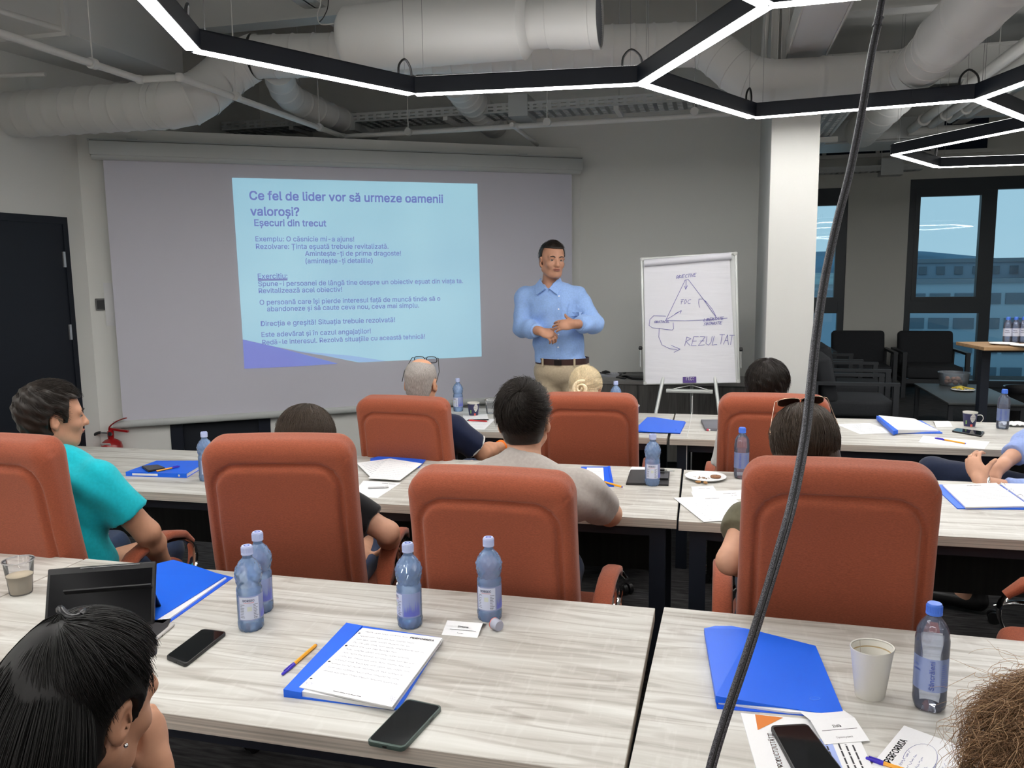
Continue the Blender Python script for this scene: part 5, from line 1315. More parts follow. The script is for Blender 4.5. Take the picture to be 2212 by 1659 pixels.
def hair_shell(t, I, m, grow=.012, hairline=.055, front=.035, nape=-.075, res=.005, rough=.003, back=0, extra=None, name='hair', side=.0, top_cut=None):
    """hair volume over the skull: y < front or z > hairline is kept, down to the nape"""
    hc, M, s = I['hc'], I['M'], I['hs']
    F = Field(axis(hc[0] - .19, hc[0] + .19, res), axis(hc[1] - .19, hc[1] + .19, res), axis(hc[2] - .22, hc[2] + .17, res))
    L = lambda *p: hc + M @ (np.array(p) * s)
    F.ell(L(0, -.017 - back / 2, .030), (.078 + grow + side, .098 + grow + back / 2, .089 + grow), M, .02)
    F.ell(L(0, -.040, -.035), (.062 + grow, .055 + grow, .075), M, .03)
    if extra: extra(F, L, M)
    def shape(X, Y, Z):
        x, y, z = X - hc[0], Y - hc[1], Z - hc[2]
        lx, ly, lz = [(x * M[0][i] + y * M[1][i] + z * M[2][i]) / s for i in range(3)]
        cutv = np.minimum(ly - front, hairline - lz)                      # keep hair behind the temples or above the hairline
        near = np.minimum(cutv, 10)
        ear = -(np.sqrt((np.abs(lx) - .085) ** 2 + ((ly + .010)) ** 2 * 1.2 + ((lz + .020)) ** 2 * .55) - .031)
        low = nape - lz
        v = np.maximum(np.maximum(cutv, low), np.maximum(ear, -1))
        sb = np.maximum(ly - (-.012), -.012 - lz)  # nothing below the ears in front
        side_cut = np.minimum(ly + .010, -.020 - lz)
        v = np.maximum(v, side_cut)
        if top_cut is not None: v = np.maximum(v, top_cut(lx, ly, lz))
        return v
    sl = tuple(slice(0, n) for n in F.V.shape); X, Y, Z = F.pts(sl)
    V = F.V + rough * (np.sin(X * 130 + Z * 40) * np.sin(Y * 120 + Z * 60) + .6 * np.sin(Z * 170 + X * 80))
    S_ = shape(X, Y, Z); k = .006; h = np.clip(.5 + .5 * (S_ - V) / k, 0, 1); F.V = (V * (1 - h) + S_ * h + k * h * (1 - h)).astype(np.float32)
    me = F.mesh(name); me.materials.append(m); return link(name, me, None, t)
def strands(t, I, m, crown=(0, -.5, .85), n=1200, rad=(.090, .111, .101), th=(.0, 1.9), ln=(.35, .9), swirl=.5, w=.0007, keep=None, seed=1, jit=.006, name='hair_strands', pts=9, parent=None, drop=None, lift=.006):
    rr = np.random.RandomState(seed); hc, M, s = I['hc'], I['M'], I['hs']
    e = np.array(crown, float); e /= np.linalg.norm(e); f1 = np.cross(e, [1, 0, 0.]); f1 /= np.linalg.norm(f1); f2 = np.cross(e, f1)
    phi = rr.uniform(0, 2 * np.pi, n); t0 = rr.uniform(th[0], th[1], n) ** 1.0; dl = rr.uniform(ln[0], ln[1], n)
    u = np.linspace(0, 1, pts)[None, :]
    T_ = t0[:, None] + dl[:, None] * u; ph = phi[:, None] + swirl * T_ + rr.normal(0, .05, n)[:, None] * u * 2
    D = np.cos(T_)[..., None] * e + np.sin(T_)[..., None] * (np.cos(ph)[..., None] * f1 + np.sin(ph)[..., None] * f2)
    Pl = D * np.array(rad) + np.array([0, -.017, .030])
    off = rr.uniform(-.004, jit, n)[:, None] + lift * u ** 2 * rr.uniform(-.3, 1, n)[:, None]
    Pl = Pl + D * off[..., None]
    if drop is not None: Pl = drop(Pl, u, rr)
    if keep is not None:
        ok = keep(Pl[:, 0]) & keep(Pl[:, -1]); Pl = Pl[ok]
    if len(Pl) == 0: return None
    W = hc + (Pl * s) @ M.T
    rw = w * (1 - .6 * np.linspace(0, 1, pts) ** 3)
    me = tubes_mesh(name, W, rw); me.materials.append(m)
    o = link(name, me, None, parent or t); o['kind'] = 'stuff'; return o
def keep_std(front=.03, hairline=.055, nape=-.075):
    def k(p):
        x, y, z = p[:, 0], p[:, 1], p[:, 2]
        ear = ((np.abs(x) - .085) ** 2 + (y + .01) ** 2 * 1.2 + (z + .02) ** 2 * .55) > .033 ** 2
        return ((y < front) | (z > hairline)) & (z > nape) & ear & ~((y > -.01) & (z < -.02))
    return k

# ---- the presenter
YS = 5.5
hd = np.array(PY(1194, 562, YS)); hipS = np.array(PY(1213, 790, YS)); hipS[1] += .02; hipS[2] = 1.0
eR, wR = np.array(PY(1128, 708, YS - .02)), np.array(PY(1166, 715, YS - .20))         # his right arm, at the left in the picture
eL, wL = np.array(PY(1283, 700, YS - .02)), np.array(PY(1243, 700, YS - .22))
hx = hipS[0]
legS = [[(hx + .09, YS + .02, .97), (hx + .13, YS - .02, .52), (hx + .14, YS + .02, .09), (hx + .17, YS - .13, .05)], [(hx - .09, YS + .02, .97), (hx - .12, YS - .02, .52), (hx - .13, YS + .02, .09), (hx - .17, YS - .13, .05)]]
sp, I = person('standing man in light blue shirt and beige trousers with folded hands beside the flipchart', hd, R(180), (R(30), R(-4), R(-3)), sk=SK3, shirt=SHIRT, pants=CHINO, sleeve=1.82, hip=hipS,
               armL=(eL, wL), armR=(eR, wR), bulk=1.12, sw=.185, hs=1.02, shd=.078, res=.0062, detail=True, stand=True, leg_pts=legS,
               handR=dict(d=(.72, -.25, -.22), n=(-.1, -.6, .8), bends=(.75, .8, .5), side=-1), handL=dict(d=(-.95, -.12, -.05), n=(.0, -.85, .5), bends=(.35, .35, .25), side=1), fold=.0035)
hair_shell(sp, I, HD, grow=.011, hairline=.078, front=-.004, nape=-.055, res=.0045, rough=.0015, top_cut=lambda x, y, z: (y - .062) * .8 - np.abs(x) * 0 + (np.abs(x) - .03) * .45 * (y > .03))
strands(sp, I, HD, crown=(0, -.6, .8), n=1500, rad=(.088, .109, .101), th=(0, 1.8), ln=(.25, .5), keep=keep_std(-.004, .082, -.05), seed=3, jit=.004)
def on_head(I, p): return I['hc'] + I['M'] @ (np.array(p) * I['hs'])
def face_bits(t, I, brow=HD, iris=(.05, .03, .02)):
    EW = mat('eye_white', (.36, .32, .30), .3); IR = mat('iris_dark', iris, .2); LIP = mat('lips', (.36, .13, .10), .5)
    for q in (-1, 1):
        bm = BM(); bmesh.ops.create_uvsphere(bm, u_segments=14, v_segments=10, radius=.0112 * I['hs']); e = obj('eye', bm, EW, t, loc=on_head(I, (q * .031, .0735, .004)), smooth=180)
        bm = BM(); bmesh.ops.create_uvsphere(bm, u_segments=12, v_segments=8, radius=.0060 * I['hs']); obj('iris', bm, IR, e, loc=I['M'] @ np.array([.001, .0075, .0]), smooth=180)
        F = Field(axis(-.03, .03, .002), axis(-.03, .03, .002), axis(-.03, .03, .002)); F.ell((0, 0, .0), (.0140, .0140, .0132), None, .004, cut=(np.array([0, 0, .0012]), np.array([0, .20, -1.])))
        me = F.mesh('eyelid'); me.materials.append(t.children[0].data.materials[0] if t.children else SK3); o = link('eyelid', me, None, t, loc=on_head(I, (q * .031, .0735, .004))); o.rotation_euler = Matrix(I['M']).to_euler()
        b_ = [on_head(I, p) for p in ((q * .014, .091, .022), (q * .030, .091, .029), (q * .048, .080, .024))]
        obj('eyebrow', tube(BM(), smooth_path(b_, 4), [.0028] * 5 + [.0022] * 3 + [.0012], 6, flat=(1, 1.3)), brow, t, smooth=60)
    obj('lips', box(tube(BM(), smooth_path([on_head(I, p) for p in ((-.023, .0925, -.0575), (-.010, .0995, -.053), (0, .1005, -.0545), (.010, .0995, -.053), (.023, .0925, -.0575))], 3), [.0012] + [.0028] * 11 + [.0012], 6), on_head(I, (0, .096, -.060)), (.001, .001, .001)), LIP, t, smooth=60)
    obj('lips', tube(BM(), smooth_path([on_head(I, p) for p in ((-.020, .0925, -.060), (0, .1000, -.0635), (.020, .0925, -.060))], 4), [.001] + [.003] * 7 + [.001], 6), LIP, t, smooth=60)
face_bits(sp, I)
hp = I['hp']
def belt_ring(z, rx, ry, h, c, n=48):
    bm = BM(); lo = []; hi = []; lo2 = []; hi2 = []
    for i in range(n):
        a = 2 * math.pi * i / n; x, y = math.cos(a), math.sin(a)
        for L_, k, zz in ((lo, 1, z), (hi, 1, z + h), (lo2, .97, z), (hi2, .97, z + h)): L_.append(bm.verts.new((c[0] + rx * x * k, c[1] + ry * y * k, zz)))
    for i in range(n):
        j = (i + 1) % n; bm.faces.new((lo[i], lo[j], hi[j], hi[i])); bm.faces.new((hi[i], hi[j], hi2[j], hi2[i])); bm.faces.new((lo2[i], lo2[j], lo[j], lo[i])); bm.faces.new((hi2[i], hi2[j], lo2[j], lo2[i]))
    return bm
bz = 1.045
bl = obj('belt', belt_ring(bz - .005, .188, .150, .040, (hp[0], hp[1])), LEATHER, sp, smooth=60)
obj('buckle', boxb((hp[0], hp[1] + .157, bz + .015), (.05, .006, .040), bev=.003), mat('buckle_dark', (.02, .015, .015), .3, metal=.6), bl)
for x in (-.11, .11):
    y = .155 * math.sqrt(1 - (x / .196) ** 2); obj('belt_loop', boxb((hp[0] + x, hp[1] + y + .002, bz + .012), (.013, .005, .055), bev=.001), CHINO, sp)
nb = I['nb']
# shirt collar wings, placket, buttons, pocket
for q in (-1, 1):
    bm = BM(); v = [nb + np.array(p) for p in ((q * .066, -.01, .052), (q * .054, .060, .038), (q * .010, .112, -.018), (q * .068, .122, -.060), (q * .094, .055, .002))]
    f = [bm.verts.new(p) for p in v]; g_ = [bm.verts.new(p + np.array([q * .004, .008, .003])) for p in v]
    bm.faces.new(f); bm.faces.new(g_[::-1])
    for i in range(5): bm.faces.new((f[i], f[(i + 1) % 5], g_[(i + 1) % 5], g_[i]))
    obj('collar_wing', bm, SHIRT, sp, smooth=40)
me_s = [c for c in sp.children if c.name.startswith('shirt')][0]
bpy.context.view_layer.update()
def on_shirt(x, z):          # the front surface of the shirt at local x, z
    ok, p, n, _ = me_s.ray_cast(Vector((x, 1.0, z)), Vector((0, -1, 0)))
    return (p, n) if ok else (Vector((x, .13, z)), Vector((0, 1, 0)))
zt = nb[2] - .05
bm = BM(); prev = None
for i in range(22):
    z = zt - i * (zt - bz - .045) / 21; p, n = on_shirt(0.0, z); cur = [bm.verts.new(p + Vector((x, .004, 0))) for x in (-.016, .016)]
    if prev: bm.faces.new((prev[0], prev[1], cur[1], cur[0]))
    prev = cur
obj('button_placket', bm, SHIRT, sp)
for i in range(6):
    z = zt - .02 - i * .085; p, n = on_shirt(0, z); bm = BM(); tube(bm, [p + n * .003, p + n * .0065], .0055, 12); obj('button', bm, mat('button_white', (.8, .82, .9), .3), sp)
bm = BM(); g0 = []
for i in range(4):
    g0.append([])
    for j in range(5): p, n = on_shirt(-.06 - .024 * j, nb[2] - .125 - .026 * i); g0[-1].append(bm.verts.new(p + Vector((0, .005, 0))))
for i in range(3):
    for j in range(4): bm.faces.new((g0[i][j], g0[i][j + 1], g0[i + 1][j + 1], g0[i + 1][j]))
obj('chest_pocket', bm, SHIRT, sp)
for q in (0, 1):
    e_, w_ = I['arms'][q][1], I['arms'][q][2]; n_ = (w_ - e_) / np.linalg.norm(w_ - e_); c_1 = e_ + (w_ - e_) * .66; c_2 = e_ + (w_ - e_) * .84
    obj('cuff', tube(BM(), [c_1, c_1 + n_ * .004, c_2 - n_ * .002, c_2], [.046, .049, .047, .044], 20), SHIRT, sp, smooth=50)

# ---- the seated audience
def seated(label, px, py, d, **k):
    return person(label, PD(px, py, d), **k)
# man in turquoise polo, head turned right
a, I = seated('man in turquoise polo shirt with dark hair, head turned right, in the left chair', 118, 898, 2.88, rz=R(8), head_rot=(R(-42), R(-6), R(0)), sk=SK1, shirt=TURQ, pants=DENIM, sleeve=.62, bulk=1.08, sw=.20, hs=.95,
              armR=(PD(318, 1150, 2.95), PD(352, 1215, 3.12)), armL=(PD(-160, 1150, 3.0), PD(-60, 1180, 3.3)))
hair_shell(a, I, HD, grow=.012, hairline=.070, front=.030, nape=-.070, back=.008, rough=.003)
strands(a, I, HD, crown=(.15, -.55, .75), n=3200, rad=(.091, .115, .103), th=(.12, 1.9), ln=(.35, .8), keep=keep_std(.04, .07), seed=5, jit=.007)
face_bits(a, I)
obj('collar', tube(BM(), [I['nb'] + np.array([.066 * math.cos(q), .062 * math.sin(q) + .0, .018 - .012 * math.sin(q)]) for q in np.linspace(.3, 2 * math.pi - .3 + .6, 20)], .012, 8, flat=(1, .5)), TURQ, a, smooth=60)
# woman with straight brown hair
b, I = seated('woman with straight brown hair and black short sleeve seen over the second chair', 664, 957, 2.86, rz=R(12), head_rot=(R(-8), R(-12), 0), sk=SK2, shirt=BLACKT, pants=DENIM, sleeve=.55, sw=.17, fem=True, hs=.98,
              armR=(PD(838, 1150, 2.82), PD(842, 1182, 3.08)))
hx_ = lambda F, L, M: (F.ell(L(0, -.045, -.07), (.100, .080, .13), M, .03))
hair_shell(b, I, HM, grow=.013, hairline=.060, front=.045, nape=-.20, back=.004, rough=.0, extra=hx_)
strands(b, I, HM, crown=(.0, .05, .99), n=6000, rad=(.096, .117, .107), th=(.05, 1.5), ln=(.5, 1.1), swirl=0, keep=lambda p: ((p[:, 1] < .05) | (p[:, 2] > .06)), seed=6, jit=.006, drop=lambda P_, u, rr: P_)
# man in grey t-shirt
c, I = seated('young man with short dark hair and grey t-shirt in the middle chair', 1133, 903, 2.74, hip=np.array([-.66, 2.48, .60]), rz=R(2), head_rot=(R(2), R(-3), R(-2)), sk=SK2, shirt=GREYT, pants=DENIM, sleeve=.58, sw=.205, bulk=1.02, hs=1.02,
              armR=(P(1316, 1110, .79), P(1190, 1050, .80)), armL=(P(965, 1085, .80), P(1060, 1045, .80)))
hair_shell(c, I, HD, grow=.006, hairline=.070, front=.03, nape=-.078, rough=.001)
strands(c, I, HD, crown=(.05, -.72, .62), n=5200, rad=(.085, .106, .098), th=(.03, 1.9), ln=(.25, .6), swirl=.9, keep=keep_std(.03, .07, -.082), seed=7, jit=.009, lift=.012)
obj('neckband', tube(BM(), [I['nb'] + np.array([.060 * math.cos(q), .055 * math.sin(q) - .004, .022 - .016 * math.sin(q)]) for q in np.linspace(0, 2 * math.pi, 24)], .008, 8, flat=(.6, 1.2)), GREYT, c, smooth=60)
# woman with sunglasses
d_, I6 = seated('woman with sunglasses pushed up on brown hair, in the chair behind the cable', 1738, 968, 2.42, rz=R(-3), head_rot=(R(4), R(-6), R(-6)), sk=SK2, shirt=KHAKI, pants=DENIM, sleeve=.30, sw=.175, fem=True, hs=1.0,
               armL=(PD(1577, 1212, 2.36), PD(1640, 1225, 2.66)))
hair_shell(d_, I6, HM, grow=.011, hairline=.065, front=.04, nape=-.19, rough=.0, extra=lambda F, L, M: F.ell(L(0, -.045, -.07), (.096, .075, .12), M, .03), side=.002)
strands(d_, I6, HM, crown=(0, .25, .95), n=6500, rad=(.092, .114, .103), th=(.05, 1.9), ln=(.5, 1.0), swirl=0, keep=lambda p: ((p[:, 1] < .05) | (p[:, 2] > .065)), seed=8, jit=.007)
# bald man
e_, I7 = seated('bald man with grey fringe and navy polo in the back row before the slide', 911, 826, 4.22, rz=R(-2), head_rot=(0, R(-10), 0), sk=SK4, shirt=NAVY, pants=DENIM, sleeve=.72, sw=.205, bulk=1.15, hs=1.03,
               armR=(PD(1043, 978, 4.20), PD(1082, 966, 4.42)))
hair_shell(e_, I7, HG, grow=.0035, hairline=.5, front=.02, nape=-.085, rough=.0006, res=.004, top_cut=lambda x, y, z: .062 - np.sqrt(x ** 2 + (y + .02) ** 2 + (z - .125) ** 2 * 1.1) + 0 * x)
q_ = I7['arms'][1]; n_ = (q_[1] - q_[0]); n_ /= np.linalg.norm(n_); cc = q_[0] + (q_[1] - q_[0]) * .72
_, u_, v_ = frame_at(n_)
obj('sleeve_trim', tube(BM(), [Vector(cc) + u_ * (.068 * math.cos(k)) + v_ * (.068 * math.sin(k)) for k in np.linspace(0, 2 * math.pi, 25)], .0045, 8), WHITET, e_, smooth=60)
cc = q_[2]; n_ = q_[2] - q_[1]; _, u_, v_ = frame_at(n_)
obj('wristband', tube(BM(), [Vector(cc) + u_ * (.030 * math.cos(k)) + v_ * (.030 * math.sin(k)) for k in np.linspace(0, 2 * math.pi, 21)], .010, 8), mat('orange_band', (.9, .20, .01), .5), e_, smooth=60)
# blonde bun
f_, I8 = seated('woman with blonde hair in a low bun in the back row before the presenter', 1266, 842, 4.28, rz=R(2), head_rot=(R(-12), R(-14), 0), sk=SK2, shirt=WHITET, pants=DENIM, sleeve=.6, sw=.165, fem=True, hs=.98)
hs_ = hair_shell(f_, I8, HL, grow=.008, hairline=.062, front=.035, nape=-.085, rough=.001)
strands(f_, I8, HL, crown=(.10, -.95, -.18), n=3200, rad=(.088, .110, .100), th=(.3, 2.4), ln=(.5, .9), swirl=.1, keep=keep_std(.035, .062), seed=9, jit=.003, lift=0)
bc = on_head(I8, (.016, -.115, -.010)); Mh = I8['M']
pth = []; 
for k in range(46):
    tt = k / 45; an = 2 * math.pi * 1.9 * tt + 1.2; r_ = .036 * (1 - tt) + .006
    pth.append(bc + Mh @ np.array([math.cos(an) * r_, -.004 - .026 * tt, math.sin(an) * r_]))
bun = obj('hair_bun', tube(BM(), pth, [.006 + .010 * math.sin(math.pi * min(1, k / 30 + .15)) * (1 - .45 * k / 45) for k in range(46)], 12), HL, f_, smooth=80)
pth = [bc + Mh @ np.array([math.cos(an) * .045, -.006, math.sin(an) * .045]) for an in np.linspace(1.3, 4.3, 16)]
obj('hair_tie', tube(BM(), pth, .0055, 8), BLACKP, f_, smooth=60)
# short dark hair, back row right
g_, I9 = seated('person with short dark brown hair in the back row chair by the column', 1657, 836, 3.98, rz=R(0), head_rot=(0, R(-6), 0), sk=SK2, shirt=WHITET, pants=DENIM, sleeve=.6, sw=.165, fem=True, hs=.99)
hair_shell(g_, I9, HD, grow=.020, hairline=.060, front=.04, nape=-.10, rough=.003, side=.004)
strands(g_, I9, HD, crown=(-.02, -.25, .93), n=1800, rad=(.104, .121, .111), th=(.05, 1.9), ln=(.4, .9), swirl=.2, keep=keep_std(.05, .06, -.11), seed=10, jit=.006)
# man at the right edge with clasped hands (head outside the picture)
hh = np.array([1.73, 4.02, 1.22]); hipX = np.array([1.66, 3.97, .60])
h_, I10 = person('man at the right edge in blue shirt and navy trousers, hands clasped on crossed legs', hh, R(62), (0, R(-6), 0), sk=SK2, shirt=SHIRT2, pants=NAVYP, sleeve=1.72, hip=hipX, bulk=1.05, sw=.19,
                armR=(PD(2262, 925, 3.75), PD(2160, 1008, 3.55)), armL=(PD(2300, 1090, 3.42), PD(2118, 1040, 3.45)),
                handR=dict(d=(-.75, -.1, -.45), n=(-.3, -.5, .8), bends=(.6, .7, .5), side=-1), handL=dict(d=(-.25, .35, .75), n=(-.7, -.5, .3), bends=(.5, .8, .6), side=1),
                leg_pts=[[(1.60, 3.90, .62), (1.00, 4.10, .70), (1.02, 4.30, .34), (.92, 4.38, .28)], [(1.66, 4.04, .58), (1.22, 4.22, .56), (1.20, 4.2, .09), (1.06, 4.24, .05)]], ptop=.22)
hair_shell(h_, I10, HD, grow=.010, hairline=.070, front=.0, nape=-.06, rough=.001)
strands(h_, I10, HD, crown=(0, -.6, .8), n=1500, rad=(.088, .109, .101), th=(0, 1.8), ln=(.25, .5), keep=keep_std(-.002, .074, -.055), seed=21, jit=.004)
cc = I10['arms'][0][2]; n_ = cc - I10['arms'][0][1]; _, u_, v_ = frame_at(n_)
wt = obj('wristwatch', tube(BM(), [Vector(cc) - Vector(n_).normalized() * .015 + u_ * (.032 * math.cos(k)) + v_ * (.032 * math.sin(k)) for k in np.linspace(0, 2 * math.pi, 21)], .007, 8, flat=(.5, 1)), CHROME, h_, smooth=60)
# woman with black ponytail, near left
hd = PD(196, 1512, 1.20)
i_, I1 = person('dark-haired woman with tied black hair at the lower left, chin on her hand', hd, R(-4), (R(-3), R(-20), R(2)), seat=.46, sk=SK1, shirt=GREYK, pants=DENIM, sleeve=1.7, sw=.17, fem=True, hs=.98, res=.006,
                hip=np.array([hd[0] - .10, hd[1] - .20, .56]), armR=(PD(300, 1790, 1.36), PD(338, 1665, 1.33)), armL=(PD(60, 1800, 1.30), PD(180, 1720, 1.40)),
                handR=dict(d=(-.12, .10, .9), n=(.9, .1, .1), bends=(.55, .9, .6), side=-1, s=.9))
hair_shell(i_, I1, HB, grow=.012, hairline=.072, front=.022, nape=-.11, res=.005, rough=.0, extra=lambda F, L, M: (F.ell(L(-.012, -.085, -.06), (.088, .058, .15), M, .03), F.ell(L(-.01, -.07, .090), (.028, .030, .022), M, .03)))
def pony(P_, u, rr):
    k = np.clip((u - .35) / .65, 0, 1)[..., None]
    low = np.array([0, -.03, -.10])
    return P_ + k * k * low * np.clip(-(P_[..., 1:2] + .01) * 20, 0, 1)
strands(i_, I1, HB, crown=(-.05, -.55, .75), n=7500, rad=(.093, .113, .104), th=(.06, 1.75), ln=(.6, 1.2), swirl=.05, keep=lambda p: ((p[:, 1] < .030) | (p[:, 2] > .082)) & ~((p[:, 1] > -.03) & (p[:, 2] < .022)), seed=11, jit=.006, w=.0006, pts=14, lift=.002)
rr_ = np.random.RandomState(12)
# long tail of hair falling from the tie over the back of the head
N = 5200; u = np.linspace(0, 1, 18)[None, :]
sx_, sy_ = rr_.normal(0, .5, N), rr_.uniform(0, 1, N)
an = (rr_.uniform(-1.65, 1.6, N))[:, None]
rad_x = .112 + rr_.uniform(-.012, .008, N)[:, None]
x = np.sin(an) * rad_x * np.sin(np.clip(u * 2.2, 0, 1.57)) ** .9 - .012; y = -.075 - np.cos(an) * (.085 + rr_.uniform(-.01, .01, N)[:, None]) * np.sin(np.clip(u * 2.2, 0, 1.57)) + .01 * u
z = .115 - .36 * u ** 1.25 + .004 * np.sin(u * 9 + an * 5)
Pl = np.stack([x, y + 0 * x, z + 0 * x], -1) + rr_.normal(0, .002, (N, 1, 3))
me = tubes_mesh('hair_tail', I1['hc'] + (Pl * 1.02) @ I1['M'].T, .0007 * (1 - .5 * np.linspace(0, 1, 18) ** 3)); me.materials.append(HB); o = link('hair_tail', me, None, i_); o['kind'] = 'stuff'
tp = on_head(I1, (-.012, -.062, .128)); obj('hair_tie', tube(BM(), [tp + I1['M'] @ np.array([.018 * math.cos(k), .012 * math.sin(k), .004 * math.sin(2 * k)]) for k in np.linspace(0, 6.28, 17)], .006, 8), mat('tie_black', (.01, .01, .012), .3), i_, smooth=60)
ep = on_head(I1, (.088, -.004, -.045)); bm = BM(); bmesh.ops.create_uvsphere(bm, u_segments=10, v_segments=8, radius=.0035); obj('earring', bm, CHROME, i_, loc=ep, smooth=180)
# curly fair hair, lower right corner
hd = PD(2278, 1712, 1.15)
j_, I2 = person('woman with curly light brown hair cut off by the lower right corner', hd, R(6), (R(10), R(-18), 0), seat=.46, sk=SK2, shirt=GREYK, pants=DENIM, sleeve=1.7, sw=.17, fem=True, hs=1.0, hip=np.array([hd[0] + .02, hd[1] - .16, .56]))
hair_shell(j_, I2, HC, grow=.016, hairline=.065, front=.04, nape=-.12, rough=.006)
def curl(P_, u, rr):
    n = len(P_); ph = rr.uniform(0, 6, n)[:, None]; fr = rr.uniform(8, 16, n)[:, None]; am = rr.uniform(.004, .010, n)[:, None]
    P_ = P_.copy(); P_[..., 0] += am * np.sin(u * fr + ph); P_[..., 1] += am * np.cos(u * fr + ph * 1.3); P_[..., 2] += am * np.sin(u * fr * .8 + ph * 2); return P_
strands(j_, I2, HC, crown=(0, -.4, .9), n=4200, rad=(.100, .120, .110), th=(.03, 1.8), ln=(.5, 1.1), swirl=.3, keep=lambda p: ((p[:, 1] < .05) | (p[:, 2] > .06)), seed=13, jit=.018, w=.0005, pts=18, lift=.02, drop=curl)
strands(j_, I2, hairm('hair_curly_flyaway', (.42, .27, .15)), crown=(0, -.4, .9), n=260, rad=(.112, .130, .122), th=(.03, 1.6), ln=(.4, .9), swirl=.3, seed=14, jit=.03, w=.0004, pts=18, lift=.05, drop=curl, name='stray_hair')
# sunglasses and glasses pushed up on heads
def glasses(name, label, I, t, lens_m, frame_m, z=.088, y=.062, tilt=-.75, w=.062, h=.040, thin=.0016):
    loc = np.array(t.location); rz = t.rotation_euler[2]; W = lambda p: loc + Rz(rz) @ (I['hc'] + I['M'] @ (np.array(p) * I['hs']))
    O = W((0, y, z)); g = thing(name, label, 'glasses', tuple(O)); Rr = Rz(rz) @ I['M'] @ Rx(tilt)
    for q in (-1, 1):
        ring = [np.array([q * .034 + w / 2 * math.copysign(abs(math.cos(k)) ** .7, math.cos(k)), 0, h / 2 * math.copysign(abs(math.sin(k)) ** .7, math.sin(k))]) for k in np.linspace(0, 2 * math.pi, 29)]
        obj('rim', tube(BM(), [Rr @ p for p in ring], thin, 6), frame_m, g, smooth=60)
        bm = BM(); f = [bm.verts.new(Rr @ (p + np.array([0, .0006, 0]))) for p in ring[:-1]]; b_ = [bm.verts.new(Rr @ (p - np.array([0, .0006, 0]))) for p in ring[:-1]]
        bm.faces.new(f); bm.faces.new(b_[::-1])
        for i in range(len(f)): bm.faces.new((f[i], f[(i + 1) % len(f)], b_[(i + 1) % len(f)], b_[i]))
        obj('lens', bm, lens_m, g)
        end = W((q * .092, -.035, .0)) - O
        obj('temple', tube(BM(), [Rr @ np.array([q * .066, 0, h * .3]), Rr @ np.array([q * .074, -.004, h * .3]), (Rr @ np.array([q * .074, -.01, h * .2])) * .45 + end * .55 + (Rz(rz) @ I['M'] @ np.array([q * .012, 0, 0])), end], thin, 6), frame_m, g, smooth=60)
    obj('bridge', tube(BM(), [Rr @ np.array([-.006, 0, .006]), Rr @ np.array([0, .003, .009]), Rr @ np.array([.006, 0, .006])], thin, 6), frame_m, g)
    return g
glasses('sunglasses', 'brown-lensed sunglasses with thin gold arms pushed up on the brown hair', I6, d_, mat('brown_lens', (.05, .015, .008), .1), mat('gold_wire', (.55, .38, .28), .25, metal=.9), z=.140, y=.000, tilt=1.0, w=.062, h=.046)
glasses('reading_glasses', 'thin black glasses pushed up on the bald head', I7, e_, film_mat('clear_lens', (.9, .93, .96), .02, .03), BLACKP, z=.118, y=.040, tilt=.5, w=.058, h=.036, thin=.0022)

# ================================================================== THINGS ON THE DESKS
CUR = 0
def page_pts(corners, z):
    """reading corners TL, TR, BR, BL in the photograph -> root thing placement and local points"""
    w_ = [P(x, y, z) for x, y in corners]; c = sum(w_, Vector()) / 4; u = w_[1] - w_[0]; a = math.atan2(u.y, u.x)
    Ri = Matrix.Rotation(-a, 3, 'Z'); return Vector((c.x, c.y, 0)), a, [Ri @ Vector((p.x - c.x, p.y - c.y, 0)) for p in w_]
class Page:
    def __init__(s, loc, z): s.l = loc; s.z = z
    def pt(s, u, v): a = s.l[0].lerp(s.l[1], u); b = s.l[3].lerp(s.l[2], u); p = a.lerp(b, v); return Vector((p.x, p.y, s.z))
    def text(s, st, u0, v0, u1, m, parent, bold=0, name='lettering', k=None):
        a, b = s.pt(u0, v0), s.pt(u1, v0); u = (b - a); return text_on(name, st, m, parent, a, u, UZ.cross(u.normalized()), width=u.length, size=k, bold=bold)
    def lines(s, rows, m, parent, name='printed_lines', hand=False, h=.006, seed=1, wd=.0008):
        bm = BM(); rr = random.Random(seed)
        for (u0, u1, v) in rows:
            a, b = s.pt(u0, v), s.pt(u1, v); u = (b - a); L = u.length; u.normalize(); vv = UZ.cross(u)
            if hand: scribble(bm, a, u, vv, UZ, L, h, wd, rr)
            else: dash_line(bm, a, u, vv, UZ, L, h, rr)
        o = obj(name, bm, m, parent); o['kind'] = 'stuff'; return o
    def quad(s, u0, v0, u1, v1, m, parent, name='printed_field'):
        bm = BM(); bm.faces.new([bm.verts.new(s.pt(*q) + UZ * .0003) for q in ((u0, v0), (u0, v1), (u1, v1), (u1, v0))]); return obj(name, bm, m, parent)
def sheet(label, corners, cat='paper', z=.75, h=.0012, name='paper_sheet', m=WHITEP, group=None):
    c, a, l = page_pts(corners, z + h); t = thing(name, label, cat, (c.x, c.y, z), a, group)
    obj('page', prism(BM(), l, 0, h), m, t); return t, Page(l, h)
def rows(n, v0, v1, u0=.08, u1=.92, seed=0):
    rr = random.Random(seed); return [(u0, u1 - (rr.random() * .35 if rr.random() < .4 else rr.random() * .06), v0 + (v1 - v0) * i / max(1, n - 1)) for i in range(n)]
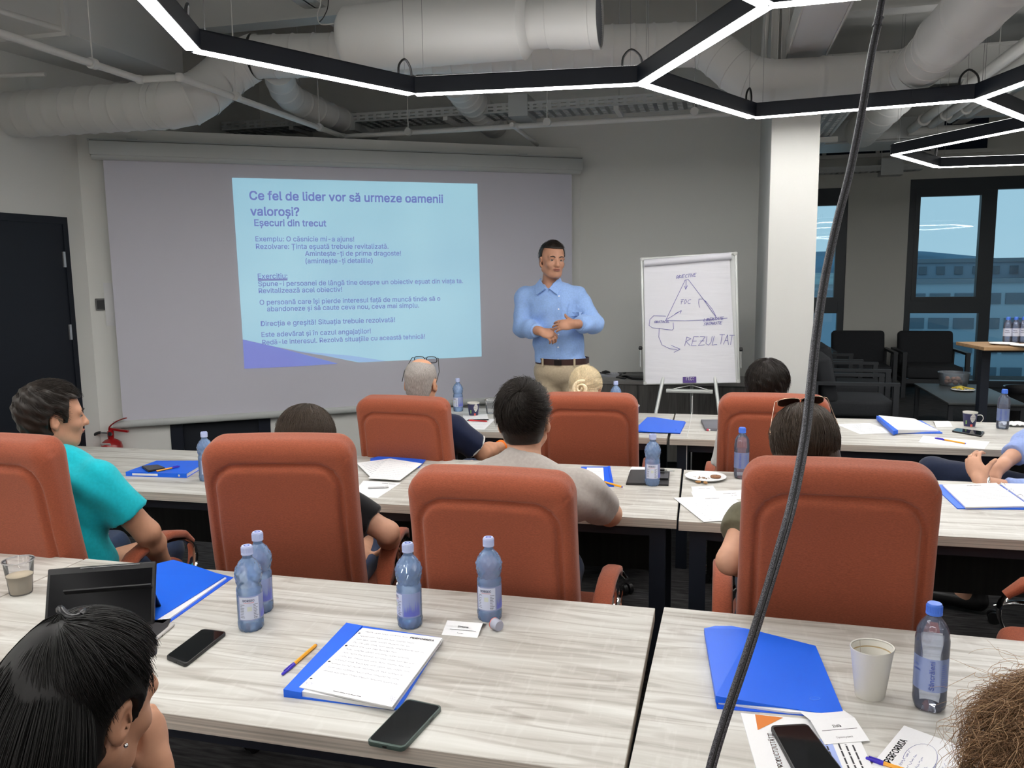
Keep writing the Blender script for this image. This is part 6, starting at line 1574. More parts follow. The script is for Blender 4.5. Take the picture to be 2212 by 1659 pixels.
def poly_slab(parent, name, pts, c, a, z, h0, hs, m, smooth=30):
    """slab with its own height at every corner; pts are photograph positions of the TOP edge"""
    Ri = Matrix.Rotation(-a, 3, 'Z'); top = []; bot = []
    for (x, y), h in zip(pts, hs):
        w_ = P(x, y, z + h); p = Ri @ Vector((w_.x - c.x, w_.y - c.y, 0)); top.append(Vector((p.x, p.y, h))); bot.append(Vector((p.x, p.y, h0)))
    bm = BM(); T_ = [bm.verts.new(p) for p in top]; B_ = [bm.verts.new(p) for p in bot]
    f = bm.faces.new(T_); g = bm.faces.new(B_[::-1]); n = len(T_)
    for i in range(n): bm.faces.new((T_[i], B_[i], B_[(i + 1) % n], T_[(i + 1) % n]))
    bmesh.ops.triangulate(bm, faces=[f, g]); return obj(name, bm, m, parent)
def pen(label, tip, tail, z=.75, capf=.3, body=(.85, .38, .02), cap=(.04, .02, .45), r=.0042, group=None, lift=0):
    a, b = P(*tip, z + r), P(*tail, z + r); d = b - a; L = d.length; t = thing('ballpoint_pen', label, 'pen', (a.x, a.y, z), math.atan2(d.y, d.x), group)
    X = Vector((1, 0, 0)); q = lambda s: Vector((s * L, 0, r + lift))
    obj('barrel', tube(BM(), [q(capf), q(.985)], r, 6), mat('pen_body_%.2f_%.2f' % body[:2], body, .3), t)
    obj('cap', tube(BM(), [q(0), q(.015), q(capf * .55), q(capf + .03)], [r * .35, r * .75, r * 1.05, r * 1.2], 12), mat('pen_cap_%.2f_%.2f' % cap[:2], cap, .3), t, smooth=50)
    obj('clip', boxb((L * (capf * .55), 0, r * 2.2 + lift), (L * capf * .7, .0025, .0015)), MATS['pen_cap_%.2f_%.2f' % cap[:2]], t)
    obj('end_plug', tube(BM(), [q(.98), q(1.0)], r * .8, 8), MATS['pen_cap_%.2f_%.2f' % cap[:2]], t); return t
def phone(label, corners, z=.75, h=.009, m=None):
    c, a, l = page_pts(corners, z + h); t = thing('smartphone', label, 'phone', (c.x, c.y, z), a)
    bm = prism(BM(), l, 0, h); bmesh.ops.recalc_face_normals(bm, faces=bm.faces)
    vert = [e for e in bm.edges if abs((e.verts[0].co - e.verts[1].co).z) > h * .5]
    bmesh.ops.bevel(bm, geom=vert, offset=.010, segments=5, profile=.5, affect='EDGES')
    rim = [e for e in bm.edges if abs(e.verts[0].co.z - e.verts[1].co.z) < 1e-6 and len(e.link_faces) == 2 and any(abs(f.normal.z) < .5 for f in e.link_faces)]
    bmesh.ops.bevel(bm, geom=rim, offset=.0018, segments=2, profile=.5, affect='EDGES')
    obj('body', bm, m or BLACKP, t, smooth=40)
    ctr_ = sum(l, Vector()) / 4; l2 = [ctr_ + (p - ctr_) * .93 for p in l]
    bm = prism(BM(), l2, h - .0002, h + .0004); vert = [e for e in bm.edges if abs((e.verts[0].co - e.verts[1].co).z) > .0003]
    bmesh.ops.bevel(bm, geom=vert, offset=.008, segments=4, profile=.5, affect='EDGES')
    obj('screen', bm, mat('phone_glass', (.008, .009, .010), .06), t)
    m_ = (l[3] + l[2]) / 2; d = (l[2] - l[3]).normalized()
    obj('charging_port', boxb(m_ + Vector((0, 0, h / 2)), (.009, .002, .003), Matrix.Rotation(math.atan2(d.y, d.x), 3, 'Z')), mat('port_dark', (.002, .002, .002), .4), t)
    side = (l[1] + l[2]) / 2 * .6 + l[1] * .4; obj('side_button', boxb(side + Vector((.0, 0, h / 2)), (.0015, .016, .003)), BLACKP, t)
    return t
def namecard(label, corners, lines_, z=.75, rise=.018):
    """folded name card: front face rises to the back edge; corners TL, TR, BR, BL"""
    tl, tr = P(*corners[0], z + rise), P(*corners[1], z + rise); br, bl = P(*corners[2], z + .0005), P(*corners[3], z + .0005)
    c = (br + bl) / 2; t = thing('name_card', label, 'name card', (c.x, c.y, z)); L = lambda p: p - Vector((c.x, c.y, z))
    tl, tr, br, bl = map(L, (tl, tr, br, bl)); n = (tr - tl).cross(bl - tl).normalized(); n = -n if n.z < 0 else n; th = n * .0006
    def face(a, b, c_, d, nm):
        bm = BM(); f = [bm.verts.new(p) for p in (a, b, c_, d)]; g = [bm.verts.new(p - th) for p in (a, b, c_, d)]; bm.faces.new(f); bm.faces.new(g[::-1])
        for i in range(4): bm.faces.new((f[i], f[(i + 1) % 4], g[(i + 1) % 4], g[i]))
        return obj(nm, bm, WHITEP, t)
    fr = face(bl, br, tr, tl, 'front_face'); back = (tl - bl); bk = Vector((back.x, back.y, 0)) * .9
    face(tl, tr, tr + bk * .8 - Vector((0, 0, tr.z - .001)), tl + bk * .8 - Vector((0, 0, tl.z - .001)), 'rear_face')
    u = (br - bl); v = (tl - bl)
    for s_, u0, v0, u1, b_ in lines_:
        if s_ == '_':
            bm = BM(); a, b = bl + u * u0 + v * v0 + n * .0004, bl + u * u1 + v * v0 + n * .0004; seg_strip(bm, a, b, .0012, n); obj('rule', bm, INK, fr)
        else: text_on('lettering', s_, INK, fr, bl + u * u0 + v * v0, u, v, width=u.length * (u1 - u0), bold=b_)
    return t

# ---- bottles
BLUEPET = film_mat('blue_bottle_plastic', (.82, .91, 1.0), .05, .34, (.40, .60, 1.0)); CLEARPET = film_mat('clear_bottle_plastic', (.95, .96, .99), .05, .12, (.60, .65, .90))
WATER = film_mat('water', (.93, .96, 1.0), .02, .08, (.5, .65, 1)); COFFEE = mat('milky_coffee', (.78, .65, .46), .4)
LBL = film_mat('printed_label_blue', (.70, .76, .95), .25, .62, (.42, .48, .78)); LBLW = mat('printed_label_white', (.62, .66, .80), .45); LBLT = film_mat('clear_label_blue', (.66, .72, .95), .2, .45, (.38, .48, .82))
CAPB = mat('cap_pale_blue', (.48, .54, .78), .4); CAPD = mat('cap_blue', (.07, .19, .72), .35); NAVYINK = mat('label_navy', (.01, .015, .09), .5); BLUEINK = mat('label_blue_ink', (.06, .10, .42), .5); PINKINK = mat('label_pink', (.75, .35, .38), .5); TREEINK = mat('label_forest', (.14, .16, .52), .6)
def bottle_mesh(kind):
    seg = 48
    if kind == 'facet':
        prof = [(.001, .004), (.020, .002), (.028, .0), (.0315, .006), (.0325, .018), (.0325, .024), (.0318, .027), (.0322, .030), (.0322, .098), (.0318, .101), (.0325, .104), (.0320, .110), (.0295, .116)]
        n = 26
        for i in range(n + 1):
            t_ = i / n; z = .118 + t_ * .072; r = .0295 + .0055 * math.sin(min(1, t_ * 1.7) * math.pi / 2) if t_ < .45 else .0346 - .0216 * ((t_ - .45) / .55) ** 1.7
            prof.append((r, z))
        prof += [(.0125, .194), (.0125, .199)]
    else:
        prof = [(.001, .006), (.014, .003), (.022, .0), (.030, .004), (.0325, .018), (.0320, .030), (.0322, .05), (.0322, .115), (.0330, .125), (.0330, .15), (.030, .170), (.022, .186), (.0150, .196), (.0125, .200), (.0125, .205)]
        q = []
        for (a, b), (c, d) in zip(prof, prof[1:]):
            q.append((a, b)); q.append(((a + c) / 2, (b + d) / 2))
        prof = q + [prof[-1]]
    bm = BM(); lathe(bm, prof, seg, cap=False)
    for v in bm.verts:
        r = math.hypot(v.co.x, v.co.y); a = math.atan2(v.co.y, v.co.x)
        if r < 1e-5: continue
        k = 0
        if kind == 'facet':
            if .116 < v.co.z < .186:
                u = a / (2 * math.pi) * 12; w_ = (v.co.z - .116) / .0125
                p_, q_ = (u + w_ / 2) % 1, (u - w_ / 2) % 1
                k = .0016 * (min(p_, 1 - p_) + min(q_, 1 - q_)) * 2 - .0016
            if v.co.z < .026: k = .0022 * (abs(math.sin(a * 6 + (v.co.z > .012) * 1.5)) - .6)
        else:
            if v.co.z < .024: k = .0045 * (abs(math.sin(a * 2.5)) - .75) * (1 - v.co.z / .024); v.co.z -= 0
            if .120 < v.co.z < .16: k = .0006 * math.sin(v.co.z * 500)
            if .16 < v.co.z < .19: k = .0010 * abs(math.sin(a * 4))
        v.co.x *= (r + k) / r; v.co.y *= (r + k) / r
    me = bpy.data.meshes.new('bottle'); bmesh.ops.recalc_face_normals(bm, faces=bm.faces); bm.to_mesh(me); bm.free(); shade(me, 25 if kind == 'facet' else 60)
    me.materials.append(BLUEPET if kind == 'facet' else CLEARPET); return me
_BM = {k: bottle_mesh(k) for k in ('facet', 'smooth')}
def arc_patch(r, a0, a1, z0, z1, n=14):
    bm = BM(); lo = []; hi = []
    for i in range(n + 1):
        a = a0 + (a1 - a0) * i / n; lo.append(bm.verts.new((r * math.cos(a), r * math.sin(a), z0))); hi.append(bm.verts.new((r * math.cos(a), r * math.sin(a), z1)))
    for i in range(n): bm.faces.new((lo[i], lo[i + 1], hi[i + 1], hi[i]))
    return bm
def wrap_text(s, m, parent, r, a, z, width, bold=0.0, vertical=False, name='lettering', height=None):
    vs, f, w0 = text_mesh(s, bold); k = width / w0; ky = k if height is None else height
    me = bpy.data.meshes.new(name); out = []
    for x, y in vs:
        if vertical: xx, zz = -(y - .35) * k, (x - w0 / 2) * k
        else: xx, zz = (x - w0 / 2) * k, y * ky
        an = a + xx / r; out.append((r * math.cos(an), r * math.sin(an), z + zz))
    me.from_pydata(out, [], f); return link(name, me, m, parent)
def bottle(kind, label, px, py, face=0.0, level=.09, z=.75, group=None, open_=False):
    """face: angle of the label's middle away from the camera direction, degrees"""
    c = P(px, py, z); cam_a = math.atan2(-c.y, -c.x); t = thing('water_bottle', label, 'bottle', (c.x, c.y, z), cam_a + R(face), group)
    link('bottle', _BM[kind], None, t)
    if level > .02:
        prof = [(.001, .006), (.026, .004), (.0300, .02), (.0305, min(level, .10))]
        if level > .11: prof += [(.0275, .117), (.031, .13), (.0312, level)] if level > .135 else [(.0275, level)]
        prof.append((.001, prof[-1][1])); obj('water_fill', lathe(BM(), prof, 32, cap=False), WATER, t, smooth=50)
    if kind == 'facet':
        if not open_:
            cp = obj('cap', lathe(BM(), [(.001, .222), (.0125, .222), (.0142, .219), (.0146, .203), (.0150, .202), (.0150, .199), (.0146, .1985)], 30), CAPB, t, smooth=40)
            bm = BM()
            for k in range(30): a = R(12 * k); box(bm, (.0146 * math.cos(a), .0146 * math.sin(a), .211), (.0009, .0009, .013))
            obj('cap_ribs', bm, CAPB, cp)['kind'] = 'stuff'; obj('cap_print', lathe(BM(), [(.004, .2222), (.008, .2222)], 20, cap=False), BLUEINK, cp)
        lb = obj('label', arc_patch(.0327, R(-70), R(120), .032, .097, 24), LBL, t, smooth=180)
        obj('label_panel', arc_patch(.0329, R(-62), R(28), .035, .094), LBLW, lb, smooth=180)
        wrap_text('BORSEC', NAVYINK, lb, .0331, R(-18), .083, .030, .03)
        obj('label_rule', arc_patch(.0331, R(-40), R(5), .0795, .0810), PINKINK, lb)
        obj('label_seal', arc_patch(.0331, R(-25), R(-5), .058, .070, 6), mat('label_seal', (.62, .66, .60), .5), lb)
        bm = BM(); rr = random.Random(2)
        for k in range(9):
            z_ = .074 - k * .0042
            for a0 in (-58, 2): 
                g = arc_patch(.0331, R(a0), R(a0 + rr.uniform(10, 22)), z_, z_ + .0016, 4); me_ = bpy.data.meshes.new('q'); g.to_mesh(me_); g.free(); bm.from_mesh(me_); bpy.data.meshes.remove(me_)
        obj('small_print', bm, INKG, lb)['kind'] = 'stuff'
        bm = BM()
        for k in range(22):
            a = R(38 + k * 3.4); hgt = rr.uniform(.018, .045); v = [bm.verts.new((.0330 * math.cos(a + q), .0330 * math.sin(a + q), zz)) for q, zz in ((-.05, .036), (.05, .036), (0, .036 + hgt))]; bm.faces.new(v)
        obj('label_trees', bm, TREEINK, lb)
        wrap_text('0,5 l', INK, lb, .0331, R(12), .037, .010, .02)
    else:
        cp = obj('cap', lathe(BM(), [(.001, .226), (.0130, .226), (.0150, .222), (.0152, .208), (.0158, .207), (.0158, .203), (.0152, .2025)], 30), CAPD, t, smooth=40)
        bm = BM()
        for k in range(30): a = R(12 * k); box(bm, (.0152 * math.cos(a), .0152 * math.sin(a), .215), (.0009, .0009, .013))
        obj('cap_ribs', bm, CAPD, cp)['kind'] = 'stuff'
        lb = obj('label', arc_patch(.0327, R(-85), R(95), .048, .118, 24), LBLT, t, smooth=180)
        wrap_text('Sâncrăieni', BLUEINK, lb, .0330, R(6), .083, .062, .02, vertical=True)
        wrap_text('Perla', BLUEINK, lb, .0330, R(-52), .098, .014, .02); wrap_text('Harghitei.', BLUEINK, lb, .0330, R(-48), .088, .022, .02)
        bm = BM(); rr = random.Random(4)
        for k in range(11):
            z_ = .105 - k * .0045
            g = arc_patch(.0330, R(42), R(42 + rr.uniform(20, 34)), z_, z_ + .0012, 4); me_ = bpy.data.meshes.new('q'); g.to_mesh(me_); g.free(); bm.from_mesh(me_); bpy.data.meshes.remove(me_)
        obj('small_print', bm, BLUEINK, lb)['kind'] = 'stuff'
    return t
GB = 'blue faceted water bottles on the desks'; GS = 'clear water bottles with blue caps on the desks'
bottle('facet', 'blue faceted water bottle on the front desk nearest the tablet, label facing us', 543, 1356, 12, .095, group=GB)
bottle('facet', 'blue faceted water bottle standing directly behind the one nearest the tablet', 565, 1318, -50, .12, group=GB)
bottle('facet', 'blue faceted water bottle above the open binder with forest side of its label showing', 886, 1350, -62, .15, group=GB)
bottle('facet', 'blue faceted water bottle standing behind the folded name card and loose cap', 1058, 1335, 0, .10, group=GB)
bottle('facet', 'blue faceted water bottle on the middle desk beside the black tablet', 1409, 1047, 14, .14, group=GB)
bottle('facet', 'blue faceted water bottle half hidden by the left side of the second chair', 447, 1037, 30, .13, group=GB)
bottle('facet', 'blue faceted water bottle on the back desk beside the bald man', 990, 888, -30, .13, group=GB)
bottle('facet', 'blue faceted water bottle of which only the cap shows over the blonde woman chair', 1330, 897, 0, .13, group=GB)
bottle('smooth', 'clear water bottle with blue cap beside the white paper cup on the front desk', 2006, 1527, -4, .15, group=GS)
bottle('smooth', 'clear water bottle with blue cap half hidden by the chair behind the cable', 1601, 1032, -20, .13, group=GS)
bottle('smooth', 'clear water bottle with blue cap on the back desk at the right', 2165, 926, -30, .05, group=GS)
# six-by-two pack on the high table
k = 0
for r_ in range(2):
    for cidx in range(4):
        q = P(2176 + cidx * 17 + r_ * 8, 741, 1.0); c = Vector((q.x, q.y + .02 + r_ * .08, 1.0))
        b = thing('water_bottle', 'small blue-capped water bottle, %s row %s of the pack on the high table' % (('front', 'rear')[r_], ('leftmost', 'second from left', 'third from left', 'rightmost')[cidx]), 'bottle', c, math.atan2(-c.y, -c.x), 'bottle pack on the high table')
        link('bottle', _BM['smooth'], None, b); obj('cap', lathe(BM(), [(.001, .226), (.014, .226), (.0155, .222), (.0155, .203)], 16), CAPD, b, smooth=40)
        lb = obj('label', arc_patch(.0330, R(-90), R(90), .06, .13, 12), LBLW, b, smooth=180); wrap_text('Perla', NAVYINK, lb, .0334, 0, .105, .03, .03); wrap_text('Harghitei', NAVYINK, lb, .0334, 0, .090, .04, .03)
        obj('water_fill', lathe(BM(), [(.001, .006), (.029, .01), (.0305, .17), (.001, .17)], 16, cap=False), WATER, b, smooth=60)

# ---- front row, left desk
c = P(46, 1281); t = thing('plastic_cup', 'clear plastic cup of milky coffee at the left edge of the front row', 'cup', (c.x, c.y, .75))
obj('cup_wall', lathe(BM(), [(.001, .003), (.026, .003), (.029, .001), (.0305, .006), (.0325, .03), (.034, .05), (.0355, .052), (.040, .096), (.0425, .099), (.0425, .101), (.0405, .1015), (.0385, .096)], 40, cap=False), CLEARP, t, smooth=50)
obj('rim', lathe(BM(), [(.0405, .1), (.0425, .1015), (.0435, .0995), (.0425, .098)], 40, cap=False), film_mat('rim_plastic', (.8, .8, .82), .1, .5, (.7, .68, .66)), t, smooth=60)
obj('coffee_fill', lathe(BM(), [(.001, .004), (.0275, .004), (.0325, .045), (.0345, .056), (.001, .056)], 36, cap=False), COFFEE, t, smooth=40)
# tablet on its stand
B0, B1 = P(66, 1372, .752), P(318, 1350, .752); u = (B1 - B0).normalized(); bk = UZ.cross(u); bk = bk if bk.y > 0 else -bk; vt = (UZ * math.cos(R(24)) + bk * math.sin(R(24))).normalized(); nn = u.cross(vt).normalized()
def hit_plane(x, y, O, n): d = Vector(ray(x, y)); k = (O - Vector((0, 0, H))).dot(n) / d.dot(n); return Vector((0, 0, H)) + d * k
T0, T1 = hit_plane(106, 1217, B0, nn), hit_plane(337, 1222, B0, nn); Wt = (T1 - T0).length; Ht = ((T0 - B0).dot(vt) + (T1 - B1).dot(vt)) / 2; c = (T0 + T1) / 2 - vt * Ht
t = thing('tablet', 'black tablet leaning on its case stand at the lower left', 'tablet', (c.x, c.y, .75), math.atan2(u.y, u.x)); tl_ = R(24)
Rt = Matrix.Rotation(-tl_, 3, 'X')
def tb(cx, cz, sx, sy, sz, y=0): return boxb(Rt @ Vector((cx, y, cz)), (sx, sy, sz), Rt, bev=.004 if sy > .006 else 0)
obj('case', tb(0, Ht / 2, Wt, .014, Ht), BLACKP, t, smooth=40); obj('screen', tb(0, Ht / 2 - .003, Wt - .016, .002, Ht - .026, -.0078), mat('tablet_glass', (.004, .004, .005), .15, spec=.06), t)
obj('pencil_slot', tb(.02, Ht - .004, Wt * .55, .004, .0015, -.0068), mat('slot_grey', (.30, .30, .31), .3), t); obj('camera_dot', tb(-.02, Ht - .007, .004, .003, .004, -.0075), GREYFRAME, t)
obj('stand_flap', boxb((.02, .07, .05), (Wt * .8, .004, .15), Matrix.Rotation(R(42), 3, 'X')), BLACKP, t); obj('stand_base', boxb((.05, -.03, .003), (Wt * .9, .10, .005)), mat('case_grey', (.02, .018, .02), .6), t)
a, b = P(338, 1383), P(375, 1352); d = b - a; t = thing('stylus', 'white stylus pen lying beside the tablet', 'stylus', (a.x, a.y, .75), math.atan2(d.y, d.x)); obj('shaft', tube(BM(), [(0, 0, .0045), (d.length - .01, 0, .0045), (d.length, 0, .0045)], [.0045, .0045, .003], 12), mat('stylus_grey', (.5, .48, .46), .35), t, smooth=60); obj('tip', tube(BM(), [(0, 0, .0045), (-.008, 0, .0045)], [.0042, .001], 10), WHITEP, t)
# closed blue folder behind the tablet
def folder(label, outline, hs, paper, ph, emblem, back=None, z=.75):
    c, a, _ = page_pts(outline[:4] if len(outline) == 4 else [outline[0], outline[2], outline[-2], outline[-1]], z); t = thing('ring_folder', label, 'folder', (c.x, c.y, z), a)
    poly_slab(t, 'back_cover', back or outline, c, a, z, 0, [.0015] * len(back or outline), BLUEF2)
    poly_slab(t, 'paper_stack', paper, c, a, z, .0016, ph, WHITEP)
    poly_slab(t, 'front_cover', outline, c, a, z, 0 if False else .0062, hs, BLUEF)
    Ri = Matrix.Rotation(-a, 3, 'Z'); e = P(*emblem, z + .010); e = Ri @ Vector((e.x - c.x, e.y - c.y, 0))
    em = mat('emblem_print', (.10, .25, .80), .5)
    obj('emblem', tube(BM(), [Vector((e.x + .011 * math.cos(k), e.y + .006 * math.sin(k), hs[-1] + .0006)) for k in np.linspace(0, 2 * math.pi, 21)], .0005, 4), em, t)
    return t, c, a
folder('closed blue folder lying behind the black tablet on the front desk', [(322, 1240), (340, 1217), (374, 1209), (421, 1222), (486, 1244), (338, 1338), (312, 1340)], [.012, .013, .014, .013, .010, .008, .009],
       [(345, 1222), (400, 1222), (489, 1248), (352, 1346), (318, 1342)], [.0055] * 5, (331, 1315), back=[(322, 1240), (345, 1219), (421, 1226), (504, 1247), (358, 1350), (314, 1346)])
phone('black phone lying between the stylus and the blue bottles', [(357, 1417), (438, 1357), (490, 1364), (401, 1435)][1:] + [(357, 1417)])
# open binder with notes
c, a, _ = page_pts([(748, 1345), (956, 1377), (859, 1531), (613, 1500)], .75)
t = thing('open_binder', 'open blue binder with handwritten notes on the front desk', 'binder', (c.x, c.y, .75), a)
poly_slab(t, 'cover', [(748, 1346), (956, 1378), (861, 1531), (613, 1502)], c, a, .75, 0, [.004] * 4, BLUEF)
poly_slab(t, 'spine', [(748, 1345), (783, 1351), (650, 1496), (612, 1489)], c, a, .75, .004, [.017, .015, .016, .018], BLUEF)
st = poly_slab(t, 'paper_stack', [(778, 1360), (957, 1381), (850, 1529), (643, 1492)], c, a, .75, .004, [.015, .008, .009, .016], WHITEP)
c2, a2, l2 = page_pts([(783, 1356), (956, 1378), (847, 1528), (646, 1485)], .75 + .018)
t2, pg = sheet('white handwritten note page lying on the open blue binder', [(783, 1356), (956, 1378), (847, 1527), (646, 1484)], z=.765, h=.003, name='note_page')
pg.text('PERFORMIA', .64, .075, .93, INK, t2, .03); pg.lines([(.08, .62, .07)] + rows(11, .15, .74, .07, .93, 3), INKG, t2, 'handwriting', True, .0050, 5, .0007)
pg.lines([(.35, .65, .965)], INK, t2, 'footer_print', False, .003, 2); pg.lines([(.02, .10, .93), (.02, .09, .95), (.90, .985, .90), (.92, .985, .92), (.93, .985, .94)], INKB, t2, 'corner_scribble', True, .006, 9, .0004)
for v in (.10, .33, .60, .87): q = pg.pt(.03, v); obj('punch_hole', lathe(BM(), [(.001, .0033), (.0032, .0033)], 12, c=(q.x, q.y, 0)), INKG, t2)
pen('orange ballpoint pen with blue cap left of the open binder', (609, 1457), (683, 1393))
phone('dark green edged phone near the front edge of the front desk', [(880, 1508), (956, 1524), (871, 1616), (791, 1600)], m=mat('phone_green', (.055, .085, .075), .35), h=.010)
namecard('folded name card beside the fourth blue bottle and the loose cap', [(966, 1340), (1043, 1346), (1031, 1378), (954, 1371)], [('Simona', .36, .58, .66, .03), ('_', .17, .42, .90, 0), ('Tunex', .40, .16, .58, .0)])
c = P(1074, 1362); t = thing('bottle_cap', 'loose bottle cap with red ring lying on its side', 'cap', (c.x, c.y, .765), R(-38))
obj('cap_shell', lathe(BM(), [(.0146, -.012), (.0146, .006), (.013, .010), (.001, .010)], 28, ax='x'), film_mat('cap_shell_milky', (.8, .82, .9), .2, .6, (.62, .65, .78)), t, smooth=50)
obj('ring', tube(BM(), [(-.013, .0140 * math.cos(k), .0140 * math.sin(k)) for k in np.linspace(0, 2 * math.pi, 25)], .0014, 6, cap=False), mat('red_ring', (.75, .12, .08), .4), t, smooth=60)
# ---- front row, right desk
t, c, a = folder('big closed blue folder on the right front desk under the hanging cable', [(1521, 1357), (1545, 1352), (1580, 1352), (1625, 1360), (1762, 1395), (1826, 1548), (1690, 1527), (1546, 1503)], [.020, .023, .023, .021, .008, .006, .009, .021],
       [(1530, 1372), (1760, 1400), (1790, 1542), (1700, 1537), (1552, 1517)], [.0058] * 5, (1760, 1520), back=[(1523, 1368), (1762, 1402), (1828, 1552), (1549, 1530)])
c = P(1879, 1502); t = thing('paper_cup', 'white paper cup with coffee traces left of the clear bottle', 'cup', (c.x, c.y, .75), R(30)); t.scale = (1.06, .92, 1)
PCUP = mat('cup_paper', (.74, .72, .66), .7)
obj('cup_wall', lathe(BM(), [(.001, .006), (.0275, .006), (.0285, 0), (.0295, .002), (.0425, .105), (.0430, .107), (.0415, .107), (.0285, .010), (.001, .010)], 44, cap=False), PCUP, t, smooth=50)
obj('rim', lathe(BM(), [(.0425, .106), (.0440, .108), (.0432, .1105), (.0415, .109)], 44, cap=False), PCUP, t, smooth=60)
obj('coffee_stain', lathe(BM(), [(.0392, .092), (.0396, .095)], 44, cap=False), mat('coffee_trace', (.50, .38, .22), .7), t, smooth=60); obj('seam', boxb((0, .0355, .058), (.001, .001, .10), Matrix.Rotation(R(-7), 3, 'X')), mat('cup_seam', (.5, .45, .38), .7), t)
tp, pg = sheet('printed programme sheet with orange corner under the phone at the lower right', [(1655, 1735), (1600, 1540), (1842, 1562), (1925, 1745)], h=.003, name='programme_sheet')
OR = mat('print_orange', (.62, .17, .01), .5); NV = mat('print_navy_band', (.015, .07, .36), .5); LB = mat('print_pale_band', (.36, .45, .80), .6)
bm = BM(); bm.faces.new([bm.verts.new(P(x, y, .7535) - Vector((tp.location.x, tp.location.y, .75))) for x, y in ((1631, 1543), (1692, 1550), (1637, 1577))])
for v in bm.verts: v.co = Matrix.Rotation(-tp.rotation_euler[2], 3, 'Z') @ v.co
tri = obj('orange_triangle', bm, OR, tp)
pg.text('PERFORMIA', .86, .155, .97, INK, tp, .0); pg.text('A PRODUCTIVITĂȚII', .30, .235, .76, mat('print_title', (.25, .06, .03), .5), tp, .01, k=.019)
pg.quad(.0, .30, .70, .40, NV, tp, 'navy_band'); pg.text('DUMNEAVOASTRĂ LA', .20, .375, .66, WHITEP, tp, .01, k=.012); pg.quad(.0, .62, .74, .74, LB, tp, 'pale_band')
pg.lines([(.05, .7, v) for v in (.46, .52, .58, .69, .80, .86, .92)], INK, tp, 'small_print', False, .006, 7)
phone('black phone lying on the programme sheet below the folder', [(1663, 1566), (1744, 1562), (1850, 1700), (1742, 1712)], z=.753)
namecard('folded name card lying over the programme sheet at the lower right', [(1750, 1555), (1846, 1550), (1879, 1600), (1781, 1608)], [('Ildikó', .40, .62, .66, .03), ('_', .12, .52, .90, 0), ('Tommydent', .33, .18, .70, .0)], z=.7535, rise=.012)
t, pg = sheet('handwritten note sheet at the lower right beside the curly hair', [(1880, 1655), (1953, 1567), (2105, 1622), (2050, 1740)], h=.002)
pg.text('PERFORMIA', .20, .18, .72, INK, t, .03); pg.lines(rows(8, .30, .95, .06, .60, 5), INKB, t, 'handwriting', True, .005, 3, .0006)
bm = BM(); q = [pg.pt(.5 + .30 * math.cos(k), .45 + .20 * math.sin(k)) + UZ * .0005 for k in np.linspace(-2, 2.2, 18)]
for a_, b_ in zip(q, q[1:]): seg_strip(bm, a_, b_, .0007, UZ)
obj('drawn_loop', bm, INKB, t)
pen('orange ballpoint pen with blue cap at the bottom edge by the note sheet', (1870, 1637), (1990, 1676))

# ---- middle row
def binder_closed(label, top, spine_h, z=.75, lbl=True):
    """closed binder: top corners far-left, far-right, near-right, near-left; its spine is the near side"""
    c, a, l = page_pts(top, z + spine_h); t = thing('ring_folder', label, 'folder', (c.x, c.y, z), a)
    obj('back_cover', prism(BM(), l, 0, .002), BLUEF2, t); ins = [p * .97 for p in l]; obj('paper_stack', prism(BM(), ins, .002, spine_h - .002), WHITEP, t); obj('front_cover', prism(BM(), l, spine_h - .002, spine_h), BLUEF, t)
    m_ = (l[2] + l[3]) / 2; d = l[2] - l[3]; rot = Matrix.Rotation(math.atan2(d.y, d.x), 3, 'Z'); nrm = Vector((d.y, -d.x, 0)).normalized()
    sp_ = obj('spine', boxb(m_ + Vector((0, 0, spine_h / 2)) + nrm * .001, (d.length, .003, spine_h), rot), BLUEF, t)
    obj('spine_label', boxb(m_ - d * .18 + Vector((0, 0, spine_h / 2)) + nrm * .003, (d.length * .42, .001, spine_h * .5), rot), WHITEP, sp_)
    obj('finger_hole', lathe(BM(), [(.001, 0), (.005, 0), (.006, .001)], 14, c=m_ + d * .38 + nrm * .003 + Vector((0, 0, spine_h / 2)), ax='y'), CHROME, sp_); return t
binder_closed('closed blue binder with a phone on it beside the man in turquoise', [(338, 995), (450, 995), (403, 1023), (272, 1019)], .020)
phone('dark phone lying on the closed blue binder', [(305, 1006), (341, 1003), (358, 1010), (320, 1017)], z=.771, h=.008)
pen('orange ballpoint pen lying on the closed blue binder', (388, 1007), (337, 1018), z=.771)
t, c, a = folder('blue folder under loose notes between the second and middle chairs', [(800, 990), (826, 984), (920, 993), (905, 1010), (800, 1012)], [.006] * 5, [(800, 995), (912, 996), (900, 1010), (800, 1010)], [.004] * 4, (850, 990))
t, pg = sheet('lined printed sheet left of the handwritten sheet beside the second chair', [(770, 1000), (845, 990), (865, 1000), (800, 1030)], z=.757, h=.002); pg.lines(rows(8, .15, .9, .08, .92, 2), INKG, t, 'printed_lines', False, .005, 4)
t, pg = sheet('white handwritten sheet on the blue folder between two chairs', [(840, 990), (912, 1001), (864, 1037), (795, 1033)], z=.760, h=.002); pg.lines(rows(10, .12, .92, .08, .92, 3), INKG, t, 'handwriting', True, .005, 5, .0007)
t, pg = sheet('white sheet with a silver pen beside the woman in black', [(785, 1038), (866, 1043), (815, 1076), (760, 1070)], z=.75, h=.0015); pg.lines([(.55, .92, .12)], INK, t, 'printed_heading', False, .008, 5)
pen('silver pen lying on the white sheet beside the woman in black', (840, 1052), (795, 1054), z=.752, body=(.45, .45, .46), cap=(.6, .6, .6), capf=.2)
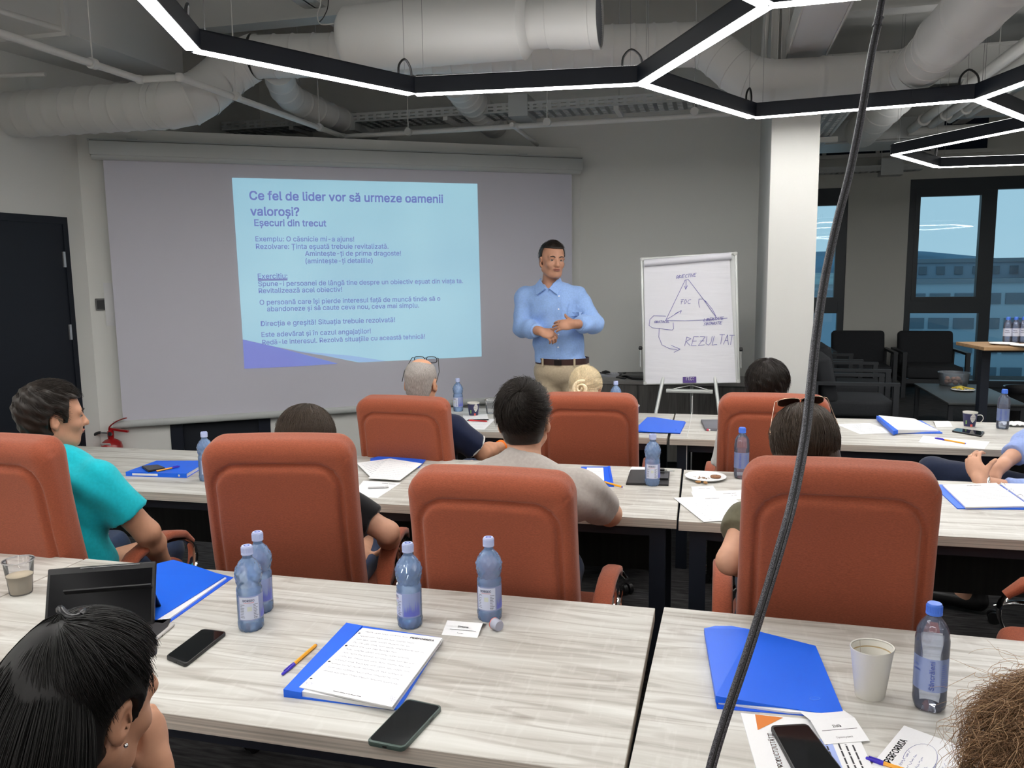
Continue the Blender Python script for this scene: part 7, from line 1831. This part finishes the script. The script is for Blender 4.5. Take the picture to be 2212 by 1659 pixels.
t, pg = sheet('printed form inside the open folder right of the man in grey', [(1268, 1010), (1303, 1010), (1306, 1048), (1262, 1046)], z=.755, h=.0015); pg.lines(rows(7, .12, .9, .1, .9, 4), INKG, t, 'printed_lines', False, .005, 4)
c, a, l = page_pts([(1255, 1008), (1318, 1008), (1326, 1050), (1262, 1050)], .754); f_o = thing('open_folder', 'open blue folder showing its cover right of the man in grey', 'folder', (c.x, c.y, .75), a); obj('cover', prism(BM(), l, 0, .004), BLUEF, f_o)
obj('spine', prism(BM(), [l[1], l[1] + (l[0] - l[1]) * .08, l[2] + (l[3] - l[2]) * .08, l[2]], .004, .007), BLUEF2, f_o)
pen('orange ballpoint pen lying over the open folder beside the grey sleeve', (1288, 1036), (1344, 1052), z=.756)
c, a, l = page_pts([(1362, 1014), (1447, 1015), (1444, 1046), (1352, 1044)], .758); t = thing('tablet', 'black flat tablet case on the middle desk behind the blue bottle', 'tablet', (c.x, c.y, .75), a)
obj('case', prism(BM(), l, 0, .007), BLACKP, t); obj('keyboard_half', prism(BM(), [l[0] * .96, (l[0] + l[1]) / 2 * .96, (l[3] + l[2]) / 2 * .96, l[3] * .96], .007, .009), mat('case_grey2', (.03, .03, .032), .6), t); obj('phone_pad', prism(BM(), [p * .42 + (l[1] + l[2]) * .27 for p in l], .007, .015), mat('case_black2', (.012, .012, .013), .25), t)
namecard('folded name card behind the black tablet and bottle', [(1365, 1008), (1398, 1009), (1394, 1021), (1358, 1019)], [('_', .45, .62, .8, 0), ('_', .2, .4, .9, 0)], rise=.014)
c = P(1436, 1016, .77); t = thing('key_bunch', 'key fob with small keys on the black tablet case', 'keys', (c.x, c.y, .766)); obj('fob', boxb((-.015, 0, .006), (.03, .02, .011), bev=.004), BLACKP, t, smooth=50); obj('key', boxb((.02, .004, .003), (.045, .008, .002), Matrix.Rotation(R(15), 3, 'Z')), mat('key_white_metal', (.7, .7, .66), .3, metal=.4), t); obj('key', boxb((.022, -.006, .003), (.04, .008, .002), Matrix.Rotation(R(-12), 3, 'Z')), MATS['key_white_metal'], t); obj('ring', tube(BM(), [(.0 + .009 * math.cos(k), .009 * math.sin(k), .006) for k in np.linspace(0, 6.283, 17)], .001, 5), CHROME, t)
c = P(1524, 1034); t = thing('paper_plate', 'white plate with a cookie and crumbs on the middle desk', 'plate', (c.x, c.y, .75)); obj('dish', lathe(BM(), [(.001, .003), (.062, .003), (.088, .013), (.0885, .0115), (.064, .0), (.001, .0)], 44), WHITEP, t, smooth=60); obj('rim', lathe(BM(), [(.085, .0125), (.0880, .0140), (.0895, .0125)], 44, cap=False), WHITEP, t, smooth=60)
c2 = P(1546, 1030, .757); k_ = thing('cookie', 'brown round cookie on the white plate', 'cookie', (c2.x, c2.y, .754)); obj('biscuit', lathe(BM(), [(.001, .0), (.021, .0), (.0235, .004), (.022, .008), (.001, .0095)], 26), mat('cookie_brown', (.26, .12, .06), .8, noise=((200, 200, 200), .3, 4)), k_, smooth=50); obj('chocolate_chip', lathe(BM(), [(.003, .009), (.002, .0105), (.0001, .011)], 10, c=(.004, .008, 0)), BLACKP, k_)
for i, (x, y) in enumerate(((1508, 1041), (1524, 1043))):
    c3 = P(x, y, .757); k_ = thing('cookie_piece', ('left', 'right')[i] + ' broken cookie piece on the white plate', 'cookie', (c3.x, c3.y, .754), i * 2.0); bm = BM(); bmesh.ops.create_icosphere(bm, subdivisions=2, radius=.010); rq = random.Random(i)
    for v in bm.verts: v.co = Vector((v.co.x * 1.2, v.co.y, v.co.z * .5 + .004)) * rq.uniform(.8, 1.15)
    obj('crumb_body', bm, mat('cookie_light', (.36, .19, .07), .8), k_); obj('seed', boxb((.004, 0, .009), (.003, .002, .002)), BLACKP, k_)
rq = random.Random(4); bm = BM()
for i in range(60): p = Vector((rq.gauss(-.005, .013), rq.gauss(.004, .010), .0045)); box(bm, p, (rq.uniform(.001, .003),) * 3)
c3 = P(1518, 1033, .754); o = tag(obj('crumbs', bm, mat('crumb_brown', (.22, .11, .04), .8), None, loc=(c3.x, c3.y, .7505)), 'scatter of brown crumbs and seeds on the white plate', 'crumbs', kind='stuff')
t, pg = sheet('small printed name slip below the cookie plate', [(1493, 1051), (1540, 1049), (1548, 1061), (1497, 1064)], h=.001); pg.lines([(.3, .8, .45)], INK, t, 'printed_name', False, .006, 2); pg.lines([(.2, .8, .75)], INKG, t, 'printed_rule', False, .003, 2)
t, pg = sheet('upper loose printed sheet under the cookie plate beside the cable chair', [(1493, 1062), (1620, 1058), (1640, 1075), (1502, 1084)], h=.0015); pg.lines([(.5, .72, .35), (.3, .7, .6)], INK, t, 'printed_heading', False, .007, 2)
t, pg = sheet('large loose printed sheet fanned over the desk beside the cable chair', [(1455, 1075), (1580, 1070), (1640, 1120), (1520, 1127)], h=.002, z=.752); pg.text('PERFORMIA', .50, .12, .74, INK, t, .03); pg.lines(rows(10, .24, .95, .12, .8, 8), INKG, t, 'handwriting', True, .006, 6, .0009)
# right: open ring binder
c, a, l = page_pts([(2014, 1046), (2262, 1046), (2330, 1100), (2068, 1097)], .755); t = thing('open_binder', 'open ring binder with printed lined page at the right edge', 'binder', (c.x, c.y, .75), a); obj('cover', prism(BM(), l, 0, .004), BLUEF, t)
t2, pg = sheet('printed lined page in the open ring binder at the right edge', [(2036, 1047), (2152, 1043), (2225, 1093), (2086, 1095)], z=.755, h=.006); pg.text('PERFORMIA', .42, .10, .68, INK, t2, .03); pg.lines([(.12, .90, .22 + i * .065) for i in range(9)], INKG, t2, 'ruled_lines', False, .0035, 9)
sheet('blank facing page of the ring binder at the right edge', [(2160, 1044), (2290, 1046), (2360, 1094), (2232, 1094)], z=.755, h=.005)
for i, (x, y) in enumerate(((2183, 1061), (2203, 1073), (2165, 1048))):
    q = P(x, y, .762); q = Matrix.Rotation(-a, 3, 'Z') @ Vector((q.x - c.x, q.y - c.y, 0)); obj('binder_ring', tube(BM(), [Vector((q.x + .013 * math.cos(k), q.y, .008 + .013 * math.sin(k))) for k in np.linspace(0, 6.283, 21)], .0012, 6), CHROME, t, smooth=60)
sheet('corner of a white sheet just right of the chair behind the cable', [(2000, 1068), (2014, 1062), (2024, 1104), (2004, 1104)], h=.001)

# ---- back row
PCD = mat('cup_navy_print', (.03, .03, .09), .5)
def printed_cup(label, px, py, z=.75, handle=False, face=0):
    c = P(px, py, z); t = thing('paper_cup', label, 'cup', (c.x, c.y, z), math.atan2(-c.y, -c.x) + R(face))
    obj('cup_wall', lathe(BM(), [(.001, .005), (.026, .005), (.0275, 0), (.0285, .003), (.0385, .085), (.0372, .085), (.0270, .009), (.001, .009)], 36, cap=False), PCUP, t, smooth=50)
    obj('printed_wrap', lathe(BM(), [(.0290, .005), (.0384, .080)], 36, cap=False), PCD, t, smooth=60); obj('rim', lathe(BM(), [(.0385, .084), (.0398, .086), (.0390, .0885), (.0372, .087)], 36, cap=False), PCUP, t, smooth=60)
    bm = BM(); 
    for i in range(9):
        z0 = .03 + .006 * i; an = R(28); rw = .0292 + (z0 - .005) * .125
        g = arc_patch(rw + .0003, an - .35 * math.sin(math.pi * (i + .5) / 9) - .1, an + .45 * math.sin(math.pi * (i + .5) / 9), z0, z0 + .006, 5); me_ = bpy.data.meshes.new('q'); g.to_mesh(me_); g.free(); bm.from_mesh(me_); bpy.data.meshes.remove(me_)
    obj('white_shape', bm, PCUP, t); obj('green_leaf', arc_patch(.0335, R(-38), R(-24), .02, .06, 4), mat('leaf_green', (.18, .32, .10), .5), t); obj('red_mark', arc_patch(.0312, R(6), R(28), .006, .020, 4), mat('mark_red', (.65, .10, .08), .5), t)
    if handle: obj('handle', tube(BM(), smooth_path([(.0, .034, .07), (.0, .058, .072), (.0, .066, .05), (.0, .05, .028), (.0, .032, .03)], 5), .005, 8, flat=(1.6, .4)), PCUP, t, smooth=60)
    return t
printed_cup('navy printed paper cup on a napkin beside the bald man', 1023, 898)
printed_cup('navy printed paper cup peeping out behind the blonde woman chair', 1368, 905)
printed_cup('navy printed paper cup with a handle on the back desk at the right', 2094, 922, handle=True)
c = P(1060, 893); t = thing('plastic_cup', 'empty clear plastic cup on the back desk beside the navy cup', 'cup', (c.x, c.y, .75)); obj('cup_wall', lathe(BM(), [(.001, .002), (.026, .002), (.028, .0), (.034, .05), (.039, .09), (.041, .092), (.041, .094), (.0385, .092)], 36, cap=False), CLEARP, t, smooth=50); obj('rim', lathe(BM(), [(.039, .092), (.041, .0945), (.0418, .0925)], 36, cap=False), MATS['rim_plastic'], t, smooth=60)
t, pg = sheet('white paper napkin under the navy cup', [(1000, 896), (1052, 894), (1056, 908), (1000, 910)], h=.001, name='napkin', cat='napkin')
t, pg = sheet('white sheet with a red pen on the back desk by the bald man', [(1012, 906), (1070, 905), (1046, 928), (985, 926)], h=.001); pg.lines(rows(3, .3, .8, .1, .9), INKG, t, 'printed_lines', False, .005, 5)
pen('red ballpoint pen on the white sheet by the bald man', (1012, 908), (1052, 910), z=.752, body=(.55, .03, .04), cap=(.6, .04, .05))
folder('closed blue folder on the back desk between the blonde woman chair and the white cord', [(1369, 929), (1398, 901), (1414, 901), (1480, 911), (1470, 936), (1420, 934)], [.016, .013, .012, .004, .004, .007], [(1374, 930), (1404, 902), (1446, 904), (1450, 910), (1466, 932)], [.005] * 5, (1460, 928), back=[(1369, 931), (1400, 902), (1482, 912), (1469, 937)])
t, _ = slab_thing('notebook', 'small grey notebook left of the chair by the column', 'notebook', [(1524, 925), (1560, 926), (1560, 906), (1514, 906)], .75, .016, mat('notebook_grey', (.14, .14, .16), .5), part='cover'); obj('page_block', boxb((0, 0, .008), (.10, .13, .010)), WHITEP, t)
pen('white marker lying before the grey notebook', (1526, 929), (1550, 928), r=.006, body=(.8, .8, .78), cap=(.45, .05, .08), capf=.15)
t, pg = sheet('printed sheet on the back desk left of the open binder', [(1806, 916), (1878, 914), (1937, 934), (1858, 938)], h=.001); pg.lines(rows(9, .15, .85, .12, .86, 4), INKG, t, 'printed_lines', False, .006, 8)
c, a, l = page_pts([(1893, 900), (1990, 905), (2036, 931), (1931, 931)], .765); t = thing('ring_folder', 'blue binder with white pages on top at the back desk', 'folder', (c.x, c.y, .75), a)
obj('cover', prism(BM(), l, 0, .006), BLUEF, t); poly_slab(t, 'spine', [(1893, 898), (1902, 899), (1940, 929), (1930, 931)], c, a, .75, .006, [.028] * 4, BLUEF); poly_slab(t, 'paper_stack', [(1898, 897), (1975, 904), (2028, 930), (1938, 928)], c, a, .75, .006, [.030, .020, .012, .028], WHITEP)
poly_slab(t, 'spine_label', [(1897, 903), (1898, 902.5), (1918, 920), (1917, 921)], c, a, .75, .01, [.022] * 4, WHITEP)
namecard('folded name card behind the phone on the back desk', [(2018, 911), (2052, 911), (2058, 922), (2022, 923)], [('_', .35, .5, .7, 0)], rise=.012)
phone('black phone with bright reflection on the back desk', [(2066, 924), (2127, 932), (2120, 941), (2056, 930)], h=.009)
t, pg = sheet('long white sheet with a pen near the edge of the back desk', [(1994, 941), (2138, 954), (2126, 970), (1984, 955)], h=.001); pg.lines([(.04, .14, .3), (.04, .2, .6), (.92, .97, .8)], INKG, t, 'printed_marks', False, .006, 8)
pen('orange ballpoint pen with blue cap on the long white sheet', (2019, 946), (2086, 958), z=.752)
c = P(2196, 920); t = thing('tissue', 'crumpled white tissue at the right edge of the back desk', 'tissue', (c.x, c.y, .75)); bm = BM(); bmesh.ops.create_grid(bm, x_segments=14, y_segments=10, size=.5); rq = random.Random(8)
for v in bm.verts: v.co = Vector((v.co.x * .16, v.co.y * .10, .008 + rq.uniform(0, .012)))
bmesh.ops.solidify(bm, geom=bm.faces[:], thickness=.0015); obj('tissue_sheet', bm, WHITEP, t, smooth=60)

# ================================================================== THE HANGING CABLE
pts = [(1905, 0), (1899, 40), (1882, 120), (1862, 240), (1836, 370), (1808, 480), (1782, 600), (1764, 720), (1750, 850), (1738, 950), (1713, 1080), (1683, 1190), (1650, 1300), (1612, 1420), (1568, 1550), (1535, 1662), (1518, 1760)]
W3 = []
for i, (x, y) in enumerate(pts):
    d = 1.42 - .42 * min(1, max(0, y) / 1100.0); q = PD(x, y, d); W3.append(Vector(q))
top = W3[0] + (W3[0] - W3[2]).normalized() * .7; top2 = Vector((top.x + .03, top.y + .1, ZC))
end = W3[-1] + Vector((-.04, -.10, -.45)); W3 = [top2, top] + W3 + [end, Vector((end.x - .1, end.y - .2, .012)), Vector((end.x - .5, end.y - .3, .012))]
W3 = smooth_path(W3, 6); O = W3[-1].copy(); O.z = 0
t = thing('hanging_cable', 'grey braided double cable hanging from the ceiling in front of everything', 'cable', O)
BR = bpy.data.materials.new('braided_sleeve'); BR.use_nodes = True; n = BR.node_tree.nodes; l = BR.node_tree.links; b = n['Principled BSDF']; b.inputs['Roughness'].default_value = .5; b.inputs['Metallic'].default_value = .2
tcn = n.new('ShaderNodeTexCoord'); ck = n.new('ShaderNodeTexVoronoi'); ck.inputs['Scale'].default_value = 900; r_ = n.new('ShaderNodeValToRGB'); r_.color_ramp.elements[0].position = .25; r_.color_ramp.elements[1].position = .6
r_.color_ramp.elements[0].color = (.17, .17, .19, 1); r_.color_ramp.elements[1].color = (.03, .03, .036, 1); l.new(tcn.outputs['Object'], ck.inputs[0]); l.new(ck.outputs['Distance'], r_.inputs[0]); l.new(r_.outputs[0], b.inputs['Base Color'])
side = Vector(CR) * .0032
obj('cord', tube(BM(), [p - O - side for p in W3], .0033, 10), BR, t, smooth=60); obj('cord', tube(BM(), [p - O + side for p in W3], .0033, 10), BR, t, smooth=60)
obj('centre_rib', tube(BM(), [p - O - Vector(CF) * .0022 for p in W3], .0016, 6), BLACKP, t)
